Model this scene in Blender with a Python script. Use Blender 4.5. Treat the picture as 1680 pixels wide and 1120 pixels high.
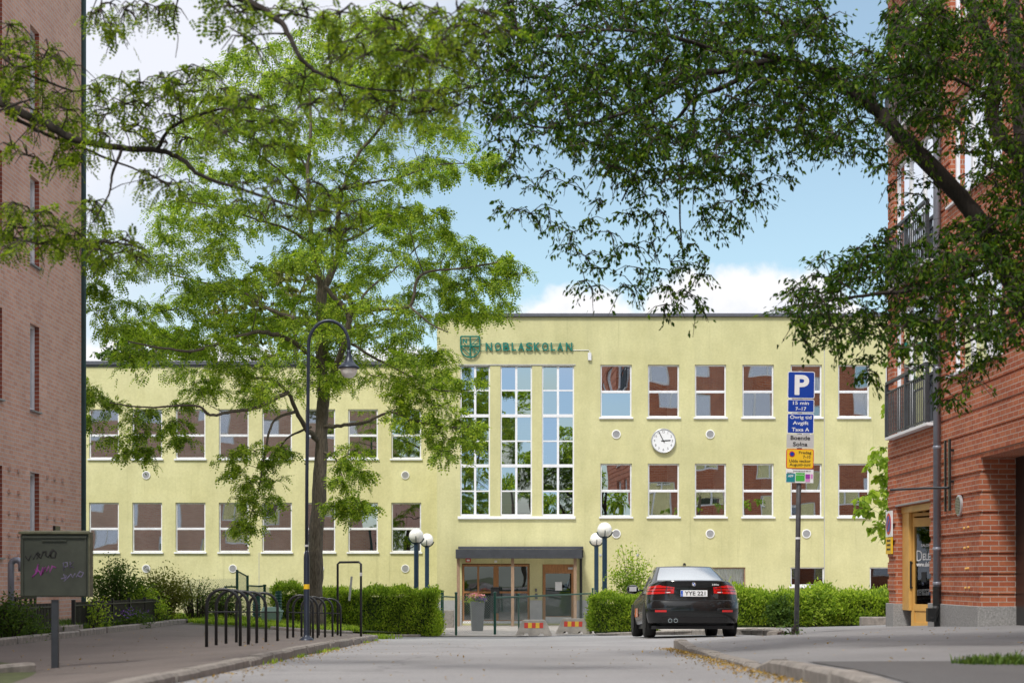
import bpy, bmesh, math, random
import numpy as np
from mathutils import Vector, Matrix

for _o in list(bpy.data.objects):
    bpy.data.objects.remove(_o, do_unlink=True)
SC = bpy.context.scene
C = SC.collection
R = math.radians

# ------------------------------------------------------------------ camera
# eye level is z = 0; the street runs along +Y; one metre at depth d is F/d photo pixels
F = 2700.0
cam_d = bpy.data.cameras.new('camera')
cam_d.sensor_width = 36.0
cam_d.lens = F / 1680.0 * 36.0
cam_d.shift_y = (945 - 560) / 1680.0
cam_d.clip_start = 0.1
cam_d.clip_end = 3000
cam_d.dof.use_dof = True
cam_d.dof.focus_distance = 38.0
cam_d.dof.aperture_fstop = 3.2
cam = bpy.data.objects.new('camera', cam_d)
cam.location = (0, 0, 0)
cam.rotation_euler = (R(90), 0, 0)
C.objects.link(cam)
SC.camera = cam

# ------------------------------------------------------------------ world
SUN_EL, SUN_AZ = R(54), R(204)      # veiled sun behind the camera
W = bpy.data.worlds.new('World')
SC.world = W
W.use_nodes = True
nt = W.node_tree
nt.nodes.clear()
def wn(t, **kw):
    n = nt.nodes.new(t)
    for k, v in kw.items():
        setattr(n, k, v)
    return n
def wm(op, a, b=None, c=None, clamp=False):
    n = wn('ShaderNodeMath', operation=op, use_clamp=clamp)
    for i, v in enumerate((a, b, c)):
        if v is None: continue
        if isinstance(v, (int, float)): n.inputs[i].default_value = v
        else: nt.links.new(v, n.inputs[i])
    return n.outputs[0]
def smooth(v, lo, hi):
    n = wn('ShaderNodeMapRange', interpolation_type='SMOOTHSTEP')
    nt.links.new(v, n.inputs[0])
    n.inputs[1].default_value = lo; n.inputs[2].default_value = hi
    n.inputs[3].default_value = 0; n.inputs[4].default_value = 1
    return n.outputs[0]
sky = wn('ShaderNodeTexSky', sky_type='NISHITA')
sky.sun_disc = False
sky.sun_elevation = SUN_EL
sky.sun_rotation = SUN_AZ
sky.air_density = 1.0; sky.dust_density = 1.2; sky.ozone_density = 1.5
tc = wn('ShaderNodeTexCoord')
sep = wn('ShaderNodeSeparateXYZ'); nt.links.new(tc.outputs['Generated'], sep.inputs[0])
dx, dy, dz = sep.outputs
ay = wm('MAXIMUM', dy, 0.05)
u = wm('DIVIDE', dx, ay); v = wm('DIVIDE', dz, ay)
def noise(scale, detail=6, rough=0.55, off=(0, 0, 0), sz=1.0):
    mp = wn('ShaderNodeMapping'); nt.links.new(tc.outputs['Generated'], mp.inputs[0])
    mp.inputs['Location'].default_value = off
    mp.inputs['Scale'].default_value = (1, 1, sz)
    n = wn('ShaderNodeTexNoise'); nt.links.new(mp.outputs[0], n.inputs[0])
    n.inputs['Scale'].default_value = scale; n.inputs['Detail'].default_value = detail
    n.inputs['Roughness'].default_value = rough
    return n.outputs[0]
front = smooth(dy, 0.3, 0.6)
# low cumulus bank above the school roof: height of its top as a function of u
nb = noise(9, 5, 0.55, (3, 1, 2))
nb2 = noise(45, 6, 0.6, (1, 5, 2))
bump = wm('SUBTRACT', 1.0, wm('MULTIPLY', wm('POWER', wm('DIVIDE', wm('SUBTRACT', u, 0.140), 0.085), 2.0), 1.0), clamp=True)
bump2 = wm('SUBTRACT', 1.0, wm('POWER', wm('DIVIDE', wm('SUBTRACT', u, 0.045), 0.075), 2.0), clamp=True)
top = wm('ADD', 0.140, wm('MAXIMUM', wm('MULTIPLY', wm('POWER', bump, 0.6), 0.058), wm('MULTIPLY', wm('POWER', bump2, 0.7), 0.038)))
top = wm('ADD', top, wm('MULTIPLY', wm('SUBTRACT', nb, 0.5), 0.075))
top = wm('ADD', top, wm('MULTIPLY', wm('SUBTRACT', nb2, 0.5), 0.022))
cum = wm('MULTIPLY', smooth(wm('SUBTRACT', top, v), -0.003, 0.009), front)
# thin pale veil on the left of the street
nv = noise(4, 5, 0.5, (7, 2, 1), 1.4)
veil = wm('ADD', wm('MULTIPLY', u, -4.2), wm('MULTIPLY', wm('SUBTRACT', nv, 0.5), 1.4))
veil = wm('ADD', veil, wm('MULTIPLY', wm('SUBTRACT', v, 0.27), 4.5))
veil = wm('MULTIPLY', wm('MULTIPLY', smooth(veil, -0.3, 0.95), 0.95), front)
# general broken cloud over the unseen rest of the sky, brightened as fill light
ng = noise(2.2, 6, 0.55, (2, 9, 4), 1.6)
back = wm('MULTIPLY', wm('MULTIPLY', smooth(ng, 0.38, 0.54), smooth(dz, 0.10, 0.30)), wm('SUBTRACT', 1.0, front))
high = wm('MULTIPLY', wm('MULTIPLY', smooth(ng, 0.36, 0.52), smooth(v, 0.5, 0.9)), smooth(dz, 0.22, 0.5))
mask = wm('MAXIMUM', wm('MAXIMUM', veil, back), high)
mask = wm('MAXIMUM', mask, 0.12)
mixA = wn('ShaderNodeMix', data_type='RGBA')
nt.links.new(mask, mixA.inputs[0])
lowb = wn('ShaderNodeMix', data_type='RGBA'); nt.links.new(wm('MULTIPLY', wm('SUBTRACT', 1.0, front), wm('SUBTRACT', 1.0, smooth(dz, 0.15, 0.4))), lowb.inputs[0])
lowb.inputs[6].default_value = (1.12, 1.20, 1.06, 1); lowb.inputs[7].default_value = (0.62, 0.78, 0.92, 1)
sk = wn('ShaderNodeVectorMath', operation='MULTIPLY'); nt.links.new(lowb.outputs[2], sk.inputs[1])
nt.links.new(sky.outputs[0], sk.inputs[0])
nt.links.new(sk.outputs[0], mixA.inputs[6])
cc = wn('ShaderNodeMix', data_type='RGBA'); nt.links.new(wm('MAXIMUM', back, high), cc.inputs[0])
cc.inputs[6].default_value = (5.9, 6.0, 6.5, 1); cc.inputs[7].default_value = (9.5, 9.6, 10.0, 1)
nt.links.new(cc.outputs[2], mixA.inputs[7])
mixB = wn('ShaderNodeMix', data_type='RGBA')
nt.links.new(cum, mixB.inputs[0]); nt.links.new(mixA.outputs[2], mixB.inputs[6])
cshade = wn('ShaderNodeMix', data_type='RGBA')
nt.links.new(smooth(wm('ADD', wm('SUBTRACT', top, v), wm('MULTIPLY', wm('SUBTRACT', nb2, 0.5), 0.03)), 0.0, 0.05), cshade.inputs[0])
cshade.inputs[6].default_value = (6.9, 6.75, 6.8, 1); cshade.inputs[7].default_value = (5.1, 5.5, 6.3, 1)
nt.links.new(cshade.outputs[2], mixB.inputs[7])
bg = wn('ShaderNodeBackground'); bg.inputs[1].default_value = 0.115
nt.links.new(mixB.outputs[2], bg.inputs[0])
wo = wn('ShaderNodeOutputWorld'); nt.links.new(bg.outputs[0], wo.inputs[0])

# ------------------------------------------------------------------ sun (veiled by cloud)
sd = bpy.data.lights.new('sun', 'SUN')
sd.energy = 2.3; sd.angle = R(9); sd.color = (1.0, 0.95, 0.88)
so = bpy.data.objects.new('sun', sd)
_sdir = Vector((math.sin(SUN_AZ) * math.cos(SUN_EL), math.cos(SUN_AZ) * math.cos(SUN_EL), math.sin(SUN_EL)))
so.rotation_euler = _sdir.to_track_quat('Z', 'Y').to_euler()
so.location = (0, -20, 40)
C.objects.link(so)

SC.view_settings.view_transform = 'Standard'
SC.view_settings.look = 'None'
SC.view_settings.gamma = 1
SC.view_settings.exposure = 0.45

# ------------------------------------------------------------------ helpers
def srgb(r, g, b):
    def f(c):
        c /= 255.0
        return c / 12.92 if c <= 0.04045 else ((c + 0.055) / 1.055) ** 2.4
    return (f(r), f(g), f(b), 1)

def P(x, y, d):
    "point seen at photo pixel (x, y) at depth d"
    return Vector(((x - 840) * d / F, d, (945 - y) * d / F))

class Mat:
    def __init__(s, name):
        s.m = bpy.data.materials.new(name); s.m.use_nodes = True
        s.t = s.m.node_tree; s.b = s.t.nodes['Principled BSDF']; s.out = s.t.nodes['Material Output']
        s.co = s.t.nodes.new('ShaderNodeTexCoord')
    def n(s, t, **kw):
        n = s.t.nodes.new(t)
        for k, v in kw.items(): setattr(n, k, v)
        return n
    def l(s, a, b): s.t.links.new(a, b)
    def noise(s, scale, detail=4, rough=0.55, co='Object', stretch=(1, 1, 1)):
        mp = s.n('ShaderNodeMapping'); s.l(s.co.outputs[co], mp.inputs[0]); mp.inputs['Scale'].default_value = stretch
        n = s.n('ShaderNodeTexNoise'); s.l(mp.outputs[0], n.inputs[0])
        n.inputs['Scale'].default_value = scale; n.inputs['Detail'].default_value = detail; n.inputs['Roughness'].default_value = rough
        return n.outputs[0]
    def ramp(s, fac, stops):
        r = s.n('ShaderNodeValToRGB'); s.l(fac, r.inputs[0])
        e = r.color_ramp.elements
        while len(e) < len(stops): e.new(0.5)
        for i, (p, c) in enumerate(stops):
            e[i].position = p; e[i].color = c if len(c) == 4 else (*c, 1)
        return r.outputs[0]
    def mix(s, fac, a, b, blend='MIX'):
        n = s.n('ShaderNodeMix', data_type='RGBA', blend_type=blend)
        for i, v in ((0, fac), (6, a), (7, b)):
            if isinstance(v, (int, float)): n.inputs[i].default_value = v
            elif isinstance(v, tuple): n.inputs[i].default_value = v
            else: s.l(v, n.inputs[i])
        return n.outputs[2]
    def bump(s, h, strength=0.3, dist=0.01):
        b = s.n('ShaderNodeBump'); s.l(h, b.inputs['Height'])
        b.inputs['Strength'].default_value = strength; b.inputs['Distance'].default_value = dist
        s.l(b.outputs[0], s.b.inputs['Normal']); return b

def pm(name, col, rough=0.6, metal=0.0, var=0.12, scale=6.0, bump=0.0, bscale=80, spec=0.5, stretch=(1, 1, 1), coat=0):
    k = Mat(name)
    c = (*col[:3], 1)
    if var > 0:
        lo = tuple(x * (1 - var) for x in c[:3]); hi = tuple(min(1, x * (1 + var)) for x in c[:3])
        k.l(k.ramp(k.noise(scale, 6, 0.6, stretch=stretch), [(0.3, lo), (0.7, hi)]), k.b.inputs['Base Color'])
    else:
        k.b.inputs['Base Color'].default_value = c
    k.b.inputs['Roughness'].default_value = rough; k.b.inputs['Metallic'].default_value = metal
    k.b.inputs['Specular IOR Level'].default_value = spec
    if coat: k.b.inputs['Coat Weight'].default_value = coat; k.b.inputs['Coat Roughness'].default_value = 0.04
    if bump: k.bump(k.noise(bscale, 4), bump, 0.004)
    return k.m

def meta(o, label=None, cat=None, group=None, kind=None):
    if label: o['label'] = label
    if cat: o['category'] = cat
    if group: o['group'] = group
    if kind: o['kind'] = kind
    return o

def thing(name, label, cat, loc=(0, 0, 0), rotz=0.0, group=None, rot=None):
    o = bpy.data.objects.new(name, None); C.objects.link(o)
    o.location = loc; o.rotation_euler = rot if rot else (0, 0, rotz)
    o.empty_display_size = 0.3
    return meta(o, label, cat, group)

def root_loc(o):
    while o.parent: o = o.parent
    return o.location.copy()

class MB:
    def __init__(s): s.v = []; s.f = []
    def add(s, vs, fs):
        n = len(s.v); s.v += [tuple(p) for p in vs]; s.f += [tuple(i + n for i in f) for f in fs]; return s
    def bx(s, x0, x1, y0, y1, z0, z1, M=None):
        vs = [Vector(p) for p in ((x0, y0, z0), (x1, y0, z0), (x1, y1, z0), (x0, y1, z0), (x0, y0, z1), (x1, y0, z1), (x1, y1, z1), (x0, y1, z1))]
        if M: vs = [M @ p for p in vs]
        return s.add(vs, [(0, 3, 2, 1), (4, 5, 6, 7), (0, 1, 5, 4), (1, 2, 6, 5), (2, 3, 7, 6), (3, 0, 4, 7)])
    def tube(s, pts, r, n=8, cap=True):
        pts = [Vector(p) for p in pts]
        rs = r if isinstance(r, (list, tuple)) else [r] * len(pts)
        base = len(s.v); prev = None
        for i, p in enumerate(pts):
            t = (pts[min(i + 1, len(pts) - 1)] - pts[max(i - 1, 0)])
            if t.length < 1e-9: t = Vector((0, 0, 1))
            t.normalize()
            if prev is None:
                a = t.orthogonal().normalized()
            else:
                a = prev - t * prev.dot(t)
                a = a.normalized() if a.length > 1e-6 else t.orthogonal().normalized()
            prev = a; b = t.cross(a)
            for k in range(n):
                th = 2 * math.pi * k / n
                s.v.append(tuple(p + (a * math.cos(th) + b * math.sin(th)) * rs[i]))
        for i in range(len(pts) - 1):
            for k in range(n):
                k2 = (k + 1) % n
                s.f.append((base + i * n + k, base + i * n + k2, base + (i + 1) * n + k2, base + (i + 1) * n + k))
        if cap:
            s.f.append(tuple(base + k for k in reversed(range(n))))
            s.f.append(tuple(base + (len(pts) - 1) * n + k for k in range(n)))
        return s
    def lathe(s, prof, n=24, c=(0, 0, 0), M=None):
        base = len(s.v); c = Vector(c)
        for (r, z) in prof:
            for k in range(n):
                th = 2 * math.pi * k / n
                p = Vector((r * math.cos(th), r * math.sin(th), z))
                if M: p = M @ p
                s.v.append(tuple(p + c))
        for i in range(len(prof) - 1):
            for k in range(n):
                k2 = (k + 1) % n
                s.f.append((base + i * n + k, base + i * n + k2, base + (i + 1) * n + k2, base + (i + 1) * n + k))
        s.f.append(tuple(base + k for k in reversed(range(n))))
        s.f.append(tuple(base + (len(prof) - 1) * n + k for k in range(n)))
        return s
    def grid(s, rows):
        base = len(s.v); m = len(rows[0])
        for r in rows: s.v += [tuple(p) for p in r]
        for i in range(len(rows) - 1):
            for j in range(m - 1):
                a = base + i * m + j
                s.f.append((a, a + 1, a + m + 1, a + m))
        return s
    def prism(s, poly, y0, y1, M=None):
        "poly in (x,z), extruded along y"
        n = len(poly)
        vs = [Vector((x, y0, z)) for x, z in poly] + [Vector((x, y1, z)) for x, z in poly]
        if M: vs = [M @ p for p in vs]
        fs = [tuple(range(n)), tuple(reversed(range(n, 2 * n)))] + [(i, i + n, (i + 1) % n + n, (i + 1) % n) for i in range(n)]
        return s.add(vs, fs)
    def build(s, name, mat, parent=None, world=False, smooth=False, bevel=0, seg=2):
        me = bpy.data.meshes.new(name)
        vs = s.v
        me.from_pydata([tuple(p) for p in vs], [], s.f)
        uv = me.uv_layers.new(name='UVMap')
        for p in me.polygons:
            nx, ny, nz = (abs(c) for c in p.normal)
            for li in p.loop_indices:
                x, y, z = vs[me.loops[li].vertex_index]
                uv.data[li].uv = (y, z) if (nx >= ny and nx >= nz) else ((x, z) if ny >= nz else (x, y))
        if world and parent is not None:
            o0 = root_loc(parent)
            me.transform(Matrix.Translation(-o0))
        if smooth:
            for p in me.polygons: p.use_smooth = True
        me.update()
        if mat: me.materials.append(mat)
        o = bpy.data.objects.new(name, me); C.objects.link(o)
        if parent is not None: o.parent = parent
        if bevel:
            b = o.modifiers.new('bevel', 'BEVEL'); b.width = bevel; b.segments = seg; b.limit_method = 'ANGLE'; b.angle_limit = R(40)
            if smooth: b.harden_normals = False
        return o

def np_mesh(name, V, Fq, mat, parent=None, world=False, smooth=False):
    me = bpy.data.meshes.new(name)
    V = np.asarray(V, dtype=np.float32); Fq = np.asarray(Fq, dtype=np.int32)
    if world and parent is not None:
        V = V - np.array(root_loc(parent), dtype=np.float32)
    k = Fq.shape[1]
    me.vertices.add(len(V)); me.vertices.foreach_set('co', V.ravel())
    me.loops.add(Fq.size); me.loops.foreach_set('vertex_index', Fq.ravel())
    me.polygons.add(len(Fq)); me.polygons.foreach_set('loop_start', np.arange(0, Fq.size, k, dtype=np.int32))
    me.update(calc_edges=True)
    me.materials.append(mat)
    o = bpy.data.objects.new(name, me); C.objects.link(o)
    if parent is not None: o.parent = parent
    return o

def copy_tree(o, parent=None):
    c = o.copy(); C.objects.link(c); c.parent = parent
    for ch in [x for x in bpy.data.objects if x.parent == o]:
        copy_tree(ch, c)
    return c

def text_mb(string, width, height, depth=0.004, bold=0.0, center=(0, 0, 0), mb=None, sx=None):
    "lettering in the XZ plane facing -Y, fitted to width x height (height = cap height box)"
    cu = bpy.data.curves.new('lettering', 'FONT'); cu.body = string; cu.size = 1.0
    cu.extrude = 0.5; cu.offset = bold; cu.resolution_u = 4
    cu.align_x = 'CENTER'; cu.space_line = 0.95
    o = bpy.data.objects.new('lettering', cu); C.objects.link(o)
    bpy.context.view_layer.update()
    dg = bpy.context.evaluated_depsgraph_get()
    me = bpy.data.meshes.new_from_object(o.evaluated_get(dg))
    vs = [v.co.copy() for v in me.vertices]; fs = [tuple(p.vertices) for p in me.polygons]
    bpy.data.objects.remove(o, do_unlink=True); bpy.data.curves.remove(cu); bpy.data.meshes.remove(me)
    mb = mb or MB()
    if not vs: return mb
    x0 = min(v.x for v in vs); x1 = max(v.x for v in vs); y0 = min(v.y for v in vs); y1 = max(v.y for v in vs)
    kz = height / (y1 - y0); kx = (width / (x1 - x0)) if width else kz * (sx or 1)
    cx, cy = (x0 + x1) / 2, (y0 + y1) / 2
    out = [((v.x - cx) * kx + center[0], -(v.z + 0.5) * depth + center[1], (v.y - cy) * kz + center[2]) for v in vs]
    mb.add(out, fs)
    return mb

def wall_grid(mb, fn, u0, u1, z0, z1, holes, depth):
    "fn(u, z, depth_inwards) -> point.  front face with rectangular openings and their reveals"
    us = sorted({u0, u1, *[h[0] for h in holes], *[h[1] for h in holes]})
    zs = sorted({z0, z1, *[h[2] for h in holes], *[h[3] for h in holes]})
    us = [q for q in us if u0 <= q <= u1]; zs = [q for q in zs if z0 <= q <= z1]
    for i in range(len(us) - 1):
        for j in range(len(zs) - 1):
            um, zm = (us[i] + us[i + 1]) / 2, (zs[j] + zs[j + 1]) / 2
            if any(h[0] < um < h[1] and h[2] < zm < h[3] for h in holes): continue
            mb.add([fn(us[i], zs[j], 0), fn(us[i + 1], zs[j], 0), fn(us[i + 1], zs[j + 1], 0), fn(us[i], zs[j + 1], 0)], [(0, 1, 2, 3)])
    for h in holes:
        a, b, c, d = h[:4]; dd = h[4] if len(h) > 4 else depth
        q = [(a, c), (b, c), (b, d), (a, d)]
        for k in range(4):
            p, r = q[k], q[(k + 1) % 4]
            mb.add([fn(*p, 0), fn(*r, 0), fn(*r, dd), fn(*p, dd)], [(0, 1, 2, 3)])
    return mb
# ------------------------------------------------------------------ materials
def plaster(name, a, b, stain):
    k = Mat(name)
    c1 = k.ramp(k.noise(0.35, 8, 0.62), [(0.32, a), (0.68, b)])
    streak = k.ramp(k.noise(1.0, 7, 0.6, stretch=(1.3, 1.3, 0.28)), [(0.42, (0, 0, 0, 1)), (0.72, (1, 1, 1, 1))])
    c2 = k.mix(0.42, c1, k.mix(streak, c1, stain))
    f = k.ramp(k.noise(14, 6, 0.7), [(0.3, (0.86, 0.86, 0.86, 1)), (0.7, (1, 1, 1, 1))])
    c3 = k.mix(1.0, c2, f, 'MULTIPLY')
    blot = k.ramp(k.noise(1.3, 9, 0.72), [(0.34, (0.92, 0.925, 0.905, 1)), (0.55, (1.0, 1.0, 1.0, 1)), (0.75, (1.05, 1.05, 1.06, 1))])
    c3 = k.mix(1.0, c3, blot, 'MULTIPLY')
    drip = k.ramp(k.noise(1.0, 5, 0.6, stretch=(7, 7, 0.22)), [(0.60, (1, 1, 1, 1)), (0.78, (0.80, 0.80, 0.78, 1))])
    c3 = k.mix(1.0, c3, drip, 'MULTIPLY')
    k.l(c3, k.b.inputs['Base Color']); k.b.inputs['Roughness'].default_value = 0.92
    k.b.inputs['Specular IOR Level'].default_value = 0.2
    k.bump(k.noise(60, 5, 0.7), 0.35, 0.006)
    return k.m
M = {}
M['yellow'] = plaster('yellow_plaster', (0.58, 0.55, 0.285, 1), (0.70, 0.67, 0.375, 1), (0.43, 0.42, 0.23, 1))
M['yellow_wing'] = plaster('yellow_plaster_wing', (0.67, 0.635, 0.335, 1), (0.75, 0.72, 0.415, 1), (0.52, 0.485, 0.25, 1))

def brick(name, c1, c2, mortar, w=0.25, h=0.0775, ms=0.010, bias=0.0, dark=0.7, bump=0.6):
    k = Mat(name)
    t = k.n('ShaderNodeTexBrick'); k.l(k.co.outputs['UV'], t.inputs['Vector'])
    t.offset = 0.5; t.inputs['Scale'].default_value = 1.0
    t.inputs['Brick Width'].default_value = w; t.inputs['Row Height'].default_value = h
    t.inputs['Mortar Size'].default_value = ms; t.inputs['Mortar Smooth'].default_value = 0.15
    t.inputs['Bias'].default_value = bias
    t.inputs['Color1'].default_value = c1; t.inputs['Color2'].default_value = c2; t.inputs['Mortar'].default_value = mortar
    n = k.ramp(k.noise(0.9, 7, 0.65), [(0.3, (dark, dark, dark, 1)), (0.7, (1.08, 1.08, 1.08, 1))])
    n2 = k.ramp(k.noise(25, 5, 0.7), [(0.25, (0.8, 0.8, 0.8, 1)), (0.75, (1.1, 1.1, 1.1, 1))])
    c = k.mix(1.0, k.mix(1.0, t.outputs['Color'], n, 'MULTIPLY'), n2, 'MULTIPLY')
    k.l(c, k.b.inputs['Base Color']); k.b.inputs['Roughness'].default_value = 0.88; k.b.inputs['Specular IOR Level'].default_value = 0.25
    inv = k.n('ShaderNodeMath', operation='SUBTRACT'); inv.inputs[0].default_value = 1.0; k.l(t.outputs['Fac'], inv.inputs[1])
    ad = k.n('ShaderNodeMath', operation='ADD'); k.l(inv.outputs[0], ad.inputs[0])
    sc = k.n('ShaderNodeMath', operation='MULTIPLY'); k.l(k.noise(40, 4), sc.inputs[0]); sc.inputs[1].default_value = 0.4; k.l(sc.outputs[0], ad.inputs[1])
    k.bump(ad.outputs[0], bump, 0.008)
    return k.m
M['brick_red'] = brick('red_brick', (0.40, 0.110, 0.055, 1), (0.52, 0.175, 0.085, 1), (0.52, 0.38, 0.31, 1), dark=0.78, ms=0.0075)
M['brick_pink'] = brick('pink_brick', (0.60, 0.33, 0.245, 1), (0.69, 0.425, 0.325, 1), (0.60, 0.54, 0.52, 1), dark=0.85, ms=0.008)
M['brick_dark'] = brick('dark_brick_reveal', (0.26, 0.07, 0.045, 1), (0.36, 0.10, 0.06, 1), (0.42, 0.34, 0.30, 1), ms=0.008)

def asphalt(name, lo, hi, patch=0.82, speck=0.5):
    k = Mat(name)
    a = k.ramp(k.noise(70, 5, 0.8), [(0.36, lo), (0.64, hi)])
    big = k.ramp(k.noise(0.35, 7, 0.6), [(0.35, (patch, patch, patch, 1)), (0.68, (1.05, 1.05, 1.05, 1))])
    lanes = k.ramp(k.noise(0.9, 5, 0.6, stretch=(1.2, 0.12, 1)), [(0.38, (0.93, 0.93, 0.93, 1)), (0.66, (1, 1, 1, 1))])
    c = k.mix(1.0, k.mix(1.0, a, big, 'MULTIPLY'), lanes, 'MULTIPLY')
    v = k.n('ShaderNodeTexVoronoi'); k.l(k.co.outputs['Object'], v.inputs[0]); v.inputs['Scale'].default_value = 34
    sp = k.ramp(v.outputs['Distance'], [(0.06, (1, 1, 1, 1)), (0.16, (0, 0, 0, 1))])
    m = k.n('ShaderNodeMath', operation='MULTIPLY'); k.l(sp, m.inputs[0]); m.inputs[1].default_value = speck
    c = k.mix(m.outputs[0], c, tuple(min(1, x * 1.9) for x in hi[:3]) + (1,))
    # cracks / sealed joints
    vc = k.n('ShaderNodeTexVoronoi', feature='DISTANCE_TO_EDGE'); mp = k.n('ShaderNodeMapping'); k.l(k.co.outputs['Object'], mp.inputs[0])
    nz = k.n('ShaderNodeTexNoise'); nz.inputs['Scale'].default_value = 1.5; k.l(k.co.outputs['Object'], nz.inputs[0])
    mx = k.mix(0.35, k.co.outputs['Object'], nz.outputs['Color'])
    k.l(mx, vc.inputs[0]); vc.inputs['Scale'].default_value = 0.22
    ck = k.ramp(vc.outputs['Distance'], [(0.0, (0.72, 0.72, 0.72, 1)), (0.004, (1, 1, 1, 1))])
    c = k.mix(1.0, c, ck, 'MULTIPLY')
    k.l(c, k.b.inputs['Base Color']); k.b.inputs['Roughness'].default_value = 0.85; k.b.inputs['Specular IOR Level'].default_value = 0.35
    k.bump(k.noise(90, 4, 0.8), 0.5, 0.006)
    return k.m
M['road'] = asphalt('road_asphalt', (0.22, 0.216, 0.218, 1), (0.40, 0.395, 0.40, 1))
M['pave_left'] = asphalt('pavement_asphalt_left', (0.125, 0.104, 0.094, 1), (0.215, 0.186, 0.170, 1), speck=0.3)
M['pave_right'] = asphalt('pavement_asphalt_right', (0.18, 0.178, 0.18, 1), (0.32, 0.315, 0.32, 1))
M['patch'] = asphalt('asphalt_patch', (0.085, 0.083, 0.083, 1), (0.16, 0.156, 0.156, 1), speck=0.3)
M['slab'] = pm('paving_slab', (0.42, 0.38, 0.35), 0.85, var=0.2, scale=3, bump=0.3)
M['granite'] = pm('granite', (0.27, 0.265, 0.26), 0.7, var=0.35, scale=45, bump=0.3, bscale=60)
M['kerb'] = pm('kerb_granite', (0.25, 0.225, 0.20), 0.85, var=0.35, scale=9, bump=0.6, bscale=30)
M['concrete'] = pm('concrete', (0.42, 0.385, 0.34), 0.9, var=0.3, scale=4, bump=0.6, bscale=35)
M['plinth'] = pm('grey_plinth', (0.42, 0.42, 0.43), 0.85, var=0.12, scale=3, bump=0.2)
M['earth'] = pm('earth', (0.075, 0.06, 0.045), 0.95, var=0.4, scale=4, bump=0.8, bscale=20)
M['grass_base'] = pm('grass_ground', (0.07, 0.085, 0.03), 0.95, var=0.4, scale=5, bump=0.6, bscale=25)
M['white'] = pm('white_frame', (0.78, 0.79, 0.82), 0.45, var=0.06, scale=3)
M['white_old'] = pm('worn_white_frame', (0.72, 0.73, 0.76), 0.55, var=0.14, scale=5)
M['cap'] = pm('roof_capping', (0.11, 0.115, 0.135), 0.45, metal=0.3, var=0.15)
M['charcoal'] = pm('charcoal_sheet', (0.055, 0.06, 0.07), 0.5, metal=0.3, var=0.2)
M['black'] = pm('black_paint', (0.012, 0.013, 0.014), 0.35, var=0.2, scale=12)
M['black_rail'] = pm('black_rail', (0.010, 0.010, 0.011), 0.5, var=0.2)
M['rubber'] = pm('rubber', (0.012, 0.012, 0.012), 0.8, var=0.2)
M['wood'] = pm('oiled_wood', (0.36, 0.17, 0.065), 0.5, var=0.3, scale=9, stretch=(6, 6, 0.6))
M['wood_old'] = pm('weathered_wood', (0.30, 0.20, 0.13), 0.8, var=0.3, scale=9, stretch=(6, 6, 0.6))
M['ochre'] = pm('ochre_painted_wood', (0.62, 0.36, 0.10), 0.45, var=0.1, scale=4)
M['green_post'] = pm('green_post', (0.008, 0.075, 0.055), 0.4, var=0.1)
M['sign_green'] = pm('green_letters', (0.006, 0.16, 0.12), 0.4, var=0.05)
M['lamp_blue'] = pm('dark_blue_pole', (0.012, 0.035, 0.065), 0.35, var=0.1)
M['lamp_dark'] = pm('blue_grey_pole', (0.030, 0.040, 0.062), 0.35, metal=0.3, var=0.15, scale=5)
M['galv'] = pm('galvanised_steel', (0.15, 0.15, 0.16), 0.5, metal=0.6, var=0.25, scale=9)
M['zinc'] = pm('grey_drainpipe', (0.26, 0.28, 0.33), 0.42, metal=0.4, var=0.15, scale=3)
M['pipe_green'] = pm('dark_green_drainpipe', (0.012, 0.045, 0.045), 0.4, var=0.2)
M['blue_sign'] = pm('blue_sign', (0.003, 0.045, 0.34), 0.35, var=0.0)
M['white_sign'] = pm('white_sign', (0.78, 0.79, 0.80), 0.4, var=0.03)
M['grey_sign'] = pm('pale_grey_sign', (0.50, 0.50, 0.50), 0.4, var=0.04)
M['yellow_sign'] = pm('yellow_sign', (0.80, 0.50, 0.02), 0.4, var=0.03)
M['red_sign'] = pm('red_sign', (0.60, 0.03, 0.012), 0.4, var=0.03)
M['black_text'] = pm('black_lettering', (0.01, 0.01, 0.012), 0.5, var=0)
M['teal'] = pm('teal_print', (0.01, 0.22, 0.26), 0.5, var=0)
M['print_green'] = pm('green_print', (0.06, 0.42, 0.05), 0.5, var=0)
M['purple'] = pm('purple_print', (0.30, 0.03, 0.34), 0.5, var=0)
M['pink'] = pm('pink_print', (0.62, 0.25, 0.55), 0.5, var=0)
M['orange'] = pm('orange_decal', (0.75, 0.16, 0.02), 0.4, var=0)
M['vent'] = pm('vent_grey', (0.42, 0.42, 0.43), 0.6, var=0.1)
M['alu'] = pm('aluminium', (0.55, 0.56, 0.58), 0.35, metal=0.7, var=0.08)
M['chrome'] = pm('chrome', (0.75, 0.75, 0.77), 0.12, metal=1.0, var=0)
M['planter'] = pm('grey_planter', (0.16, 0.165, 0.175), 0.55, var=0.1)
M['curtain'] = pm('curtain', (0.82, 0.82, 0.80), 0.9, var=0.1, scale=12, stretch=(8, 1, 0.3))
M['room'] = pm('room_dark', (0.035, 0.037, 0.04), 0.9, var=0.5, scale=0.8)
M['roof'] = pm('roofing_felt', (0.06, 0.06, 0.065), 0.9, var=0.2)
M['utility'] = pm('green_grey_cabinet', (0.050, 0.056, 0.042), 0.55, var=0.3, scale=5, bump=0.2)
M['utility_rim'] = pm('pale_cabinet_rim', (0.13, 0.13, 0.08), 0.7, var=0.35, scale=12)  # rim in a paler olive than the cabinet body
M['graffiti_black'] = pm('graffiti_black', (0.008, 0.008, 0.008), 0.6, var=0)
M['graffiti_pink'] = pm('graffiti_pink', (0.30, 0.05, 0.28), 0.6, var=0.2, scale=30)
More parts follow.
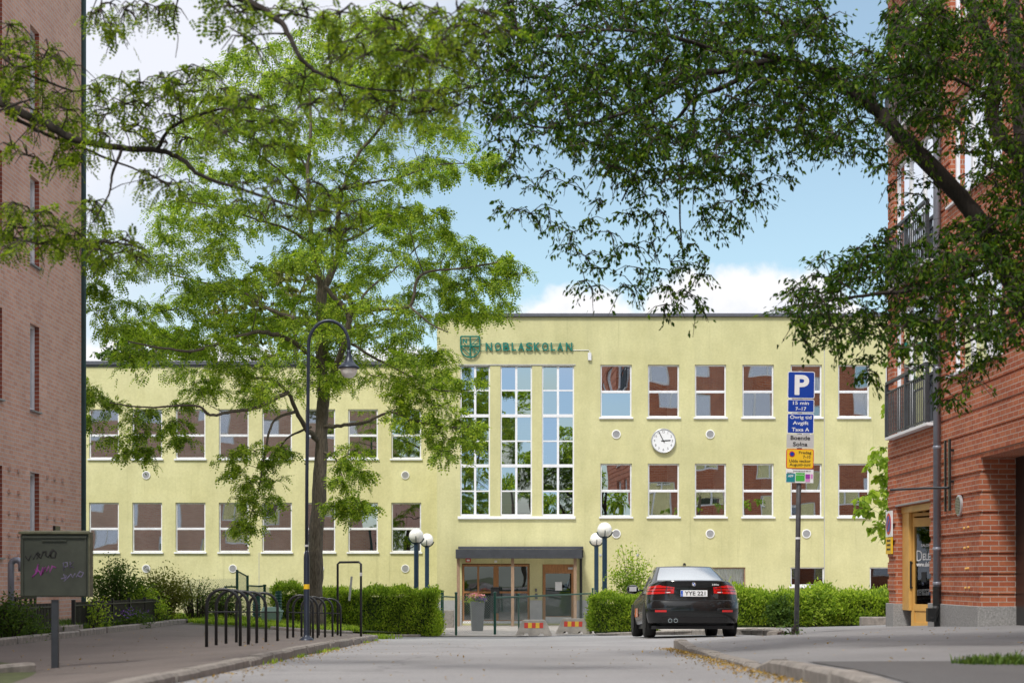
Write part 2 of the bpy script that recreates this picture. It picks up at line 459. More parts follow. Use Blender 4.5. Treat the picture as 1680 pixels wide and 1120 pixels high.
M['graffiti_lilac'] = pm('graffiti_lilac', (0.20, 0.17, 0.30), 0.6, var=0.2, scale=30)
M['tail'] = pm('tail_lamp_red', (0.55, 0.008, 0.008), 0.12, var=0.0, coat=1)
M['tail_dark'] = pm('tail_lamp_dark', (0.12, 0.003, 0.003), 0.12, var=0.0, coat=1)
M['carpaint'] = pm('black_car_paint', (0.006, 0.007, 0.0075), 0.25, var=0.0, coat=0.55, spec=0.35)
M['plastic'] = pm('dark_plastic', (0.015, 0.015, 0.016), 0.55, var=0.1)
M['alarm'] = pm('alarm_red', (0.55, 0.02, 0.015), 0.4, var=0)
M['bark'] = pm('bark', (0.125, 0.105, 0.08), 0.95, var=0.55, scale=14, bump=1.0, bscale=22, stretch=(3, 3, 0.5))
M['bark_dark'] = pm('dark_bark', (0.026, 0.020, 0.016), 0.95, var=0.5, scale=14, bump=1.0, bscale=22, stretch=(3, 3, 0.6))
M['twig'] = pm('twig', (0.04, 0.03, 0.022), 0.95, var=0.3)
M['blue_plate'] = pm('eu_blue', (0.003, 0.09, 0.55), 0.4, var=0)

def glass(name, refl=0.55, tint=(0.55, 0.6, 0.6), wav=0.25, wsc=0.8, dist=0.02):
    k = Mat(name)
    k.t.nodes.remove(k.b)
    tr = k.n('ShaderNodeBsdfTransparent'); tr.inputs[0].default_value = (*tint, 1)
    gl = k.n('ShaderNodeBsdfGlossy'); gl.inputs[0].default_value = (0.92, 0.95, 0.98, 1); gl.inputs['Roughness'].default_value = 0.0
    bp = k.n('ShaderNodeBump'); k.l(k.noise(wsc, 0.5, 0.4), bp.inputs['Height']); bp.inputs['Strength'].default_value = wav; bp.inputs['Distance'].default_value = dist
    k.l(bp.outputs[0], gl.inputs['Normal'])
    fr = k.n('ShaderNodeFresnel'); fr.inputs[0].default_value = 1.5
    ad = k.n('ShaderNodeMath', operation='ADD', use_clamp=True); k.l(fr.outputs[0], ad.inputs[0]); ad.inputs[1].default_value = refl
    mx = k.n('ShaderNodeMixShader'); k.l(ad.outputs[0], mx.inputs[0]); k.l(tr.outputs[0], mx.inputs[1]); k.l(gl.outputs[0], mx.inputs[2])
    k.l(mx.outputs[0], k.out.inputs[0])
    return k.m
M['pane'] = glass('window_glass', 0.56, wav=0.3, wsc=0.75, dist=0.02)
M['pane_clear'] = glass('clear_glass', 0.05, (0.96, 0.98, 0.97))
M['pane_dark'] = glass('door_glass', 0.14, (0.45, 0.5, 0.5))
M['pane_car'] = glass('car_glass', 0.40, (0.12, 0.13, 0.13), wav=0)
def globe_mat():
    k = Mat('opal_globe')
    k.b.inputs['Base Color'].default_value = (0.90, 0.89, 0.84, 1); k.b.inputs['Roughness'].default_value = 0.25
    k.b.inputs['Subsurface Weight'].default_value = 0.3; k.b.inputs['Subsurface Radius'].default_value = (0.1, 0.1, 0.1)
    return k.m
M['opal'] = globe_mat()
def mesh_mat(name, col, sp=0.05, wire=0.10):
    "chain-link wire: diagonal lattice cut out with transparency"
    k = Mat(name)
    sx = k.n('ShaderNodeSeparateXYZ'); k.l(k.co.outputs['UV'], sx.inputs[0])
    outs = []
    for sg in (1, -1):
        a = k.n('ShaderNodeMath', operation='MULTIPLY_ADD'); k.l(sx.outputs[0], a.inputs[0]); a.inputs[1].default_value = sg; k.l(sx.outputs[1], a.inputs[2])
        b = k.n('ShaderNodeMath', operation='DIVIDE'); k.l(a.outputs[0], b.inputs[0]); b.inputs[1].default_value = sp
        c = k.n('ShaderNodeMath', operation='FRACT'); k.l(b.outputs[0], c.inputs[0])
        d = k.n('ShaderNodeMath', operation='LESS_THAN'); k.l(c.outputs[0], d.inputs[0]); d.inputs[1].default_value = wire
        outs.append(d.outputs[0])
    m = k.n('ShaderNodeMath', operation='MAXIMUM'); k.l(outs[0], m.inputs[0]); k.l(outs[1], m.inputs[1])
    k.l(m.outputs[0], k.b.inputs['Alpha'])
    k.b.inputs['Base Color'].default_value = (*col, 1); k.b.inputs['Metallic'].default_value = 0.3; k.b.inputs['Roughness'].default_value = 0.5
    return k.m
M['link'] = mesh_mat('chain_link', (0.20, 0.26, 0.24), 0.07, 0.13)
M['link_green'] = mesh_mat('chain_link_green', (0.02, 0.13, 0.09), 0.07, 0.26)

def leaf_mat(name, cols, trans=0.45, rough=0.55):
    k = Mat(name)
    k.t.nodes.remove(k.b)
    g = k.n('ShaderNodeNewGeometry')
    n = len(cols)
    c = k.ramp(g.outputs['Random Per Island'], [(i / (n - 1), cc) for i, cc in enumerate(cols)])
    big = k.ramp(k.noise(0.9, 3), [(0.35, (0.72, 0.78, 0.75, 1)), (0.65, (1.15, 1.1, 1.0, 1))])
    c = k.mix(1.0, c, big, 'MULTIPLY')
    d = k.n('ShaderNodeBsdfPrincipled'); k.l(c, d.inputs['Base Color']); d.inputs['Roughness'].default_value = rough; d.inputs['Specular IOR Level'].default_value = 0.2
    t = k.n('ShaderNodeBsdfTranslucent'); k.l(k.mix(1.0, c, (1.5, 1.6, 0.75, 1), 'MULTIPLY'), t.inputs[0])
    mx = k.n('ShaderNodeMixShader'); mx.inputs[0].default_value = trans
    k.l(d.outputs[0], mx.inputs[1]); k.l(t.outputs[0], mx.inputs[2]); k.l(mx.outputs[0], k.out.inputs[0])
    return k.m
M['leaf_locust'] = leaf_mat('locust_leaf', [(0.075, 0.135, 0.018), (0.18, 0.28, 0.03), (0.32, 0.44, 0.05), (0.48, 0.56, 0.08)], 0.48)
M['leaf_near'] = leaf_mat('near_locust_leaf', [(0.06, 0.11, 0.012), (0.13, 0.21, 0.018), (0.22, 0.31, 0.025), (0.34, 0.42, 0.04)], 0.55)
M['leaf_dark'] = leaf_mat('ash_leaf', [(0.014, 0.042, 0.006), (0.032, 0.085, 0.008), (0.07, 0.15, 0.012), (0.19, 0.28, 0.025)], 0.5)
M['leaf_maple'] = leaf_mat('maple_leaf', [(0.20, 0.32, 0.04), (0.30, 0.42, 0.05), (0.38, 0.48, 0.07)])
M['leaf_hedge'] = leaf_mat('hedge_leaf', [(0.12, 0.20, 0.03), (0.22, 0.33, 0.04), (0.36, 0.47, 0.06), (0.50, 0.58, 0.10)], 0.5)
M['leaf_shrub'] = leaf_mat('shrub_leaf', [(0.045, 0.09, 0.02), (0.08, 0.14, 0.025), (0.13, 0.20, 0.035)], 0.35)
M['leaf_olive'] = leaf_mat('olive_shrub_leaf', [(0.10, 0.12, 0.02), (0.17, 0.19, 0.03), (0.22, 0.24, 0.045)], 0.35)
M['leaf_back'] = leaf_mat('background_leaf', [(0.10, 0.10, 0.035), (0.15, 0.15, 0.04), (0.17, 0.20, 0.05)], 0.3)
M['leaf_fallen'] = leaf_mat('fallen_leaf', [(0.32, 0.18, 0.03), (0.42, 0.27, 0.05), (0.22, 0.12, 0.03)], 0.1)
M['petal_pink'] = leaf_mat('pink_petal', [(0.75, 0.22, 0.32), (0.8, 0.45, 0.50)], 0.2)
M['petal_violet'] = leaf_mat('violet_petal', [(0.16, 0.08, 0.42), (0.26, 0.14, 0.55)], 0.2)
# ------------------------------------------------------------------ ground heights
def sst(a, b, x):
    t = max(0.0, min(1.0, (x - a) / (b - a))); return t * t * (3 - 2 * t)
def zc(d):
    if d < 9: return -0.33 - 0.0296 * d - 0.8 * (1 - max(d, 0) / 9.0) ** 2 if d > 0 else -1.13
    if d < 45: return -0.33 - 0.0296 * d
    if d < 60: return -1.662 - (d - 45) * 0.009
    return -1.80
def XL(d): return -(1.62 + 0.04 * d)
def XR(d): return 1.35 + 0.043 * min(d, 23)
def g_road(x, d): return zc(d) + 0.025 * max(0, min(x, 9)) * sst(24, 31, d) * (1 - sst(44, 50, d))
def kh(d): return 0.05 + 0.05 * sst(10, 22, d)
def g_left(x, d):
    t = max(0.0, min(1.0, (XL(d) - x) / 4.3))
    B = -0.98 if d < 22 else -0.98 - 0.004 * (min(d, 40) - 22)
    if d > 40: B += (-1.60 - B) * sst(40, 56, d)
    if d < 9: B = min(B, zc(d) - 0.1)
    return (zc(d) + kh(d) - 0.005) * (1 - t) + B * t
def g_right(x, d):
    sl = 0.040 * max(0, min(1, (d - 10) / 15.0))
    edge = max(0.0, x - XR(d)); drop = -0.05 * sst(11, 12, d) * (1 - sst(20.6, 21.6, d)) * (1 - sst(0.1, 1.6, edge))
    return zc(d) + 0.085 + drop + 0.035 * sst(12, 22, d) * sst(0.0, 1.5, edge) + sl * max(0, min(x, 9) - XR(d)) * (1 - 0.35 * sst(32, 46, d))
def frange(a, b, st):
    n = max(1, int(math.ceil((b - a) / st))); return [a + (b - a) * i / n for i in range(n + 1)]
def sheet(name, mat, drange, xa, xb, n, fn, dz=0.0, kind='structure'):
    m = MB(); rows = []
    for d in drange:
        a, b = xa(d), xb(d)
        rows.append([(a + (b - a) * i / n, d, fn(a + (b - a) * i / n, d) + dz) for i in range(n + 1)])
    m.grid(rows)
    o = m.build(name, mat, smooth=True); o['kind'] = kind
    return o

# far-reaching ground
m = MB(); rows = []
for d in [-400, -120, -40, -15, 0, 5, 9, 15, 25, 35, 45, 50, 55, 60, 70, 90, 150, 500, 1200]:
    rows.append([(x, d, zc(d) - 0.07) for x in (-900, -200, -60, -20, -9, -4, 0, 4, 9, 20, 60, 200, 900)])
m.grid(rows); m.build('ground', M['grass_base'])['kind'] = 'structure'

sheet('road', M['road'], frange(-30, 46.6, 1.0), lambda d: (XL(d) - 0.06) if d < 38.6 else -9.0,
      lambda d: (XR(d) + 0.06) if d < 22.9 else 9.0, 16, g_road)
sheet('pavement_left', M['pave_left'], frange(-30, 39.0, 0.8), lambda d: -7.35 if d > 20 else (-8.9 if d > 3 else -12), lambda d: XL(d) - 0.10, 14, g_left)
sheet('lawn_left', M['grass_base'], frange(39.0, 65.4, 1.2), lambda d: -30, lambda d: -4.0 if d < 45.5 else -2.6, 20, g_left)
sheet('garden_bed', M['earth'], frange(19, 39.0, 1.0), lambda d: -16 if d > 34.2 else -8.88, lambda d: -7.35, 6, g_left, 0.05)
def xr_edge(d):
    if d < 23.2: return XR(d) + 0.03
    if d < 25: return XR(23) + 0.03 + (d - 23.2) * 0.9
    if d < 37: return 4.25 + (min(d, 30) - 25) * 0.14
    if d < 43: return 4.95 - (d - 37) * 0.45
    return 2.25
sheet('pavement_right', M['pave_right'], frange(-30, 45.4, 0.6), xr_edge, lambda d: 9.3 if d < 33 else 24, 16, g_right)
sheet('asphalt_patch', M['patch'], frange(-6, 10.9, 0.7), lambda d: XR(d) + 0.13, lambda d: 9.2, 8, g_right, 0.006)
sheet('forecourt', M['slab'], frange(45.4, 60.0, 1.5), lambda d: -2.6, lambda d: 24.0 if d > 46.7 else 24, 10,
      lambda x, d: zc(d) + 0.02 + 0.14 * sst(2.4, 4.5, x) * (1 - sst(48, 56, d)))

def kerb(name, pts, w, top, gap=0.9, mat='kerb', deep=0.25):
    "pts: (x, d, z_base); a row of separate kerb stones"
    m = MB()
    # resample
    P3 = [Vector(p) for p in pts]; L = [0]
    for a, b in zip(P3, P3[1:]): L.append(L[-1] + (b - a).length)
    def at(s):
        s = max(0, min(L[-1], s))
        for i in range(len(P3) - 1):
            if s <= L[i + 1] + 1e-9: return P3[i].lerp(P3[i + 1], (s - L[i]) / max(1e-9, L[i + 1] - L[i]))
        return P3[-1]
    n = max(1, int(round(L[-1] / gap))); rnd = random.Random(len(pts) * 7 + n)
    for i in range(n):
        a = at(L[-1] * i / n + 0.014); b = at(L[-1] * (i + 1) / n - 0.014)
        t = (b - a); t.z = 0; t.normalize(); nrm = Vector((t.y, -t.x, 0))
        ta, tb = (top(L[-1] * i / n), top(L[-1] * (i + 1) / n)) if callable(top) else (top, top)
        j = rnd.uniform(-0.006, 0.006); k = rnd.uniform(-0.014, 0.014)
        prof = [(-w / 2, -deep), (-w / 2, -0.02), (-w / 2 + 0.02, 0), (w / 2 - 0.02, 0), (w / 2, -0.02), (w / 2, -deep)]
        vs = []
        for q, h in ((a, ta + j), (b, tb + j)):
            for (o_, z_) in prof: vs.append(q + nrm * (o_ + k) + Vector((0, 0, z_ + h)))
        np_ = len(prof)
        fs = [(e, e + 1, e + 1 + np_, e + np_) for e in range(np_ - 1)] + [tuple(range(np_))[::-1], tuple(range(np_, 2 * np_))]
        m.add(vs, fs)
    o = m.build(name, M[mat]); o['kind'] = 'structure'; return o
kl = [(XL(d), d, zc(d)) for d in frange(4, 37.5, 1.0)] + [(XL(38.4) - 0.25, 38.4, zc(38.4)), (XL(38.8) - 1.0, 38.9, zc(38.9))]
kerb('kerb_left', kl, 0.13, lambda s: kh(4 + s) + 0.01)
LR = [(XR(d), d, zc(d)) for d in frange(4, 23.1, 0.8)]
def kr_top(s):
    d = 4 + s
    if d < 11.2: return 0.10
    if d < 12.2: return 0.10 - 0.07 * (d - 11.2)
    if d < 20.8: return 0.035 + 0.004 * (d - 12)
    return 0.07 + 0.06 * min(1, (d - 20.8) / 1.0)
kerb('kerb_right', LR, 0.14, kr_top)
kerb('kerb_bay', [(x, d, g_right(x, d) - 0.03) for x, d in ((4.05, 25.6), (4.6, 28.3), (5.05, 31.5), (5.1, 35.5), (4.2, 39), (2.6, 42.4), (2.3, 43.6))], 0.16, 0.07)
kerb('kerb_garden', [(-7.3 - 0.0 * d, d, g_left(-7.3, d)) for d in frange(20.5, 36.5, 1.0)], 0.14, 0.10)
kerb('kerb_verge', [(-4.15, 14.2, g_left(-4.15, 14.2)), (-4.6, 13.6, g_left(-4.6, 13.6)), (-5.4, 13.0, g_left(-5.4, 13.0)), (-6.5, 12.4, g_left(-6.5, 12.4))], 0.16, 0.09)
kerb('kerb_tree_bed', [(-5.3, 36.2, g_left(-5.3, 36.2)), (-4.2, 36.0, g_left(-4.2, 36)), (-3.7, 37.6, g_left(-3.7, 37.6))], 0.14, 0.07)
sheet('verge_soil', M['earth'], frange(12.5, 14.3, 0.3), lambda d: -8.8, lambda d: -4.2 - (14.2 - d) * 1.2, 6, g_left, 0.05)
sheet('tree_bed', M['grass_base'], frange(36.2, 39.3, 0.5), lambda d: -7.2, lambda d: -3.8, 6, g_left, 0.004)
kerb('kerb_forecourt', [(x, 45.2, zc(45) + (0.15 if x > 2 else 0.02)) for x in frange(-5.6, -2.5, 0.9)], 0.14, 0.05)

# ------------------------------------------------------------------ school
sch = thing('school_building', 'pale yellow plastered school with white windows and a tall stair window', 'school', (0, 60, -1.8))
Y0 = 60.0; Y1 = 65.6
def sx(x, d=Y0): return (x - 840) * d / F
def sz(y, d=Y0): return (945 - y) * d / F
win_r = []
for row, (ya, yb) in enumerate(((598, 684), (760, 847))):
    for x0 in (985, 1063, 1140, 1218, 1297, 1375, 1453, 1531, 1609):
        win_r.append((sx(x0), sx(x0 + 51.5), sz(yb), sz(ya), row))
win_l = []
for row, (ya, yb) in enumerate(((671, 752), (824, 905))):
    for x0 in (4, 75, 146, 217, 288, 359, 430, 501, 571, 642):
        win_l.append((sx(x0, Y1), sx(x0 + 49, Y1), sz(yb, Y1), sz(ya, Y1), row))
base_w = [(sx(1150), sx(1223), sz(971), sz(930)), (sx(1297), sx(1352), sz(960), sz(930)), (sx(1427), sx(1482), sz(971), sz(930)), (sx(1560), sx(1620), sz(971), sz(930))]
tall = [(sx(755), sx(804)), (sx(821), sx(873)), (sx(889), sx(942))]
tz0, tz1 = sz(846), sz(599)
door_holes = [(sx(758), sx(869), sz(1022), sz(924)), (sx(890), sx(942.5), sz(1022), sz(925))]
XA, XB, ZT = sx(717), sx(1900), sz(520)
m = MB()
holes = [w[:4] for w in win_r] + base_w + [(a, b, tz0, tz1) for a, b in tall] + door_holes
wall_grid(m, lambda u, z, k: (u, Y0 + k, z), XA, XB, -2.0, ZT, holes, 0.16)
m.add([(XA, Y0, -2), (XA, Y0 + 18, -2), (XA, Y0 + 18, ZT), (XA, Y0, ZT)], [(0, 1, 2, 3)])
m.add([(XB, Y0, -2), (XB, Y0 + 18, -2), (XB, Y0 + 18, ZT), (XB, Y0, ZT)], [(0, 1, 2, 3)])
m.add([(XA, Y0 + 18, -2), (XB, Y0 + 18, -2), (XB, Y0 + 18, ZT), (XA, Y0 + 18, ZT)], [(0, 1, 2, 3)])
m.build('wall', M['yellow'], sch, world=True)
ZTL = sz(599, Y1); XC = sx(-260, Y1)
m = MB()
wall_grid(m, lambda u, z, k: (u, Y1 + k, z), XC, XA + 0.3, -2.0, ZTL, [w[:4] for w in win_l], 0.14)
m.add([(XC, Y1, -2), (XC, Y1 + 12, -2), (XC, Y1 + 12, ZTL), (XC, Y1, ZTL)], [(0, 1, 2, 3)])
m.build('wing_wall', M['yellow_wing'], sch, world=True)
# expansion joints
m = MB()
for x in (1352.5,): m.bx(sx(x) - 0.012, sx(x) + 0.012, Y0 - 0.006, Y0 + 0.004, -1.5, ZT)
m.build('joint', M['plinth'], sch, world=True)
m = MB(); m.bx(sx(425, Y1) - 0.01, sx(425, Y1) + 0.01, Y1 - 0.006, Y1 + 0.004, -1.5, sz(906, Y1)); m.build('joint', M['plinth'], sch, world=True)
# roofs and capping
m = MB(); m.bx(XA - 0.08, XB + 0.08, Y0 - 0.10, Y0 + 0.35, ZT, ZT + 0.13); m.bx(XA - 0.085, XA + 0.35, Y0 + 0.352, Y0 + 18.1, ZT, ZT + 0.13)
m.build('roof_capping', M['cap'], sch, world=True, bevel=0.02)
m = MB(); m.bx(XA + 0.1, XB - 0.1, Y0 + 0.36, Y0 + 17.9, ZT - 0.3, ZT - 0.1); m.build('roof', M['roof'], sch, world=True)
m = MB(); m.bx(XC - 0.08, XA + 0.2, Y1 - 0.10, Y1 + 0.35, ZTL, ZTL + 0.17); m.bx(XC - 0.03, XA + 0.15, Y1 - 0.04, Y1 + 0.1, ZTL - 0.07, ZTL - 0.002)
m.build('roof_capping', M['cap'], sch, world=True, bevel=0.02)
m = MB(); m.bx(XC, XA + 0.2, Y1 + 0.36, Y1 + 12, ZTL - 0.3, ZTL - 0.1); m.build('roof', M['roof'], sch, world=True)
# grey plinth round the entrance
m = MB()
for a, b in ((717, 757.5), (869.5, 889.5), (943, 975)):
    m = MB(); m.bx(sx(a), sx(b), Y0 - 0.03, Y0 - 0.002, -1.85, sz(984)); m.build('plinth', M['plinth'], sch, world=True)
# interior: dark rooms with floors
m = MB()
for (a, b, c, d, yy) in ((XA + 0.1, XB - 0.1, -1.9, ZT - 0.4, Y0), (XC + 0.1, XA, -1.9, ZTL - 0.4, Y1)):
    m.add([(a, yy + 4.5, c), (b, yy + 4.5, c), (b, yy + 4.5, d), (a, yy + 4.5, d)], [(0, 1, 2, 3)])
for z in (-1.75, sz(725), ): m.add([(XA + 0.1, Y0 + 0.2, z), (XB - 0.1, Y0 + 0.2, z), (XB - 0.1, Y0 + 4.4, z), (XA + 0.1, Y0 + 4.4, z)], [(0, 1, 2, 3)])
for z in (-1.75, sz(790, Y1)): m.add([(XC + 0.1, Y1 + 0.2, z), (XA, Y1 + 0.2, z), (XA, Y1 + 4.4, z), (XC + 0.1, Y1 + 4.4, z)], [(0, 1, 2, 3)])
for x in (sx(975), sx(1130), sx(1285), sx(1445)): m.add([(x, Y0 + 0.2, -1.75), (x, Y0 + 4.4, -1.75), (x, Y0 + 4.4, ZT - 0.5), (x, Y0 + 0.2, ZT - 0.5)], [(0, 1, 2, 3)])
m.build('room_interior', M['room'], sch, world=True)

def school_window(x0, x1, z0, z1, y, parent, sash=0.47, blind=None, seed=0):
    rnd = random.Random(seed); f = 0.055; yf = y + 0.07
    m = MB()
    m.bx(x0, x0 + f, yf, yf + 0.07, z0, z1); m.bx(x1 - f, x1, yf, yf + 0.07, z0, z1)
    m.bx(x0 + f, x1 - f, yf + 0.001, yf + 0.069, z1 - f, z1); m.bx(x0 + f, x1 - f, yf + 0.001, yf + 0.069, z0, z0 + f)
    zm = z0 + (z1 - z0) * sash
    m.bx(x0 + f, x1 - f, yf - 0.012, yf + 0.065, zm - 0.045, zm + 0.045)
    w = m.build('window', M['white_old' if seed % 2 else 'white'], parent, world=True, bevel=0.006, seg=1)
    for a, b in ((z0 + f, zm - 0.045), (zm + 0.045, z1 - f)):
        g = MB(); tx = rnd.uniform(-0.012, 0.012); tz = rnd.uniform(-0.008, 0.008)
        g.add([(x0 + f, yf + 0.03 - tx - tz, a), (x1 - f, yf + 0.03 + tx - tz, a), (x1 - f, yf + 0.03 + tx + tz, b), (x0 + f, yf + 0.03 - tx + tz, b)], [(0, 1, 2, 3)])
        g.build('pane', M['pane'], w, world=True)
    s_ = MB(); s_.bx(x0 - 0.05, x1 + 0.05, y - 0.07, yf - 0.002, z0 - 0.07, z0 - 0.004); s_.build('sill', M['white'], w, world=True, bevel=0.008, seg=1)
    if blind == 'blind':
        b_ = MB()
        zt = z1 - 0.05; zb = z0 + (z1 - z0) * rnd.choice([0.5, 0.05, 0.05])
        q = zt
        while q > zb: b_.add([(x0 + 0.04, y + 0.165, q), (x1 - 0.04, y + 0.165, q), (x1 - 0.04, y + 0.19, q - 0.03), (x0 + 0.04, y + 0.19, q - 0.03)], [(0, 1, 2, 3)]); q -= 0.032
        b_.build('blind', M['curtain'], w, world=True)
    elif blind == 'shade':
        b_ = MB(); b_.bx(x0 + 0.04, x1 - 0.04, y + 0.155, y + 0.165, zm, z1 - 0.02); b_.build('roller_blind', M['curtain'], w, world=True)
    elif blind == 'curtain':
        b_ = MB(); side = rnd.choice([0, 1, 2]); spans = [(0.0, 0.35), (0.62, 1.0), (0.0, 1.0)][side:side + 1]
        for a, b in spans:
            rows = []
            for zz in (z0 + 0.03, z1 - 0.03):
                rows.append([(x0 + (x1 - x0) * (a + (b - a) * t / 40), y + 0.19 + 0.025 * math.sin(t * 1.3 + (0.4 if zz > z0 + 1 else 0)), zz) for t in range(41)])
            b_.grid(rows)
        b_.build('curtain', M['curtain'], w, world=True)  # in the main block these imitate pale reflections
    return w
bl = [None, 'curtain', 'curtain', 'curtain', 'blind', None, None, None, None] * 2  # curtains here added as stand-ins for pale bays mirrored in the glass
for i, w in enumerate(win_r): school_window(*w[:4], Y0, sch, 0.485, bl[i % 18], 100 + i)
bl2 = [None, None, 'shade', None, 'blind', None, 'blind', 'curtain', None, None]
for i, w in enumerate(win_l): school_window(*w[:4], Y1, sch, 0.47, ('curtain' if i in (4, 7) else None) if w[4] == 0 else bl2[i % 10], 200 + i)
# basement windows
for i, (a, b, c, d) in enumerate(base_w):
    m = MB(); f = 0.045; yf = Y0 + 0.05
    m.bx(a, a + f, yf, yf + 0.07, c, d); m.bx(b - f, b, yf, yf + 0.07, c, d); m.bx(a + f, b - f, yf + 0.001, yf + 0.069, d - f, d); m.bx(a + f, b - f, yf + 0.001, yf + 0.069, c, c + f)
    w = m.build('basement_window', M['wood_old' if i == 0 else 'white_old'], sch, world=True)
    g = MB(); g.add([(a + f, yf + 0.03, c + f), (b - f, yf + 0.03, c + f), (b - f, yf + 0.035, d - f), (a + f, yf + 0.035, d - f)], [(0, 1, 2, 3)]); g.build('pane', M['pane_clear' if i == 0 else 'pane_dark'], w, world=True)
    if i == 0:
        g = MB(); g.grid([[(a + 0.03 + (b - a - 0.06) * t / 60, Y0 + 0.11 + 0.012 * math.sin(t * 1.6), z) for t in range(61)] for z in (c + 0.12, d - 0.03)]); g.build('curtain', M['curtain'], w, world=True)
    if i == 1:
        g = MB(); g.bx(a - 0.05, b + 0.05, Y0 - 0.07, yf - 0.002, c - 0.09, c - 0.004); g.build('sill', M['white'], w, world=True, bevel=0.008)
# tall stair window: three bays, each three sashes of two by two panes
for a, b in tall:
    m = MB(); f = 0.05; yf = Y0 + 0.05
    m.bx(a, a + f, yf, yf + 0.08, tz0, tz1); m.bx(b - f, b, yf, yf + 0.08, tz0, tz1)
    m.bx((a + b) / 2 - 0.04, (a + b) / 2 + 0.04, yf + 0.004, yf + 0.076, tz0 + f, tz1 - f)
    m.bx(a + f, b - f, yf + 0.001, yf + 0.079, tz1 - f, tz1); m.bx(a + f, b - f, yf + 0.001, yf + 0.079, tz0, tz0 + f + 0.02)
    zs = [sz(681.5), sz(763.5)]
    for z in zs: m.bx(a + f, b - f, yf - 0.014, yf + 0.066, z - 0.055, z + 0.055)
    for z in (sz(640), sz(723), sz(805)): m.bx(a + f, b - f, yf + 0.008, yf + 0.06, z - 0.025, z + 0.025)
    w = m.build('stair_window', M['white'], sch, world=True)
    mid = (a + b) / 2; ez = [tz0 + f + 0.02, sz(805), zs[1], sz(723), zs[0], sz(640), tz1 - f]
    rnd = random.Random(int(a * 100))
    for k in range(6):
        for (p, q) in ((a + f, mid - 0.04), (mid + 0.04, b - f)):
            g = MB(); tx = rnd.uniform(-0.004, 0.004); tz = rnd.uniform(-0.014, 0.014); zz0, zz1 = ez[k] + 0.025, ez[k + 1] - 0.025
            g.add([(p, yf + 0.04 - tx - tz, zz0), (q, yf + 0.04 + tx - tz, zz0), (q, yf + 0.04 + tx + tz, zz1), (p, yf + 0.04 - tx + tz, zz1)], [(0, 1, 2, 3)])
            g.build('pane', M['pane'], w, world=True)
m = MB(); m.bx(sx(751), sx(944), Y0 - 0.09, Y0 + 0.04, sz(851), sz(846.5)); m.build('stair_window_sill', M['white'], sch, world=True, bevel=0.01)
m = MB(); m.bx(sx(752), sx(944), Y0 - 0.03, Y0 - 0.002, sz(599), sz(597.5)); m.build('stair_window_drip', M['plinth'], sch, world=True)
# stair flights behind the glass
m = MB()
for z in (sz(700), sz(830)):
    m.bx(sx(752), sx(945), Y0 + 1.2, Y0 + 3.4, z, z + 0.25)
for k in range(10): m.bx(sx(780) + k * 0.26, sx(780) + k * 0.26 + 0.3, Y0 + 1.3, Y0 + 2.4, sz(830) + 0.25 + k * 0.17, sz(830) + 0.42 + k * 0.17)
m.build('staircase', M['vent'], sch, world=True)
m = MB(); m.bx(sx(755), sx(942), Y0 + 1.0, Y0 + 1.03, sz(824), sz(803)); m.build('balustrade_panel', M['teal'], sch, world=True)
# round wall vents
for (x, y, yy) in [(1011, 712, Y0), (1165, 712, Y0), (1323, 712, Y0), (1478, 712, Y0), (1011, 875, Y0), (1165, 875, Y0), (1323, 875, Y0), (1478, 875, Y0),
                   (240, 779, Y1), (382, 779, Y1), (525, 779, Y1), (665, 779, Y1), (98, 779, Y1), (382, 932, Y1), (525, 932, Y1), (665, 932, Y1), (240, 932, Y1)]:
    rx = Matrix.Rotation(R(90), 3, 'X')
    c = (sx(x, yy), yy - 0.001, sz(y, yy))
    g = MB(); g.lathe([(0.165, 0.0), (0.165, 0.03), (0.13, 0.035), (0.13, 0.012)], 28, c, rx)
    v = g.build('wall_vent', M['curtain'], sch, world=True)
    g = MB(); g.lathe([(0.128, 0.012), (0.128, 0.018)], 28, c, rx)
    for k in range(-4, 5):
        hw = math.sqrt(max(0, 0.125 ** 2 - (k * 0.027) ** 2)); g.bx(c[0] - hw, c[0] + hw, yy - 0.027, yy - 0.02, c[2] + k * 0.027 - 0.005, c[2] + k * 0.027 + 0.005)
    g.build('grille', M['vent'], v, world=True)
m = MB(); m.bx(sx(964.5), sx(970), Y0 - 0.09, Y0, sz(591), sz(579)); m.tube([(sx(940), Y0 - 0.02, sz(574.5)), (sx(965), Y0 - 0.02, sz(574.5)), (sx(967.5), Y0 - 0.02, sz(576)), (sx(967.5), Y0 - 0.02, sz(580))], 0.012, 5)
m.build('cable_box', M['white_old'], sch, world=True)
for (x, y) in ((985, 910), (1046, 910)):
    g = MB(); g.lathe([(0.05, 0), (0.05, 0.02), (0.02, 0.025)], 16, (sx(x), Y0, sz(y)), Matrix.Rotation(R(90), 3, 'X')); g.build('floodlight', M['vent'], sch, world=True)

# lettering and crest on the facade: stand off on two rails
sgn = thing('school_sign', 'green metal letters reading NOBLASKOLAN with a shield emblem above the stair window', 'sign', (sx(860), Y0 - 0.1, sz(569)))
t = MB()
letters = 'NOBLASKOLAN'; xs = [802, 817, 830.5, 843, 855, 868, 881, 894.5, 907, 919, 933.5]
for ch, x in zip(letters, xs):
    text_mb(ch, (0.17 if ch == 'L' else 0.24), 0.30, 0.04, 0.022, (sx(x), Y0 - 0.045, sz(569)), t)
t.build('lettering', M['sign_green'], sgn, world=True)
t = MB(); cx, cz = sx(771.5), sz(569); w2 = 0.345; r_ = 0.028; yy = Y0 - 0.075
def bar(a, b, r=r_): t.tube([(cx + a[0], yy, cz + a[1]), (cx + b[0], yy, cz + b[1])], r, 6)
bar((-w2, .37), (w2, .37)); bar((-w2, .37), (-w2, -.03)); bar((w2, .37), (w2, -.03))
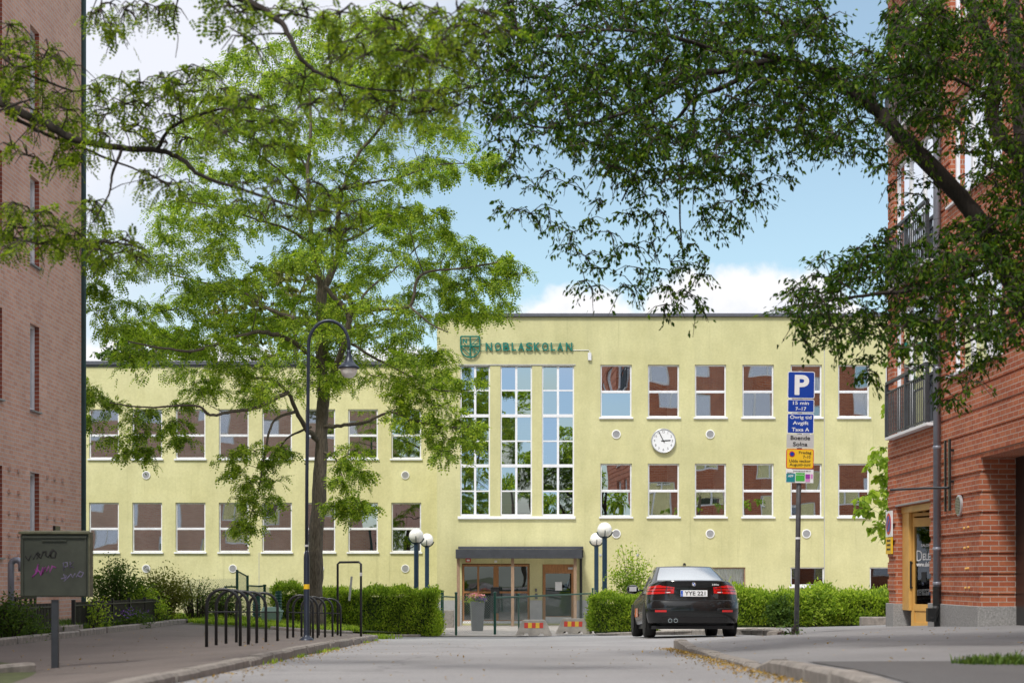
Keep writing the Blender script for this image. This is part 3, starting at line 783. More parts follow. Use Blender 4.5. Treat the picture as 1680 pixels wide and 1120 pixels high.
arc = [(-w2 * math.cos(k / 8 * math.pi / 2), -.03 - .36 * math.sin(k / 8 * math.pi / 2)) for k in range(9)]
for a, b in zip(arc, arc[1:]): bar(a, b); bar((-a[0], a[1]), (-b[0], b[1]))
bar((0, .37), (0, -.39)); bar((-w2, .02), (w2, .02)); bar((0, .02), (w2 * .95, .36), .02); bar((0, .02), (w2 * .9, -.2), .02); bar((-w2, .02), (0, -.3), .02); bar((-.03, .10), (0.30, .10), .015)
t.build('emblem', M['sign_green'], sgn, world=True)
t = MB(); text_mb('N', 0.16, 0.17, 0.04, 0.05, (cx - .19, Y0 - 0.10, cz + .19), t); text_mb('S', 0.12, 0.16, 0.04, 0.03, (cx + .14, Y0 - 0.10, cz - .16), t)
t.build('emblem_letters', M['sign_green'], sgn, world=True)
t = MB()
for y in (564.5, 575.5): t.tube([(sx(785), Y0 - 0.035, sz(y)), (sx(941), Y0 - 0.035, sz(y))], 0.008, 6)
for x in (790, 838, 886, 934): t.tube([(sx(x), Y0 - 0.06, sz(564.5)), (sx(x), Y0 + 0.01, sz(564.5))], 0.012, 5)
t.build('mounting_rail', M['sign_green'], sgn, world=True)

# wall clock
ck = thing('wall_clock', 'round white clock with black hands on the yellow wall between the window rows', 'clock', (sx(1088), Y0, sz(723)))
rx = Matrix.Rotation(R(90), 3, 'X')
g = MB(); g.lathe([(0.44, 0.0), (0.45, 0.10), (0.43, 0.13), (0.415, 0.125), (0.412, 0.10)], 48, (0, 0, 0), rx); g.build('case', M['alu'], ck, smooth=True)
g = MB(); g.lathe([(0.413, 0.095), (0.413, 0.101)], 48, (0, 0, 0), rx); g.build('dial', M['white_sign'], ck)
g = MB()
for h in range(1, 13):
    a = h / 12 * 2 * math.pi
    if h != 12 or True: text_mb(str(h), None, 0.085, 0.003, 0.0, (0.325 * math.sin(a), -0.102, 0.325 * math.cos(a)), g)
g.build('numerals', M['galv'], ck)
def hand(ang, L, w, y):
    Mx = Matrix.Rotation(ang, 4, 'Y'); g = MB(); g.bx(-w / 2, w / 2, y - 0.006, y, -0.08, L, Mx); return g
hand(R(87), 0.26, 0.035, -0.108).build('hour_hand', M['black'], ck)
hand(R(-27), 0.36, 0.024, -0.116).build('minute_hand', M['black'], ck)

# ------------------------------------------------------------------ entrance
def dfr(name, a, b, c, d, parent, posts, rails, y=Y0 + 0.06, fw=0.06, mat='wood'):
    m = MB()
    for x in posts: m.bx(x - fw / 2, x + fw / 2, y, y + 0.09, c, d)
    ps = sorted(posts)
    for z, h in rails:
        for p, q in zip(ps, ps[1:]): m.bx(p + fw / 2, q - fw / 2, y + 0.002, y + 0.088, z - h / 2, z + h / 2)
    return m.build(name, M[mat], parent, world=True, bevel=0.005, seg=1)
dz0, dz1 = -1.78, sz(925)
dd = dfr('double_door', sx(758), sx(869), dz0, dz1, sch, [sx(760), sx(784.5), sx(813.5), sx(841.5), sx(867)], [(dz1 - 0.04, 0.08), (sz(971), 0.07), (sz(1019), 0.10)], fw=0.07)
m = MB(); m.bx(sx(809.5), sx(818), Y0 + 0.05, Y0 + 0.14, dz0, dz1 - 0.09); m.build('door_stile', M['wood'], dd, world=True)
m = MB(); m.add([(sx(760), Y0 + 0.11, dz0), (sx(867), Y0 + 0.11, dz0), (sx(867), Y0 + 0.11, dz1), (sx(760), Y0 + 0.11, dz1)], [(0, 1, 2, 3)]); m.build('pane', M['pane_dark'], dd, world=True)
m = MB(); m.bx(sx(759), sx(868), Y0 + 0.04, Y0 + 0.15, -1.80, sz(1018)); m.build('threshold', M['white_old'], dd, world=True)
a, b = sx(890.5), sx(942)
m = MB(); m.bx(a, a + 0.10, Y0 + 0.06, Y0 + 0.14, dz0, dz1); m.bx(b - 0.10, b, Y0 + 0.06, Y0 + 0.14, dz0, dz1); m.bx(a + 0.1, b - 0.1, Y0 + 0.062, Y0 + 0.138, sz(940), dz1); m.bx(a + .1, b - .1, Y0 + 0.062, Y0 + 0.138, dz0, sz(1010.5))
sd_ = m.build('entrance_door', M['wood'], sch, world=True, bevel=0.005)
m = MB(); m.add([(a + .1, Y0 + 0.11, sz(1011)), (b - .1, Y0 + 0.11, sz(1011)), (b - .1, Y0 + 0.115, sz(940)), (a + .1, Y0 + 0.115, sz(940))], [(0, 1, 2, 3)]); m.build('pane', M['pane_dark'], sd_, world=True)
m = MB(); m.bx(sx(911), sx(922), Y0 + 0.095, Y0 + 0.102, sz(968), sz(954)); m.build('notice', M['white_sign'], sd_, world=True)
m = MB(); m.bx(a + 0.10, b - 0.10, Y0 + 0.05, Y0 + 0.061, sz(1022), sz(1011.5)); m.build('kick_plate', M['alu'], sd_, world=True)
m = MB(); m.bx(sx(932), sx(940), Y0 + 0.0, Y0 + 0.059, sz(933.5), sz(930)); m.build('door_closer', M['alu'], sd_, world=True)
# canopy on timber posts
m = MB(); yc = 57.9
m.bx(sx(747.5, yc), sx(955, yc), yc, yc + 0.05, sz(915.5, yc), sz(900.5, yc))
m.bx(sx(747.5, yc), sx(747.5, yc) + 0.05, yc + 0.051, Y0, sz(915.5, yc), sz(900.5, yc)); m.bx(sx(955, yc) - 0.05, sx(955, yc), yc + 0.051, Y0, sz(915.5, yc), sz(900.5, yc))
m.bx(sx(752), sx(956.5), Y0 - 0.25, Y0 - 0.002, sz(900), sz(896)); m.build('canopy', M['charcoal'], sch, world=True, bevel=0.01)
m = MB(); m.bx(sx(748, yc) + 0.05, sx(954.4, yc) - 0.05, yc + 0.06, Y0 - 0.01, sz(905, yc), sz(902, yc)); m.build('canopy_soffit', M['white_old'], sch, world=True)
for x in (752, 841, 943.5):
    m = MB(); xx = sx(x, yc + 0.3); m.bx(xx - 0.055, xx + 0.055, yc + 0.2, yc + 0.31, zc(58) + 0.0, sz(911, yc)); m.build('canopy_post', M['wood_old'], sch, world=True, bevel=0.008)
for x in (800, 849.5, 897):
    m = MB(); m.lathe([(0.11, 0.0), (0.11, -0.04), (0.10, -0.08), (0.07, -0.13), (0.02, -0.155)], 20, (sx(x, 59.2), 59.2, sz(907, yc)), None); m.build('ceiling_lamp', M['opal'], sch, world=True, smooth=True)
m = MB(); m.bx(sx(764), sx(772.5), Y0 - 0.09, Y0 - 0.001, sz(921.5), sz(914)); al = m.build('alarm_box', M['alarm'], sch, world=True, bevel=0.01)
m = MB(); m.bx(sx(765.8), sx(770.8), Y0 - 0.096, Y0 - 0.091, sz(920), sz(917)); m.build('alarm_lens', M['white_sign'], al, world=True)
m = MB(); m.bx(sx(811), sx(815.5), Y0 - 0.08, Y0 - 0.001, sz(922.5), sz(918.5)); m.build('motion_sensor', M['white_sign'], sch, world=True, bevel=0.01)
m = MB(); m.tube([(sx(953), Y0 - 0.1, sz(911)), (sx(953), Y0 - 0.1, -1.75)], 0.05, 10); m.bx(sx(950.5), sx(956.5), Y0 - 0.2, Y0 - 0.002, sz(914), sz(902)); m.build('entrance_drainpipe', M['black'], sch, world=True)
m = MB(); m.bx(sx(877.5), sx(882), Y0 - 0.05, Y0 - 0.001, sz(982), sz(973)); m.bx(sx(877.8), sx(881), Y0 - 0.04, Y0 - 0.001, sz(970), sz(965)); m.build('entry_keypad', M['galv'], sch, world=True)
m = MB(); m.bx(sx(806), sx(820), 58.6, 58.85, sz(977), sz(963)); m.bx(sx(807), sx(819), 58.62, 58.83, sz(1004), sz(977.2)); m.bx(sx(805.6), sx(820.4), 58.56, 58.88, sz(963) + 0.002, sz(962)); m.bx(sx(811.5), sx(814.5), 58.7, 58.76, -1.8, sz(1004))
mbx = m.build('post_box', M['black'], None, bevel=0.012); meta(mbx, 'black post box on a stand before the wooden double doors', 'post box')

# ------------------------------------------------------------------ left brick building
XW = -8.9
lb = thing('brick_apartment_building', 'pale pink brick building with narrow slit windows at the left edge of the street', 'apartment building', (XW, 34, -1.1))
sl = []
for zt, zb in ((10.2, 8.55), (7.42, 5.78), (4.68, 3.08), (1.93, 0.33)):
    for d0 in (30.4, 28.15, 25.6, 22.8, 20.0): sl.append((d0, d0 + 0.58, zb, zt, 0.17))
def lfn(u, z, k): return (XW - k, u, z)
m = MB(); wall_grid(m, lfn, 2.0, 34.0, -1.5, 14.5, sl, 0.22)
LW = 14.5
ew = []
for f_ in range(4):
    for xx in (-11.2, -14.0, -17.5, -21.0, -24.4, -27.6, -31.0, -34.2): ew.append((xx - 0.8, xx + 0.8, 0.2 + 2.75 * f_, 1.75 + 2.75 * f_))
wall_grid(m, lambda u, z, k: (u, 34.0 - k, z), -36, XW, -1.5, 14.5, ew, 0.12)
m.add([(-36, 2, -1.5), (XW, 2, -1.5), (XW, 2, LW), (-36, 2, LW)], [(0, 1, 2, 3)])
m.add([(-36, 2, -1.5), (-36, 34, -1.5), (-36, 34, LW), (-36, 2, LW)], [(0, 1, 2, 3)])
# projecting header bricks
rnd = random.Random(4)
for k, z in enumerate((1.87, 1.48, 1.10, 0.72, 0.34, -0.04)):
    for d0 in (29.05, 29.6, 30.2 - 0.35, 31.45, 31.95, 32.5, 26.5, 27.2, 27.8, 24.2, 24.9):
        if abs(d0 - 29.85) < 0.01: continue
        m.bx(XW - 0.02, XW + 0.045, d0, d0 + 0.115, z, z + 0.062)
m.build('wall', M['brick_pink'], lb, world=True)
# darker reveal bricks
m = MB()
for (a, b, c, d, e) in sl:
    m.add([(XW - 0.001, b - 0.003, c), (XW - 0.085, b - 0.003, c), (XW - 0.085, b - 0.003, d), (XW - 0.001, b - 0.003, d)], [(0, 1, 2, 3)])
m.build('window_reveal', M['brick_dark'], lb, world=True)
for (a, b, c, d, e) in sl:
    m = MB(); m.bx(XW - 0.165, XW - 0.085, b - 0.055, b - 0.005, c, d); m.bx(XW - 0.165, XW - 0.085, a + 0.005, a + 0.055, c, d); m.bx(XW - 0.164, XW - 0.086, a + 0.056, b - 0.056, d - 0.05, d - .002); m.bx(XW - 0.164, XW - 0.086, a + 0.056, b - 0.056, c + .002, c + 0.06)
    w = m.build('slit_window', M['white_old'], lb, world=True)
    m = MB(); m.add([(XW - 0.125, a + .05, c + .05), (XW - 0.125, b - .05, c + .05), (XW - 0.125, b - .05, d - .05), (XW - 0.125, a + .05, d - .05)], [(0, 1, 2, 3)]); m.build('pane', M['pane'], w, world=True)
    m = MB(); m.bx(XW - 0.083, XW + 0.05, a - 0.03, b + 0.03, c - 0.03, c - 0.001); m.build('sill', M['zinc'], w, world=True)
for (a, b, c, d) in ew:
    m = MB(); m.bx(a, a + .07, 33.89, 33.95, c, d); m.bx(b - .07, b, 33.89, 33.95, c, d); m.bx(a + .07, b - .07, 33.891, 33.949, d - .07, d); m.bx(a + .07, b - .07, 33.891, 33.949, c, c + .07); m.bx((a + b) / 2 - .04, (a + b) / 2 + .04, 33.892, 33.948, c + .07, d - .07)
    w = m.build('end_window', M['white_old'], lb, world=True)
    m = MB(); m.add([(a, 33.92, c), (b, 33.92, c), (b, 33.92, d), (a, 33.92, d)], [(0, 1, 2, 3)]); m.build('pane', M['pane'], w, world=True)
m = MB(); m.bx(-36, XW - 0.01, 2.05, 33.95, LW - 0.05, LW + 0.25); m.build('roof', M['roof'], lb, world=True)
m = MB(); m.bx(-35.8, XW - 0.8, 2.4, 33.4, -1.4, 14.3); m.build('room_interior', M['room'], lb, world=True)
m = MB(); m.tube([(XW + 0.02, 34.1, -1.1), (XW + 0.02, 34.1, 14.4)], 0.055, 12)
for z in (-0.1, 1.7, 3.9, 6.0, 8.2, 10.4): m.bx(XW - 0.06, XW + 0.02, 34.07, 34.13, z, z + 0.05)
m.build('drainpipe', M['pipe_green'], lb, world=True)
m = MB(); m.bx(XW, XW + 0.05, 31.9, 32.25, 0.85, 0.98); m.build('wall_grille', M['black'], lb, world=True)

# ------------------------------------------------------------------ right brick building
XV = 7.1
rb = thing('red_brick_building', 'red brick apartment house with ochre shop door and french balconies on the right', 'apartment building', (XV, 31, -0.95))
HR = 16.0; ZF = 1.78     # top of ground floor openings
def rfn(u, z, k): return (XV + k, u, z)
french = []; wins = []
for f_ in range(4):
    z0 = 2.58 + 2.74 * f_
    french.append((27.65, 30.6, z0, z0 + 2.30, 0.12))
    wins.append((23.8, 26.65, z0 + 0.66, z0 + 2.30, 0.14)); wins.append((18.8, 21.4, z0 + 0.66, z0 + 2.30, 0.14)); wins.append((13.5, 16.1, z0 + 0.66, z0 + 2.30, 0.14))
m = MB()
g0 = -0.65
doorh = (27.9, 30.45, -1.3, 1.28, 0.95); rech = (16.0, 24.95, -1.3, 1.80, 1.3)
wall_grid(m, rfn, 4.0, 31.0, -1.3, HR, french + wins + [doorh, rech], 0.12)
# end wall toward the school (seen mirrored in its panes)
e2 = []
for f_ in range(5):
    for xx in (8.9, 11.6, 14.4, 17.3, 20.4): e2.append((xx - 0.85, xx + 0.85, 0.3 + 2.74 * f_, 2.0 + 2.74 * f_))
wall_grid(m, lambda u, z, k: (u, 31.0 - k, z), XV, 24, -1.3, HR, e2, 0.12)
m.add([(XV, 4, -1.3), (24, 4, -1.3), (24, 4, HR), (XV, 4, HR)], [(0, 1, 2, 3)])
m.add([(24, 4, -1.3), (24, 31, -1.3), (24, 31, HR), (24, 4, HR)], [(0, 1, 2, 3)])
# recess side wall facing the street end
m.bx(XV + 0.1, XV + 0.60, 24.96, 27.88, -1.3, 1.79)
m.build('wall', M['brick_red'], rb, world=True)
# string courses: bands of projecting brick every four courses
m = MB()
segs_g = [(30.46, 31.0), (24.95, 27.9), (4.0, 16.0)]
z = -0.26
while z < 1.75:
    for a, b in segs_g: m.bx(XV - 0.022, XV + 0.01, a, b, z, z + 0.232 - 0.02)
    m.bx(XV - 0.02, XV + 0.60, 24.93, 24.96, z, z + 0.212)
    z += 0.31
def cut(a, b, z, hs):
    out = [(a, b)]
    for h in hs:
        if h[2] - 0.06 < z + 0.25 and z < h[3] + 0.02:
            nx = []
            for p, q in out:
                if h[1] <= p or h[0] >= q: nx.append((p, q)); continue
                if h[0] - 0.02 > p: nx.append((p, h[0] - 0.02))
                if h[1] + 0.02 < q: nx.append((h[1] + 0.02, q))
            out = nx
    return out
z = 1.87
while z < HR - 0.4:
    if z < 2.6 or (z - 2.58) % 2.74 > 2.25 or True:
        for a, b in cut(4.0, 31.0, z, french + wins): m.bx(XV - 0.02, XV + 0.01, a, b, z, z + 0.30)
    z += 0.345
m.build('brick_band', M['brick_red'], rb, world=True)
# granite base
m = MB()
for q in ((0.05, 0.30, 30.44, 31.05, -0.50), (0.05, 0.58, 27.0, 27.92, -0.45), (0.052, 0.62, 24.9, 26.99, -0.452), (0.05, 0.3, 4.0, 16.03, -0.45)):
    m = MB(); m.bx(XV - q[0], XV + q[1], q[2], q[3], -1.4, q[4]); m.build('plinth', M['granite'], rb, world=True, bevel=0.01)
# recess: ceiling, back wall with shop glazing
m = MB(); m.bx(XV + 0.61, XV + 1.3, 16.0, 24.9, 1.81, 1.9); m.build('recess_ceiling', M['wood_old'], rb, world=True)
m = MB(); m.bx(XV + 0.53, XV + 0.62, 24.3, 24.925, -1.1, 1.8); m.bx(XV + 0.62, XV + 1.3, 24.86, 24.92, -1.1, 1.8); m.build('shop_frame', M['black'], rb, world=True)
m = MB(); m.bx(XV + 1.2, XV + 1.25, 16.0, 24.85, -1.1, -0.35); m.build('shop_panel', M['wood'], rb, world=True)
m = MB(); m.bx(XV + 0.60, XV + 0.80, 24.2, 24.24, -0.9, -0.42); m.build('shop_door_panel', M['wood'], rb, world=True)
m = MB(); m.add([(XV + 1.22, 16, -0.35), (XV + 1.22, 24.85, -0.35), (XV + 1.22, 24.85, 1.8), (XV + 1.22, 16, 1.8)], [(0, 1, 2, 3)]); m.build('shop_window', M['pane_dark'], rb, world=True)
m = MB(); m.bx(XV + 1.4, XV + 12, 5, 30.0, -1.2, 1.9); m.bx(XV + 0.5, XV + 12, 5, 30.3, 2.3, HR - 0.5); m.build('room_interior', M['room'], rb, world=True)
m = MB(); m.bx(XV + 0.01, 24, 4.05, 30.95, HR - 0.05, HR + 0.25); m.build('roof', M['roof'], rb, world=True)
# ochre timber entrance
m = MB()
m.bx(XV + 0.12, XV + 0.18, 29.95, 30.44, -0.62, 1.27)
m.bx(XV + 0.121, XV + 0.34, 30.28, 30.43, -0.62, 1.27)
m.bx(XV + 0.1, XV + 0.20, 27.93, 30.44, 1.16, 1.275)
er = m.build('entrance_frame', M['ochre'], rb, world=True, bevel=0.006)
m = MB(); m.bx(XV - 0.01, XV + 0.3, 27.95, 30.5, 1.285, 1.31); m.build('flashing', M['zinc'], er, world=True)
# door leaf, set at an angle in the recess
Dm = Matrix.Translation(Vector((XV + 0.20, 30.0, 0))) @ Matrix.Rotation(math.atan2(-0.85, 0.35), 4, 'Z')
W_ = 0.95; dzb, dzt = -0.97, 1.15
m = MB()
for (a, b, c, d) in ((0, 0.09, dzb, dzt), (W_ - 0.09, W_, dzb, dzt), (0.09, W_ - 0.09, 0.90, 1.06), (0.09, W_ - 0.09, dzb, dzb + 0.14), (0.09, W_ - 0.09, -0.62, -0.50), (0.09, W_ - 0.09, 1.09, dzt)):
    m.bx(a, b, -0.03, 0.03, c, d, Dm)
m.bx(0.09, W_ - 0.09, -0.012, 0.012, dzb + 0.14, -0.62, Dm)
dl = m.build('glazed_door', M['ochre'], rb, world=True)
m = MB(); m.bx(0.09, W_ - 0.09, -0.004, 0.004, -0.5, 0.90, Dm); m.build('pane', M['pane_clear'], dl, world=True)
m = MB(); m.tube([Dm @ Vector((0.045, -0.07, -0.22)), Dm @ Vector((0.045, -0.07, 0.28))], 0.018, 8); m.tube([Dm @ Vector((0.045, -0.07, 0.25)), Dm @ Vector((0.045, 0, 0.25))], 0.012, 6); m.tube([Dm @ Vector((0.045, -0.07, -0.2)), Dm @ Vector((0.045, 0, -0.2))], 0.012, 6); m.build('handle', M['black'], dl, world=True)
def on_door(mb):
    mb.v = [tuple(Dm @ Vector(p)) for p in mb.v]; return mb
t = MB(); text_mb('SALONG', 0.34, 0.045, 0.002, 0.005, (0.44, -0.008, 0.56), t); text_mb('D', 0.16, 0.19, 0.002, -0.01, (0.22, -0.008, 0.375), t); text_mb('ELEINE', 0.48, 0.12, 0.002, 0.02, (0.56, -0.008, 0.355), t); text_mb('www.deleine.se', 0.66, 0.085, 0.002, 0.03, (0.46, -0.008, 0.22), t)
on_door(t).build('door_lettering', M['white_sign'], dl, world=True)
t = MB(); t.bx(0.28, 0.42, -0.012, -0.006, -0.10, 0.08, Dm); t.build('letter_slot', M['black'], dl, world=True)
t = MB(); t.bx(0.10, 0.86, 0.05, 0.055, 0.55, 0.9, Dm); t.build('half_curtain', M['grey_sign'], dl, world=True)
t = MB()
for k in range(7): t.bx(0.14 + k * 0.1, 0.18 + k * 0.1, 0.25, 0.26, -0.5, 0.55, Dm)
t.build('vertical_blind', M['ochre'], dl, world=True)
m = MB(); m.bx(XV + 0.7, XV + 0.72, 28.0, 30.2, -1.1, 1.3); m.bx(XV + 0.13, XV + 0.7, 30.45, 30.47, -1.1, 1.3); m.build('lobby_wall', M['ochre'], rb, world=True)
m = MB(); m.bx(XV + 0.13, XV + 0.9, 27.95, 30.42, -1.3, -0.96); m.build('doorstep', M['granite'], rb, world=True)
# transom light over the door
m = MB()
for p in (0.10, 0.34, 0.60): m.bx(p, p + 0.05, -0.02, 0.02, 1.15, 1.30, Dm)
m.build('transom', M['ochre'], dl, world=True)

def brick_win(a, b, c, d, parent, cols, name='window', dep=0.10):
    m = MB(); f = 0.07; x0 = XV + dep - 0.06; x1 = XV + dep
    m.bx(x0, x1, a, a + f, c, d); m.bx(x0, x1, b - f, b, c, d); m.bx(x0 + .001, x1, a + f, b - f, d - f, d); m.bx(x0 + .001, x1, a + f, b - f, c, c + f)
    for k in range(1, cols):
        q = a + (b - a) * k / cols; m.bx(x0 + .002, x1, q - 0.06, q + 0.06, c + f, d - f)
    w = m.build(name, M['white'], parent, world=True, bevel=0.006, seg=1)
    g = MB(); xx = XV + dep - 0.03; g.add([(xx, a + .05, c + .05), (xx, b - .05, c + .05), (xx, b - .05, d - .05), (xx, a + .05, d - .05)], [(0, 1, 2, 3)]); g.build('pane', M['pane_clear'], w, world=True)
    g = MB(); q = d - 0.08; 
    while q > c + 0.1:
        g.add([(XV + dep + 0.03, a + .08, q), (XV + dep + 0.03, b - .08, q), (XV + dep + 0.055, b - .08, q - 0.03), (XV + dep + 0.055, a + .08, q - 0.03)], [(0, 1, 2, 3)]); q -= 0.034
    g.build('blind', M['curtain'], w, world=True)
    return w
for (a, b, c, d, e) in wins:
    w = brick_win(a, b, c, d, rb, 3, dep=0.14)
    g = MB(); g.bx(XV - 0.07, XV + 0.075, a - 0.06, b + 0.06, c - 0.04, c - 0.002); g.build('sill', M['white'], w, world=True)
for (a, b, c, d, e) in french:
    w = brick_win(a, b, c, d, rb, 3, 'french_window', dep=0.12)
    g = MB(); g.bx(XV - 0.16, XV + 0.055, a - 0.1, b + 0.02, c - 0.05, c - 0.002); g.build('sill', M['white'], w, world=True)
    g = MB(); x = XV - 0.13; zt = c + 1.02; a2, b2 = a - 0.02, b + 0.02
    g.bx(x - 0.03, x + 0.03, a2, b2, zt - 0.05, zt); g.bx(x - 0.012, x + 0.012, a2, b2, zt - 0.22, zt - 0.19); g.bx(x - 0.012, x + 0.012, a2, b2, c + 0.03, c + 0.06)
    for q in (a2, (a2 + b2) / 2, b2): g.bx(x - 0.03, x + 0.03, q - 0.03, q + 0.03, c, zt - 0.052)
    for q in (b2, (a2 + b2) / 2): g.bx(x + 0.03, XV, q - 0.02, q + 0.02, zt - 0.18, zt - 0.14)
    n = 22
    for k in range(1, n):
        q = a2 + (b2 - a2) * k / n; g.bx(x - 0.008, x + 0.008, q - 0.02, q + 0.02, c + 0.062, zt - 0.222)
    g.build('balcony_railing', M['charcoal'], rb, world=True)
for (a, b, c, d) in e2:
    m = MB(); m.bx(a, a + .07, 30.89, 30.95, c, d); m.bx(b - .07, b, 30.89, 30.95, c, d); m.bx(a + .07, b - .07, 30.891, 30.949, d - .07, d); m.bx(a + .07, b - .07, 30.891, 30.949, c, c + .07); m.bx((a + b) / 2 - .04, (a + b) / 2 + .04, 30.892, 30.948, c + .07, d - .07)
    w = m.build('end_window', M['white'], rb, world=True)
    m = MB(); m.add([(a, 30.92, c), (b, 30.92, c), (b, 30.92, d), (a, 30.92, d)], [(0, 1, 2, 3)]); m.build('pane', M['pane'], w, world=True)
# drainpipe
m = MB(); px_, pd = XV - 0.09, 27.15
m.tube([(px_, pd, -0.42), (px_, pd, HR)], 0.06, 14)
for z in (-0.14, 0.43, 2.1, 3.4, 5.0, 7.0, 9.0): m.lathe([(0.065, 0), (0.07, 0.005), (0.07, 0.045), (0.065, 0.05)], 14, (px_, pd, z)); m.bx(px_, XV, pd - 0.015, pd + 0.015, z + 0.01, z + 0.04)
dp = m.build('drainpipe', M['zinc'], rb, world=True, smooth=True)
m = MB(); m.tube([(px_, pd, -0.15 - 0.02), (px_, pd, -0.50), (px_ - 0.10, pd - 0.1, -0.68), (px_ - 0.13, pd - 0.1, -0.70)], 0.068, 12); m.tube([(px_, pd, -0.5), (px_ + 0.01, pd, -0.95)], 0.055, 10); m.bx(px_ - 0.19, px_ - 0.05, pd - 0.16, pd - 0.04, -0.74, -0.52)
m.build('pipe_shoe', M['black'], dp, world=True)
# small fittings on the wall
m = MB(); m.lathe([(0.17, 0), (0.17, 0.03), (0.15, 0.04)], 28, (XV - 0.02, 26.0, 1.12), Matrix.Rotation(R(-90), 3, 'Y'))
vt = m.build('wall_vent', M['alu'], rb, world=True)
m = MB()
for k in range(-5, 6):
    hw = math.sqrt(0.14 ** 2 - (k * 0.024) ** 2) if abs(k * 0.024) < 0.14 else 0; m.bx(XV - 0.07, XV - 0.061, 26.0 - hw, 26.0 + hw, 1.12 + k * 0.024 - 0.005, 1.12 + k * 0.024 + 0.005)
m.build('grille', M['black'], vt, world=True)
m = MB(); m.bx(XV - 0.10, XV - 0.07, 26.35, 26.42, 1.05, 2.2); m.bx(XV - 0.10, XV - 0.07, 26.62, 26.67, 1.05, 2.2); m.bx(XV - 0.07, XV - 0.02, 26.36, 26.41, 1.5, 1.54); m.bx(XV - 0.07, XV - 0.02, 26.36, 26.41, 2.0, 2.04)
m.tube([(XV - 0.1, 26.4, 1.42), (XV - 0.35, 26.9, 1.44), (XV - 0.75, 27.6, 1.45)], 0.02, 6); m.build('sign_bracket', M['black'], rb, world=True)
m = MB()
for (d, z) in ((25.7, .44), (25.5, .45), (25.62, .12), (25.5, .125), (25.65, -.18), (25.45, -.175), (25.58, -.49 + .02), (25.45, -.47), (25.72, .75), (25.5, .76)):
    m = MB(); m.lathe([(0.02, 0), (0.022, 0.02), (0.01, 0.03)], 10, (XV - 0.022, d, z), Matrix.Rotation(R(-90), 3, 'Y'))
    m.build('wall_plug', M['ochre'], rb, world=True)
# no-parking plate on the far pier
m = MB(); m.bx(XV - 0.055, XV - 0.03, 30.55, 31.02, 0.74, 1.22); s_ = m.build('no_parking_plate', M['white_sign'], rb, world=True)
ry = Matrix.Rotation(R(-90), 3, 'Y')
m = MB(); m.lathe([(0.2, 0), (0.2, 0.004)], 32, (XV - 0.056, 30.785, 0.98), ry); m.build('red_ring', M['red_sign'], s_, world=True)
m = MB(); m.lathe([(0.15, 0), (0.15, 0.008)], 32, (XV - 0.056, 30.785, 0.98), ry); m.build('blue_disc', M['blue_sign'], s_, world=True)
m = MB(); m.bx(XV - 0.068, XV - 0.065, -0.02, 0.02, -0.17, 0.17); m.v = [(x, 30.785 + y * math.cos(.8) - z * math.sin(.8), 0.98 + y * math.sin(.8) + z * math.cos(.8)) for x, y, z in m.v]; m.build('red_bar', M['red_sign'], s_, world=True)
m = MB(); m.bx(XV - 0.055, XV - 0.03, 30.55, 31.02, 0.42, 0.73); s2 = m.build('notice_plate', M['yellow_sign'], rb, world=True)
# print too small to read
t = MB()
for q in (0.65, 0.57, 0.49):
    for k in range(5): t.bx(XV - 0.058, XV - 0.0555, 30.64 + k * 0.06, 30.685 + k * 0.06, q, q + 0.035)
t.build('fine_print', M['black_text'], s2, world=True)
# ------------------------------------------------------------------ street objects
# bicycle hoops
HG = 'black bicycle hoops in a row on the left pavement'
def hoop_local(w=0.43, h=0.73, r=0.021):
    m = MB(); pts = [(-w / 2, 0, -0.1), (-w / 2, 0, h - w / 2)]
    pts += [(-w / 2 * math.cos(k / 12 * math.pi), 0, h - w / 2 + w / 2 * math.sin(k / 12 * math.pi)) for k in range(1, 12)]
    pts += [(w / 2, 0, h - w / 2), (w / 2, 0, -0.1)]
    m.tube(pts, r, 10); return m
hp = thing('bicycle_hoop', '', 'bike rack', (0, 0, 0), group=HG)
hoop_local().build('hoop', M['black'], hp, smooth=True)
g = MB(); g.tube([(-0.20, 0, 0.44), (0.20, 0, 0.44)], 0.009, 6); g.build('crossbar', M['black'], hp)
spots = [(366.5, 21.0), (381, 22.0), (396, 23.0), (412, 23.9), (432, 25.0), (492.5, 27.8), (501, 29.0), (514, 30.1), (527, 31.3), (541, 32.4)]
hl = ['nearest black bicycle hoop, the one at the left end of the front row', 'second bicycle hoop from the camera, just behind the nearest one', 'third bicycle hoop from the camera, middle of the front row of five',
      'fourth bicycle hoop from the camera, in the front row of five', 'fifth bicycle hoop, the last one before the grey lamp post', 'first bicycle hoop beyond the grey lamp post, straddled by the post in view',
      'second bicycle hoop beyond the grey lamp post', 'third bicycle hoop beyond the lamp post, in front of the tree trunk', 'fourth bicycle hoop beyond the lamp post, last but one', 'farthest bicycle hoop, beside the tall black rectangular frame']
for i, (x, d) in enumerate(spots):
    o = hp if i == 0 else copy_tree(hp)
    X = (x - 840) * d / F
    o.location = (X, d, g_left(X, d)); o['label'] = hl[i]; o['group'] = HG
# tall rectangular frame
X, d = (573 - 840) * 33.5 / F, 33.5
tf = thing('tall_bar_frame', 'tall black rectangular tube frame standing in front of the left hedge', 'frame', (X, d, g_left(X, d)), R(12))
g = MB(); w, h = 0.42, 1.50
g.tube([(-w / 2, 0.25, -0.05), (-w / 2, 0.25, h - 0.04), (-w / 2 + 0.04, 0.22, h), (w / 2 - 0.04, -0.22, h), (w / 2, -0.25, h - 0.04), (w / 2, -0.25, -0.05)], 0.024, 10)
g.build('frame_tube', M['black'], tf, smooth=True)
g = MB(); g.lathe([(0.026, 0), (0.026, 0.07)], 10, (w / 2, -0.25, 1.22)); g.build('sticker', M['grey_sign'], tf)

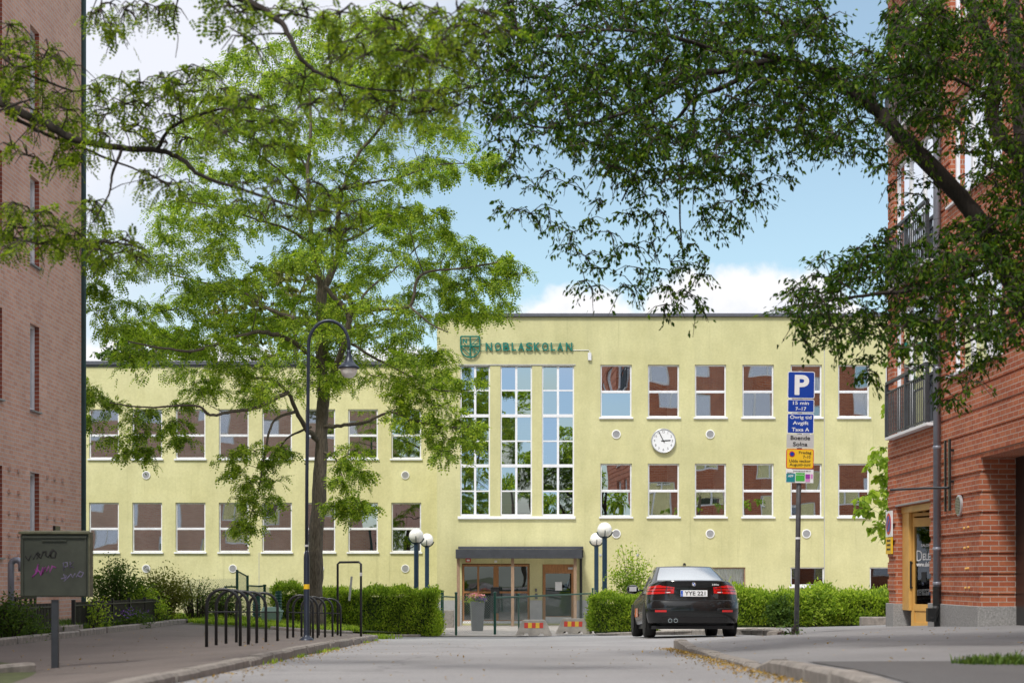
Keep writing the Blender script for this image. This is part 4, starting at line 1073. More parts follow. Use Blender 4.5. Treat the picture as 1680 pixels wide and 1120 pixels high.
# street lamp with swan neck
X, d = (503 - 840) * 25.7 / F, 25.7; zb = g_left(X, d)
sl_ = thing('street_lamp', 'blue-grey street lamp with swan neck and bell shade among the bicycle hoops', 'street lamp', (X, d, zb))
g = MB(); g.lathe([(0.12, -0.03), (0.12, 0.0), (0.10, 0.03), (0.055, 0.06), (0.046, 0.09), (0.046, 1.27), (0.044, 1.31), (0.029, 1.38), (0.027, 1.40)], 16)
g.build('pole_base', M['lamp_dark'], sl_, smooth=True)
top = 4.62; rr = 0.315
pts = [(0, 0, 1.38), (0.005, 0, 2.6), (0.02, 0, 3.6), (0.03, 0, top - 0.15)] + [(0.03 + rr - rr * math.cos(k / 14 * math.pi), 0, top - 0.02 + rr * 1.25 * math.sin(k / 14 * math.pi) * 0.98) for k in range(0, 15)] + [(0.03 + 2 * rr, 0, top - 0.16)]
g = MB(); g.tube(pts, [0.027] * 3 + [0.026] * (len(pts) - 3), 12); g.build('neck', M['lamp_dark'], sl_, smooth=True)
g = MB(); cx_ = 0.03 + 2 * rr
g.lathe([(0.028, 0.0), (0.034, -0.04), (0.042, -0.10), (0.065, -0.17), (0.11, -0.225), (0.158, -0.262), (0.168, -0.285), (0.16, -0.295), (0.14, -0.28)], 28, (cx_, 0, top - 0.09))
lh = g.build('lamp_shade', M['lamp_dark'], sl_, smooth=True)
g = MB(); g.lathe([(0.135, 0.0), (0.13, -0.06), (0.105, -0.12), (0.06, -0.155), (0.01, -0.165)], 24, (cx_, 0, top - 0.365)); g.build('glass_bowl', M['opal'], lh, smooth=True)
g = MB(); g.lathe([(0.0475, 0), (0.0475, 0.075)], 16, (0, 0, 0.86 - 0.06)); g.build('yellow_label', M['yellow_sign'], sl_)
g = MB(); g.lathe([(0.031, 0), (0.031, 0.03)], 12, (0, 0, 1.46)); g.build('band', M['grey_sign'], sl_)

# globe lamps
GG = 'white globe lamps on dark blue posts by the school entrance'
def globe(x, y, d, rad, lab, zg):
    X = (x - 840) * d / F; zc_ = (945 - y) * d / F
    t = thing('globe_lamp', lab, 'lamp post', (X, d, zg), group=GG); H = zc_ - zg
    g = MB(); g.tube([(0, 0, -0.1), (0, 0, H - rad * 0.92)], 0.075, 14); g.lathe([(0.11, 0), (0.11, 0.02), (0.08, 0.05)], 14, (0, 0, 0)); g.build('pole', M['lamp_blue'], t, smooth=False)
    g = MB(); n = 16
    g.lathe([(max(0.004, rad * math.sin(k / n * math.pi)), -rad * math.cos(k / n * math.pi)) for k in range(n + 1)], 28, (0, 0, H)); g.build('globe', M['opal'], t, smooth=True)
    g = MB()
    pts = [((rad + 0.022) * math.sin(a), 0, H - (rad + 0.022) * math.cos(a)) for a in [R(-75 + 10 * k) for k in range(16)]]
    g.tube(pts, 0.02, 6); g.lathe([(0.075, -0.03), (0.11, 0.02), (0.07, 0.04)], 16, (0, 0, H - rad - 0.015)); g.tube([(0, -rad - 0.02, H - 0.02), (0, -(rad + 0.022) * 0.7, H - rad * 0.72), (0, -0.02, H - rad - 0.02)], 0.012, 6); g.build('holder', M['lamp_blue'], t)
globe(683, 878.5, 50.5, 0.225, 'front one of the two white globe lamps left of the entrance, behind the hedge end', zc(50.5))
globe(700.5, 885, 57.5, 0.225, 'rear one of the two white globe lamps left of the entrance', zc(57.5))
globe(992, 868.5, 50.0, 0.225, 'front and taller one of the two white globe lamps right of the entrance', zc(50))
globe(978.5, 884, 56.5, 0.22, 'rear one of the two white globe lamps right of the entrance', zc(56.5))

# chain link fence across the forecourt
fn = thing('chain_link_fence', 'low green pipe and chain-link fence across the school forecourt behind the concrete blocks', 'fence', (-0.5, 46.6, zc(46.6)))
def pole_(x, y0, y1, d, r, mat='green_post', nm='fence_post'):
    X = (x - 840) * d / F; g = MB(); g.tube([(X, d, (945 - y1) * d / F), (X, d, (945 - y0) * d / F)], r, 10); g.lathe([(r + .012, 0), (r + .012, .03), (0.01, .045)], 10, (X, d, (945 - y0) * d / F)); return g.build(nm, M[mat], fn, world=True)
pole_(748.3, 973, 1042, 46.2, 0.034); pole_(812, 972.5, 1040, 46.2, 0.038); pole_(851, 975, 1036, 48, 0.024); pole_(972.5, 966, 1032, 51, 0.028); pole_(725.5, 970, 1030, 49.5, 0.05)
def rail_(a, b, r=0.02):
    g = MB(); g.tube([P(*a), P(*b)], r, 8); g.build('top_rail', M['green_post'], fn, world=True)
rail_((813, 980, 46.2), (972, 973, 51), 0.027); rail_((725, 977.5, 49.5), (748, 979, 46.2), 0.022); 
def mesh_(a, b, ya, yb):
    p, q = P(a[0], ya, a[1]), P(b[0], ya, b[1]); p2 = Vector((p.x, p.y, (945 - yb) * a[1] / F)); q2 = Vector((q.x, q.y, g_road(q.x, b[1]) + 0.05))
    L = (q - p).length
    me = MB(); me.add([p2, q2, q, p], [(0, 1, 2, 3)])
    o = me.build('mesh_panel', M['link'], fn, world=True)
    uvl = o.data.uv_layers[0].data
    for k, c in enumerate(((0, p2.z), (L, q2.z), (L, q.z), (0, p.z))): uvl[k].uv = c
mesh_((748.3, 46.2), (812, 46.2), 976.5, 1038); mesh_((813, 46.25), (972, 51), 977, 1039); mesh_((725, 49.5), (748, 46.3), 978, 1034)

# planter with flowers
X, d = (783 - 840) * 51.5 / F, 51.5; zb = zc(51.5) + 0.02
pl = thing('flower_planter', 'tall tapered grey planter with pink and violet flowers before the double doors', 'planter', (X, d, zb), R(8))
g = MB(); H = 0.92
def sq(w, z): return [(-w, -w, z), (w, -w, z), (w, w, z), (-w, w, z)]
vs = sq(0.165, 0) + sq(0.215, H) + sq(0.185, H) + sq(0.18, H - 0.08)
fs = [(3, 2, 1, 0)] + [(4 * a + k, 4 * a + (k + 1) % 4, 4 * a + 4 + (k + 1) % 4, 4 * a + 4 + k) for a in range(3) for k in range(4)] + [(12, 13, 14, 15)]
g.add(vs, fs); g.build('pot', M['planter'], pl, bevel=0.012)

# concrete traffic blocks
BG = 'concrete road blocks with red and yellow reflector strips'
def block(x, d, rz, lab, extra=False):
    X = (x - 840) * d / F
    t = thing('concrete_block', lab, 'road block', (X, d, g_road(X, d) + 0.04), rz, group=BG)
    w, h = 0.50, 0.42
    prof = [(-w, 0), (-w + 0.02, 0.0), (-w + 0.19, h - 0.03), (-w + 0.23, h), (w - 0.23, h), (w - 0.19, h - 0.03), (w - 0.02, 0.0), (w, 0), (w - 0.25, 0), (w - 0.27, 0.055), (w - 0.36, 0.055), (w - 0.38, 0), (-w + 0.38, 0), (-w + 0.36, 0.055), (-w + 0.27, 0.055), (-w + 0.25, 0)]
    prof = [(-w, 0), (-w + 0.17, h - 0.04), (-w + 0.22, h), (w - 0.22, h), (w - 0.17, h - 0.04), (w, 0), (w - 0.22, 0), (w - 0.24, 0.06), (w - 0.34, 0.06), (w - 0.36, 0), (-w + 0.36, 0), (-w + 0.34, 0.06), (-w + 0.24, 0.06), (-w + 0.22, 0)]
    g = MB(); n = len(prof); fr = []; bk = []
    for (px, pz) in prof:
        yy = 0.30 - 0.12 * (pz / h); fr.append((px, -yy, pz)); bk.append((px, yy, pz))
    g.add(fr + bk, [tuple(range(n)), tuple(reversed(range(n, 2 * n)))] + [(k, k + n, (k + 1) % n + n, (k + 1) % n) for k in range(n)])
    g.build('block', M['concrete'], t, bevel=0.012)
    cols = ['red_sign', 'yellow_sign', 'red_sign', 'yellow_sign', 'red_sign']; x0 = -0.26
    slope = math.atan2(0.12, h)
    for k, c in enumerate(cols):
        g = MB(); a, b = x0 + k * 0.104, x0 + (k + 1) * 0.104 - 0.002; z0, z1 = 0.20, 0.345; sk_ = 0.0
        yb = lambda z: -(0.30 - 0.12 * (z / h)) - 0.006
        g.add([(a, yb(z0), z0), (b, yb(z0), z0), (b + sk_, yb(z1), z1), (a + sk_, yb(z1), z1)], [(0, 1, 2, 3)]); g.build('reflector', M[c], t)
    if extra:
        g = MB(); g.add([(w - 0.16, -0.1, 0.22), (w - 0.09, 0.1, 0.22), (w - 0.14, 0.1, 0.34), (w - 0.2, -0.1, 0.34)], [(0, 1, 2, 3)]); g.build('side_reflector', M['yellow_sign'], t)
block(876, 46.9 * 0.965, R(-2), 'left one of the two low concrete blocks with a red and yellow strip')
block(942, 46.5, R(-9), 'right one of the two low concrete blocks, nearer the parked car', True)

# parking sign
d = 24.6; X = (1306.5 - 840) * d / F
zb = g_right(X, d)
ps = thing('parking_sign_post', 'leaning grey post carrying a blue P sign over blue, white, yellow and printed plates', 'parking sign', (X, d, zb), rot=(0, R(0.95), 0))
k_ = d / F
def py(y): return (945 - y) * k_ - zb
g = MB(); g.tube([(0, 0, -0.1), (0, 0, py(608))], 0.037, 12); g.lathe([(0.06, -0.02), (0.055, 0.01), (0.04, 0.02)], 12, (0, 0, 0)); g.build('post', M['galv'], ps, smooth=True)
g = MB(); g.lathe([(0.039, 0), (0.039, 0.03)], 12, (0, 0, py(884))); g.build('post_sticker', M['white_sign'], ps)
def rrect(w, h, r, y0, y1, cz):
    pts = []
    for (sx_, sz_, a0) in ((1, 1, 0), (-1, 1, 90), (-1, -1, 180), (1, -1, 270)):
        for q in range(5):
            a = R(a0 + q * 22.5); pts.append((sx_ * (w / 2 - r) + r * math.cos(a), cz + sz_ * (h / 2 - r) + r * math.sin(a)))
    m = MB(); m.prism(pts, y0, y1); return m
def plate(name, y0, y1, w, base, border, texts, r=0.03, dx=0.0, lab=None):
    cz = (py(y0) + py(y1)) / 2; h = abs(py(y0) - py(y1))
    m = rrect(w, h, r, -0.062, -0.050, cz); p = m.build(name, M[border], ps)
    if lab: p['label'] = lab
    if base != border: 
        rrect(w - 0.022, h - 0.022, max(0.005, r - 0.01), -0.064, -0.0605, cz).build('face', M[base], p)
    for (s, wd, hh, zz, xx, mat, b) in texts:
        t = MB(); text_mb(s, wd, hh, 0.0015, b, (xx, -0.0645, cz + zz), t); t.build('lettering', M[mat], p)
    g = MB(); g.bx(-0.03, 0.03, -0.049, 0.045, cz - 0.015, cz + 0.015); g.build('clamp', M['galv'], p)
    return p, cz
plate('sign_plate', 610, 654, 0.405, 'blue_sign', 'white_sign', [('P', 0.215, 0.30, 0.0, 0.01, 'white_sign', 0.035)], 0.03, lab='square blue plate with a white P')
plate('sign_plate', 655.5, 677, 0.40, 'blue_sign', 'white_sign', [('15 min', 0.235, 0.052, 0.043, 0, 'white_sign', 0.012), ('7–17', 0.16, 0.052, -0.043, 0, 'white_sign', 0.012)], 0.02, lab='blue plate reading 15 min 7–17')
plate('sign_plate', 678.5, 711.5, 0.40, 'blue_sign', 'white_sign', [('Övrig tid', 0.32, 0.078, 0.092, 0, 'white_sign', 0.012), ('Avgift', 0.235, 0.068, 0.0, 0, 'white_sign', 0.012), ('Taxa A', 0.26, 0.055, -0.09, 0, 'white_sign', 0.012)], 0.02, lab='blue plate reading Övrig tid Avgift Taxa A')
plate('sign_plate', 712.5, 735, 0.405, 'grey_sign', 'grey_sign', [('Boende', 0.29, 0.06, 0.048, 0, 'black_text', 0.015), ('Solna', 0.215, 0.06, -0.045, 0, 'black_text', 0.015)], 0.005, lab='pale plate reading Boende Solna')
p, cz = plate('sign_plate', 736.5, 769, 0.41, 'yellow_sign', 'red_sign', [('Fredag', 0.185, 0.055, 0.088, 0.075, 'black_text', 0.012), ('7–10', 0.11, 0.045, 0.030, 0.10, 'black_text', 0.012), ('Udda veckor', 0.32, 0.046, -0.032, 0, 'black_text', 0.012), ('Augusti–juni', 0.31, 0.055, -0.093, 0, 'black_text', 0.012)], 0.03, lab='yellow plate with a red border reading Fredag 7–10 Udda veckor Augusti–juni')
rxx = Matrix.Rotation(R(90), 3, 'X')
g = MB(); g.lathe([(0.042, 0), (0.042, 0.004)], 20, (-0.12, -0.0645, cz + 0.07), rxx); g.build('red_ring', M['red_sign'], p)
g = MB(); g.lathe([(0.031, 0), (0.031, 0.007)], 20, (-0.12, -0.0645, cz + 0.07), rxx); g.build('blue_disc', M['blue_sign'], p)
p, cz = plate('sign_plate', 770, 792, 0.41, 'white_sign', 'white_sign', [('Områdeskod 8010', 0.26, 0.02, 0.075, 0.03, 'black_text', 0.0), ('MOBILT', 0.10, 0.014, 0.047, -0.135, 'black_text', 0.01)], 0.004, lab='white payment plate with teal, green and purple blocks')
for a, b, c, e, mt in ((-0.20, -0.07, -0.09, 0.036, 'teal'), (-0.06, 0.075, -0.075, 0.05, 'print_green'), (0.085, 0.155, -0.035, 0.03, 'purple'), (0.165, 0.195, -0.035, 0.03, 'pink'), (0.085, 0.155, -0.085, -0.04, 'pink')):
    g = MB(); g.bx(a, b, -0.0655, -0.0648, cz + c, cz + e); g.build('printed_block', M[mt], p)
t = MB(); text_mb('APP', 0.08, 0.035, 0.001, 0.02, (-0.135, -0.0662, cz + 0.0), t); t.build('print', M['white_sign'], p); t = MB(); text_mb('Parkera', 0.11, 0.02, 0.001, 0.0, (0.005, -0.0662, cz + 0.02), t); t.build('print', M['white_sign'], p)

# utility cabinet on a post, near left
d = 15.0; X = (90.5 - 840) * d / F; zb = g_left(X, d)
uc = thing('notice_cabinet', 'weathered green-grey metal cabinet with black and pink graffiti on a single post, near left', 'cabinet', (X, d, zb))
g = MB(); g.bx(-0.032, 0.032, -0.02, 0.02, -0.1, 0.62); g.build('post', M['charcoal'], uc, bevel=0.004)
kx = d / F
x0, x1 = (36 - 90.5) * kx, (148.5 - 90.5) * kx; z0, z1 = (945 - 978.5) * kx - zb, (945 - 876) * kx - zb
g = MB(); g.bx(x0, x1, -0.06, 0.04, z0, z1); cb = g.build('cabinet_body', M['utility'], uc, bevel=0.012)
g = MB(); g.bx(x0 - 0.01, x1 + 0.012, -0.085, 0.05, z1 + 0.001, z1 + 0.022); g.bx(x1 + 0.001, x1 + 0.014, -0.08, 0.045, z0, z1)
g.add([(x0 - 0.01, -0.085, z1 + 0.022), (x1 + 0.012, -0.085, z1 + 0.022), (x1 - 0.01, 0.05, z1 + 0.035), (x0 + 0.01, 0.05, z1 + 0.035)], [(0, 1, 2, 3)])
g.build('rim', M['utility_rim'], cb, bevel=0.004)
g = MB(); 
for a in (x0 + 0.022, x1 - 0.034): g.bx(a, a + 0.012, -0.072, -0.0605, z0 + 0.01, z1 - 0.045)
g.bx(x0 + 0.02, x1 - 0.02, -0.078, -0.0605, z1 - 0.035, z1 - 0.02); g.bx(x0 + 0.2, x1 - 0.2, -0.075, -0.061, z1 - 0.065, z1 - 0.052); g.build('hinge_strip', M['utility'], cb)
def scribble(pts, r, mat, nm='graffiti'):
    g = MB(); g.tube([(x, -0.063, z) for x, z in pts], r, 5); v = [(x, -0.062 + (y + 0.063) * 0.15, z) for x, y, z in g.v]; g.v = v
    g.build(nm, M[mat], cb, smooth=True)
def gp(pts): return [((x - 90.5) * kx, (945 - y) * kx - zb) for x, y in pts]
scribble(gp([(45, 912), (50, 919), (54, 909), (58, 917), (62, 907), (64, 916), (68, 909), (66, 905), (63, 908), (70, 915), (74, 905), (79, 904), (78, 910), (82, 914), (86, 905), (91, 902), (95, 906), (93, 914), (87, 914), (86, 908), (90, 901)]), 0.009, 'graffiti_black')
scribble(gp([(56, 946), (62, 940), (66, 925), (64, 938), (60, 934), (68, 937), (70, 944), (74, 930), (73, 941), (78, 929), (79, 938), (83, 928), (85, 938), (89, 928), (95, 931)]), 0.0075, 'graffiti_pink')
scribble(gp([(108, 936), (107, 923), (113, 922), (114, 928), (108, 930)]), 0.0045, 'graffiti_lilac'); scribble(gp([(118, 932), (118, 921), (118, 927), (124, 921), (118, 927), (124, 931)]), 0.0045, 'graffiti_lilac')
scribble(gp([(103, 949), (110, 947), (107, 941), (112, 944), (108, 953), (116, 945), (119, 941), (122, 947), (126, 940), (128, 946), (134, 937), (140, 939), (136, 946), (131, 944)]), 0.0045, 'graffiti_lilac')

# curved ventilation pipe by the left building
d = 24.0; X = (17 - 840) * d / F - 0.55; X = -8.15; d = 8.15 * F / (840 - 18)
zb = g_left(X, d); 
g = MB(); hh = (945 - 918) * d / F - zb; rr_ = 0.085
g.tube([(0, 0, -0.1), (0, 0, hh - rr_)] + [(rr_ - rr_ * math.cos(k / 10 * math.pi), 0, hh - rr_ + rr_ * math.sin(k / 10 * math.pi)) for k in range(1, 11)] + [(2 * rr_, 0, hh - rr_ - 0.1)], 0.052, 14)
o = g.build('vent_pipe', M['zinc'], None, smooth=True); o.location = (X, d, zb); meta(o, 'grey hooked ventilation pipe standing by the pink brick wall behind the cabinet', 'vent pipe')

# black picket fence of the garden strip
gf = thing('picket_fence', 'low black metal picket fence along the garden strip of the pink brick building', 'fence', (-7.6, 28, g_left(-7.6, 28)))
FX = -7.62
def fence_run(a, b, npost):
    g = MB()
    q = a
    while q < b:
        zz = g_left(FX, q) + 0.06; g.bx(FX - 0.008, FX + 0.008, q, q + 0.035, zz, zz + 0.50); q += 0.085
    for h in (0.10, 0.44):
        g.tube([(FX + 0.02, q_, g_left(FX, q_) + 0.06 + h) for q_ in frange(a, b, 1.0)], 0.014, 5)
    g.build('pickets', M['black_rail'], gf, world=True)
    for k in range(npost):
        q = a + (b - a) * k / (npost - 1); zz = g_left(FX, q); g = MB(); g.bx(FX - 0.03, FX + 0.03, q - 0.03, q + 0.03, zz, zz + 0.60); g.build('fence_post', M['black_rail'], gf, world=True)
fence_run(17.5, 27.4, 5); fence_run(28.6, 35.5, 6)
g = MB(); zz = g_left(-8, 28); g.bx(-8.85, -7.45, 27.4, 28.6, zz - 0.1, zz + 0.17)
st_ = g.build('garden_step', M['kerb'], None, bevel=0.01); meta(st_, 'low stone step in the gap of the black picket fence', 'step')
# short dark gate panel
g = MB()
for z in (0.2, 0.5, 0.62): g.bx(-8.3, -8.26, 27.4, 28.6, zz + z, zz + z + 0.04)
for q in (27.42, 27.7, 28.0, 28.3, 28.56): g.bx(-8.3, -8.26, q, q + 0.03, zz + 0.15, zz + 0.66)
o = g.build('garden_gate', M['black_rail'], None); meta(o, 'small black metal gate behind the stone step', 'gate')

# green mesh panels, posts and a grit bin beyond the hoops
mf = thing('green_mesh_fence', 'dark green mesh fence panels with posts left of the tree trunk, beyond the hoops', 'fence', P(400, 1025, 42))
def gpost(x, y0, y1, d, r=0.035): 
    g = MB(); g.tube([P(x, y1, d), P(x, y0, d)], r, 8); g.build('fence_post', M['green_post'], mf, world=True)
gpost(389, 934, 1022, 42); gpost(406, 943, 1022, 44); gpost(370, 962, 1020, 42, 0.025); gpost(434, 958, 1022, 43); gpost(456, 964, 1024, 44, 0.03)
def gpan(a, b, yb0, yb1, mat='link_green'):
    g = MB(); p, q = P(*a), P(*b); p2 = P(a[0], yb0, a[2]); q2 = P(b[0], yb1, b[2]); g.add([p2, q2, q, p], [(0, 1, 2, 3)]); o = g.build('mesh_panel', M[mat], mf, world=True)
gpan((389, 935, 42), (406, 944, 44), 1020, 1020); gpan((406, 960, 44), (434, 962, 43), 1022, 1022); gpan((434, 962, 43), (460, 966, 44), 1022, 1022); gpan((300, 950, 44), (389, 948, 42), 1010, 1010, 'link')
g = MB()
for a, b in (((389, 936, 42), (406, 945, 44)), ((368, 962, 42), (389, 962, 42)), ((425, 961, 43), (437, 960, 43)), ((406, 960, 44), (425, 961, 43))): g.tube([P(*a), P(*b)], 0.022, 6)
g.build('frame_rail', M['green_post'], mf, world=True)
g = MB(); c = P(446, 1026, 41.0); 
g.add([(-0.2, -0.18, 0), (0.2, -0.18, 0), (0.2, 0.18, 0), (-0.2, 0.18, 0), (-0.25, -0.22, 0.36), (0.25, -0.22, 0.36), (0.25, 0.22, 0.36), (-0.25, 0.22, 0.36), (-0.20, -0.12, 0.47), (0.20, -0.12, 0.47), (0.20, 0.2, 0.47), (-0.2, 0.2, 0.47)],
      [(3, 2, 1, 0), (0, 1, 5, 4), (1, 2, 6, 5), (2, 3, 7, 6), (3, 0, 4, 7), (4, 5, 9, 8), (5, 6, 10, 9), (6, 7, 11, 10), (7, 4, 8, 11), (8, 9, 10, 11)])
g.bx(-0.27, 0.27, -0.24, 0.24, 0.35, 0.375)
gb = pm('pale_green_plastic', (0.28, 0.42, 0.36), 0.5, var=0.1)
o = g.build('grit_bin', gb, None, bevel=0.01); o.location = c; meta(o, 'small pale green plastic bin with sloping lid behind the bicycle hoops', 'bin')
g = MB()
for k in range(9): 
    z_ = 0.06 + k * 0.06
    g.lathe([(0.10, z_ - 0.02), (0.12, z_), (0.10, z_ + 0.02)], 14)
g.tube([(0, 0, 0), (0, 0, 0.85)], 0.09, 12)
o = g.build('mesh_roll', M['green_post'], None); o.location = P(421, 1026, 41.5); meta(o, 'upright roll of green mesh standing beside the pale green bin', 'mesh roll')
g = MB(); g.tube([(0, 0, 0), (0, 0, 0.9)], 0.075, 12)
for k in range(12): g.lathe([(0.07, 0.07 * k), (0.092, 0.07 * k + .03), (0.07, 0.07 * k + .06)], 12)
o = g.build('mesh_roll', M['green_post'], None); o.location = P(457, 1028, 41.0); meta(o, 'upright roll of green mesh right of the pale green bin, next to the hedge', 'mesh roll')
g = MB(); g.tube([P(573, 985, 44), P(577, 945, 44)], 0.03, 8); o = g.build('steel_stake', M['alu'], None); meta(o, 'short pale metal stake sticking up from the left hedge', 'stake')
# stone bollard-like blocks at the forecourt edges
def stone(x, y, d, w, h, dp, lab, nm='stone_block', rz=0):
    g = MB(); g.bx(-w / 2, w / 2, -dp / 2, dp / 2, -0.1, h); o = g.build(nm, M['kerb'], None, bevel=0.025); o.location = P(x, y, d); o.rotation_euler = (0, 0, rz); meta(o, lab, 'stone block')
stone(1435, 1028, 38.5, 0.66, 0.24, 0.3, 'rough granite block at the foot of the hedge beside the red brick building')
stone(712, 1032, 47.5, 0.14, 0.45, 1.6, 'narrow concrete edge wall at the right end of the left hedge', 'edge_wall')
stone(733, 1030, 56, 0.5, 0.62, 0.3, 'low grey wall stub left of the entrance canopy', 'wall_stub')

# ------------------------------------------------------------------ parked car (black saloon seen from behind)
CX = 3.545; CY = 31.95
car = thing('parked_car', 'black saloon car parked with its back to the camera, plate YYE 221', 'car', (CX, CY, 0))
zr = g_road(CX, CY + 0.8); zf = g_road(CX, CY + 3.8)
car.location.z = zr + 0.02; car.rotation_euler = (math.atan2(zf - zr, 3.0), 0, R(0.5))
# lower body: stack of plan outlines
# row: z_rear, z_front, half width, rear y, front y, rear corner depth
rows = [(0.24, 0.20, 0.80, 0.16, 4.50, 0.34), (0.29, 0.24, 0.865, 0.06, 4.56, 0.33), (0.40, 0.36, 0.89, 0.01, 4.60, 0.32), (0.55, 0.50, 0.902, 0.00, 4.62, 0.32), (0.66, 0.58, 0.905, 0.015, 4.60, 0.33),
        (0.715, 0.62, 0.903, 0.035, 4.58, 0.34), (0.735, 0.64, 0.90, 0.075, 4.56, 0.34), (0.82, 0.68, 0.893, 0.09, 4.50, 0.36), (0.93, 0.72, 0.872, 0.10, 4.42, 0.38), (1.02, 0.76, 0.84, 0.10, 4.30, 0.42), (1.075, 0.80, 0.80, 0.085, 4.18, 0.46), (1.105, 0.835, 0.755, 0.06, 4.05, 0.50), (1.115, 0.85, 0.72, 0.085, 4.0, 0.52)]
def rowlerp(z):
    for a, b in zip(rows, rows[1:]):
        if a[0] <= z <= b[0]:
            t = (z - a[0]) / (b[0] - a[0]); return [p + (q - p) * t for p, q in zip(a, b)]
    return list(rows[-1] if z > rows[-1][0] else rows[0])
def beltline(y):  # extra height blend rear -> front for a row
    return max(0, min(1, (y - 0.9) / 3.2))
def outline_pt(row, a, side, off=0.0):
    "a in [0,1] across the back to the corner, >1 along the flank"
    zr_, zf_, w, yr, yf, cd = row
    if a <= 1:
        x = w * a; y = yr + cd * (0.12 * a ** 2 + 0.88 * a ** 7)
    else:
        x = w; y = yr + cd + (a - 1) * 1.0
    n = Vector((x * 0.35 + (0.9 if a > 0.96 else 0.0), -(1 - min(a, 1) ** 6), 0))
    if n.length < 1e-6: n = Vector((1, 0, 0))
    n.normalize()
    z = zr_ + (zf_ - zr_) * beltline(y)
    return Vector((side * (x + n.x * off), y + n.y * off, z))
def outline(row):
    zr_, zf_, w, yr, yf, cd = row
    A = [0, .15, .3, .45, .6, .72, .8, .86, .91, .95, .98, 1.0]
    right = [outline_pt(row, a, 1) for a in A]
    y0 = right[-1].y; y1 = yf - 0.75
    ys = [y0 + (y1 - y0) * k / 14 for k in range(1, 15)]
    side = [Vector((w, y, zr_ + (zf_ - zr_) * beltline(y))) for y in ys]
    fr = [Vector((w * math.cos(k / 8 * math.pi / 2) ** 0.55, y1 + 0.75 * math.sin(k / 8 * math.pi / 2), zf_)) for k in range(1, 9)]
    half = right + side + fr
    left = [Vector((-p.x, p.y, p.z)) for p in half]
    loop = half + left[::-1][1:-1]
    return loop, len(half)
g = MB(); loops = [outline(r) for r in rows]; n = len(loops[0][0])
for lp, nh in loops: g.v += [tuple(p) for p in lp]
for i in range(len(rows) - 1):
    for j in range(n):
        j2 = (j + 1) % n; g.f.append((i * n + j, i * n + j2, (i + 1) * n + j2, (i + 1) * n + j))
# deck: close the top across the width
nh = loops[0][1]; b = (len(rows) - 1) * n
for j in range(nh - 1):
    l0 = (n - j) % n; l1 = (n - j - 1) % n
    if j == 0: g.f.append((b + 0, b + 1, b + l1))
    elif j == nh - 2: g.f.append((b + j, b + j + 1, b + l0))
    else: g.f.append((b + j, b + j + 1, b + l1, b + l0))
g.f.append(tuple(range(n))[::-1])
body = g.build('body', M['carpaint'], car, smooth=True)
try:
    body.data.set_sharp_from_angle(angle=R(35))
except Exception: pass
# greenhouse
def gh(t):  # t 0..1 from belt to roof edge
    s = t; return dict(z0=1.105 + 0.335 * s, zf=0.95 + 0.49 * s, w=0.735 - 0.175 * s ** 1.25, yr=0.62 + 0.80 * s + 0.12 * s * s, yf=3.55 - 1.05 * s)
def gh_pt(t, a, side=1, off=0.0):
    q = gh(t)
    x = q['w'] * a; y = q['yr'] + 0.17 * a ** 2 + 0.10 * a ** 8
    return Vector((side * x, y - off, q['z0'] + off))
g = MB(); T = [0, .2, .4, .6, .8, .92, 1.0]; A = [0, .2, .4, .6, .75, .87, .95, 1.0]; gl = []
for t in T:
    q = gh(t); half = [gh_pt(t, a) for a in A]; y0 = half[-1].y
    side = []
    for k in range(1, 9):
        y = y0 + (q['yf'] - 0.25 - y0) * k / 8; side.append(Vector((q['w'], y, q['z0'] + (q['zf'] - q['z0']) * sst(0.8, 3.2, y))))
    fr = [Vector((q['w'] * a, q['yf'] - 0.25 * a ** 2, q['zf'])) for a in (0.8, 0.5, 0.25, 0)]
    half = half + side + fr; lp = half + [Vector((-p.x, p.y, p.z)) for p in half[::-1][1:-1]]; gl.append((lp, len(half)))
n2 = len(gl[0][0])
for lp, _ in gl: g.v += [tuple(p) for p in lp]
for i in range(len(T) - 1):
    for j in range(n2): g.f.append((i * n2 + j, i * n2 + (j + 1) % n2, (i + 1) * n2 + (j + 1) % n2, (i + 1) * n2 + j))
# crowned roof
lp, nhh = gl[-1]; base = len(g.v); cols = 9
rowsv = []
for j in range(nhh):
    p = lp[j]; rowsv.append([Vector((p.x * (1 - 2 * c / (cols - 1)), p.y, p.z + 0.035 * (1 - (1 - 2 * c / (cols - 1)) ** 2) * math.sin(math.pi * min(1, max(0, (p.y - 1.45) / 1.1 * 0.5 + 0.02))))) for c in range(cols)])
g.grid(rowsv)
g.build('roof', M['carpaint'], car, smooth=True)
# rear window with dark surround
def gpatch(t0, t1, a1, off, nt_=6, na=10):
    m = MB(); rws = []
    for i in range(nt_ + 1):
        t = t0 + (t1 - t0) * i / nt_; rws.append([gh_pt(t, abs(a), 1 if a >= 0 else -1, off) for a in [a1 * (-1 + 2 * k / na) for k in range(na + 1)]])
    m.grid(rws); return m
gpatch(0.03, 0.96, 0.93, 0.004).build('rear_window_surround', M['black'], car, smooth=True)
rwm = Mat('rear_glass'); rwm.b.inputs['Base Color'].default_value = (0.48, 0.51, 0.52, 1); rwm.b.inputs['Metallic'].default_value = 0.75; rwm.b.inputs['Roughness'].default_value = 0.03; rwm.b.inputs['Specular IOR Level'].default_value = 1.0; rwm.b.inputs['IOR'].default_value = 2.6
M['rear_glass'] = rwm.m
gpatch(0.07, 0.91, 0.885, 0.009).build('rear_window', M['rear_glass'], car, smooth=True)
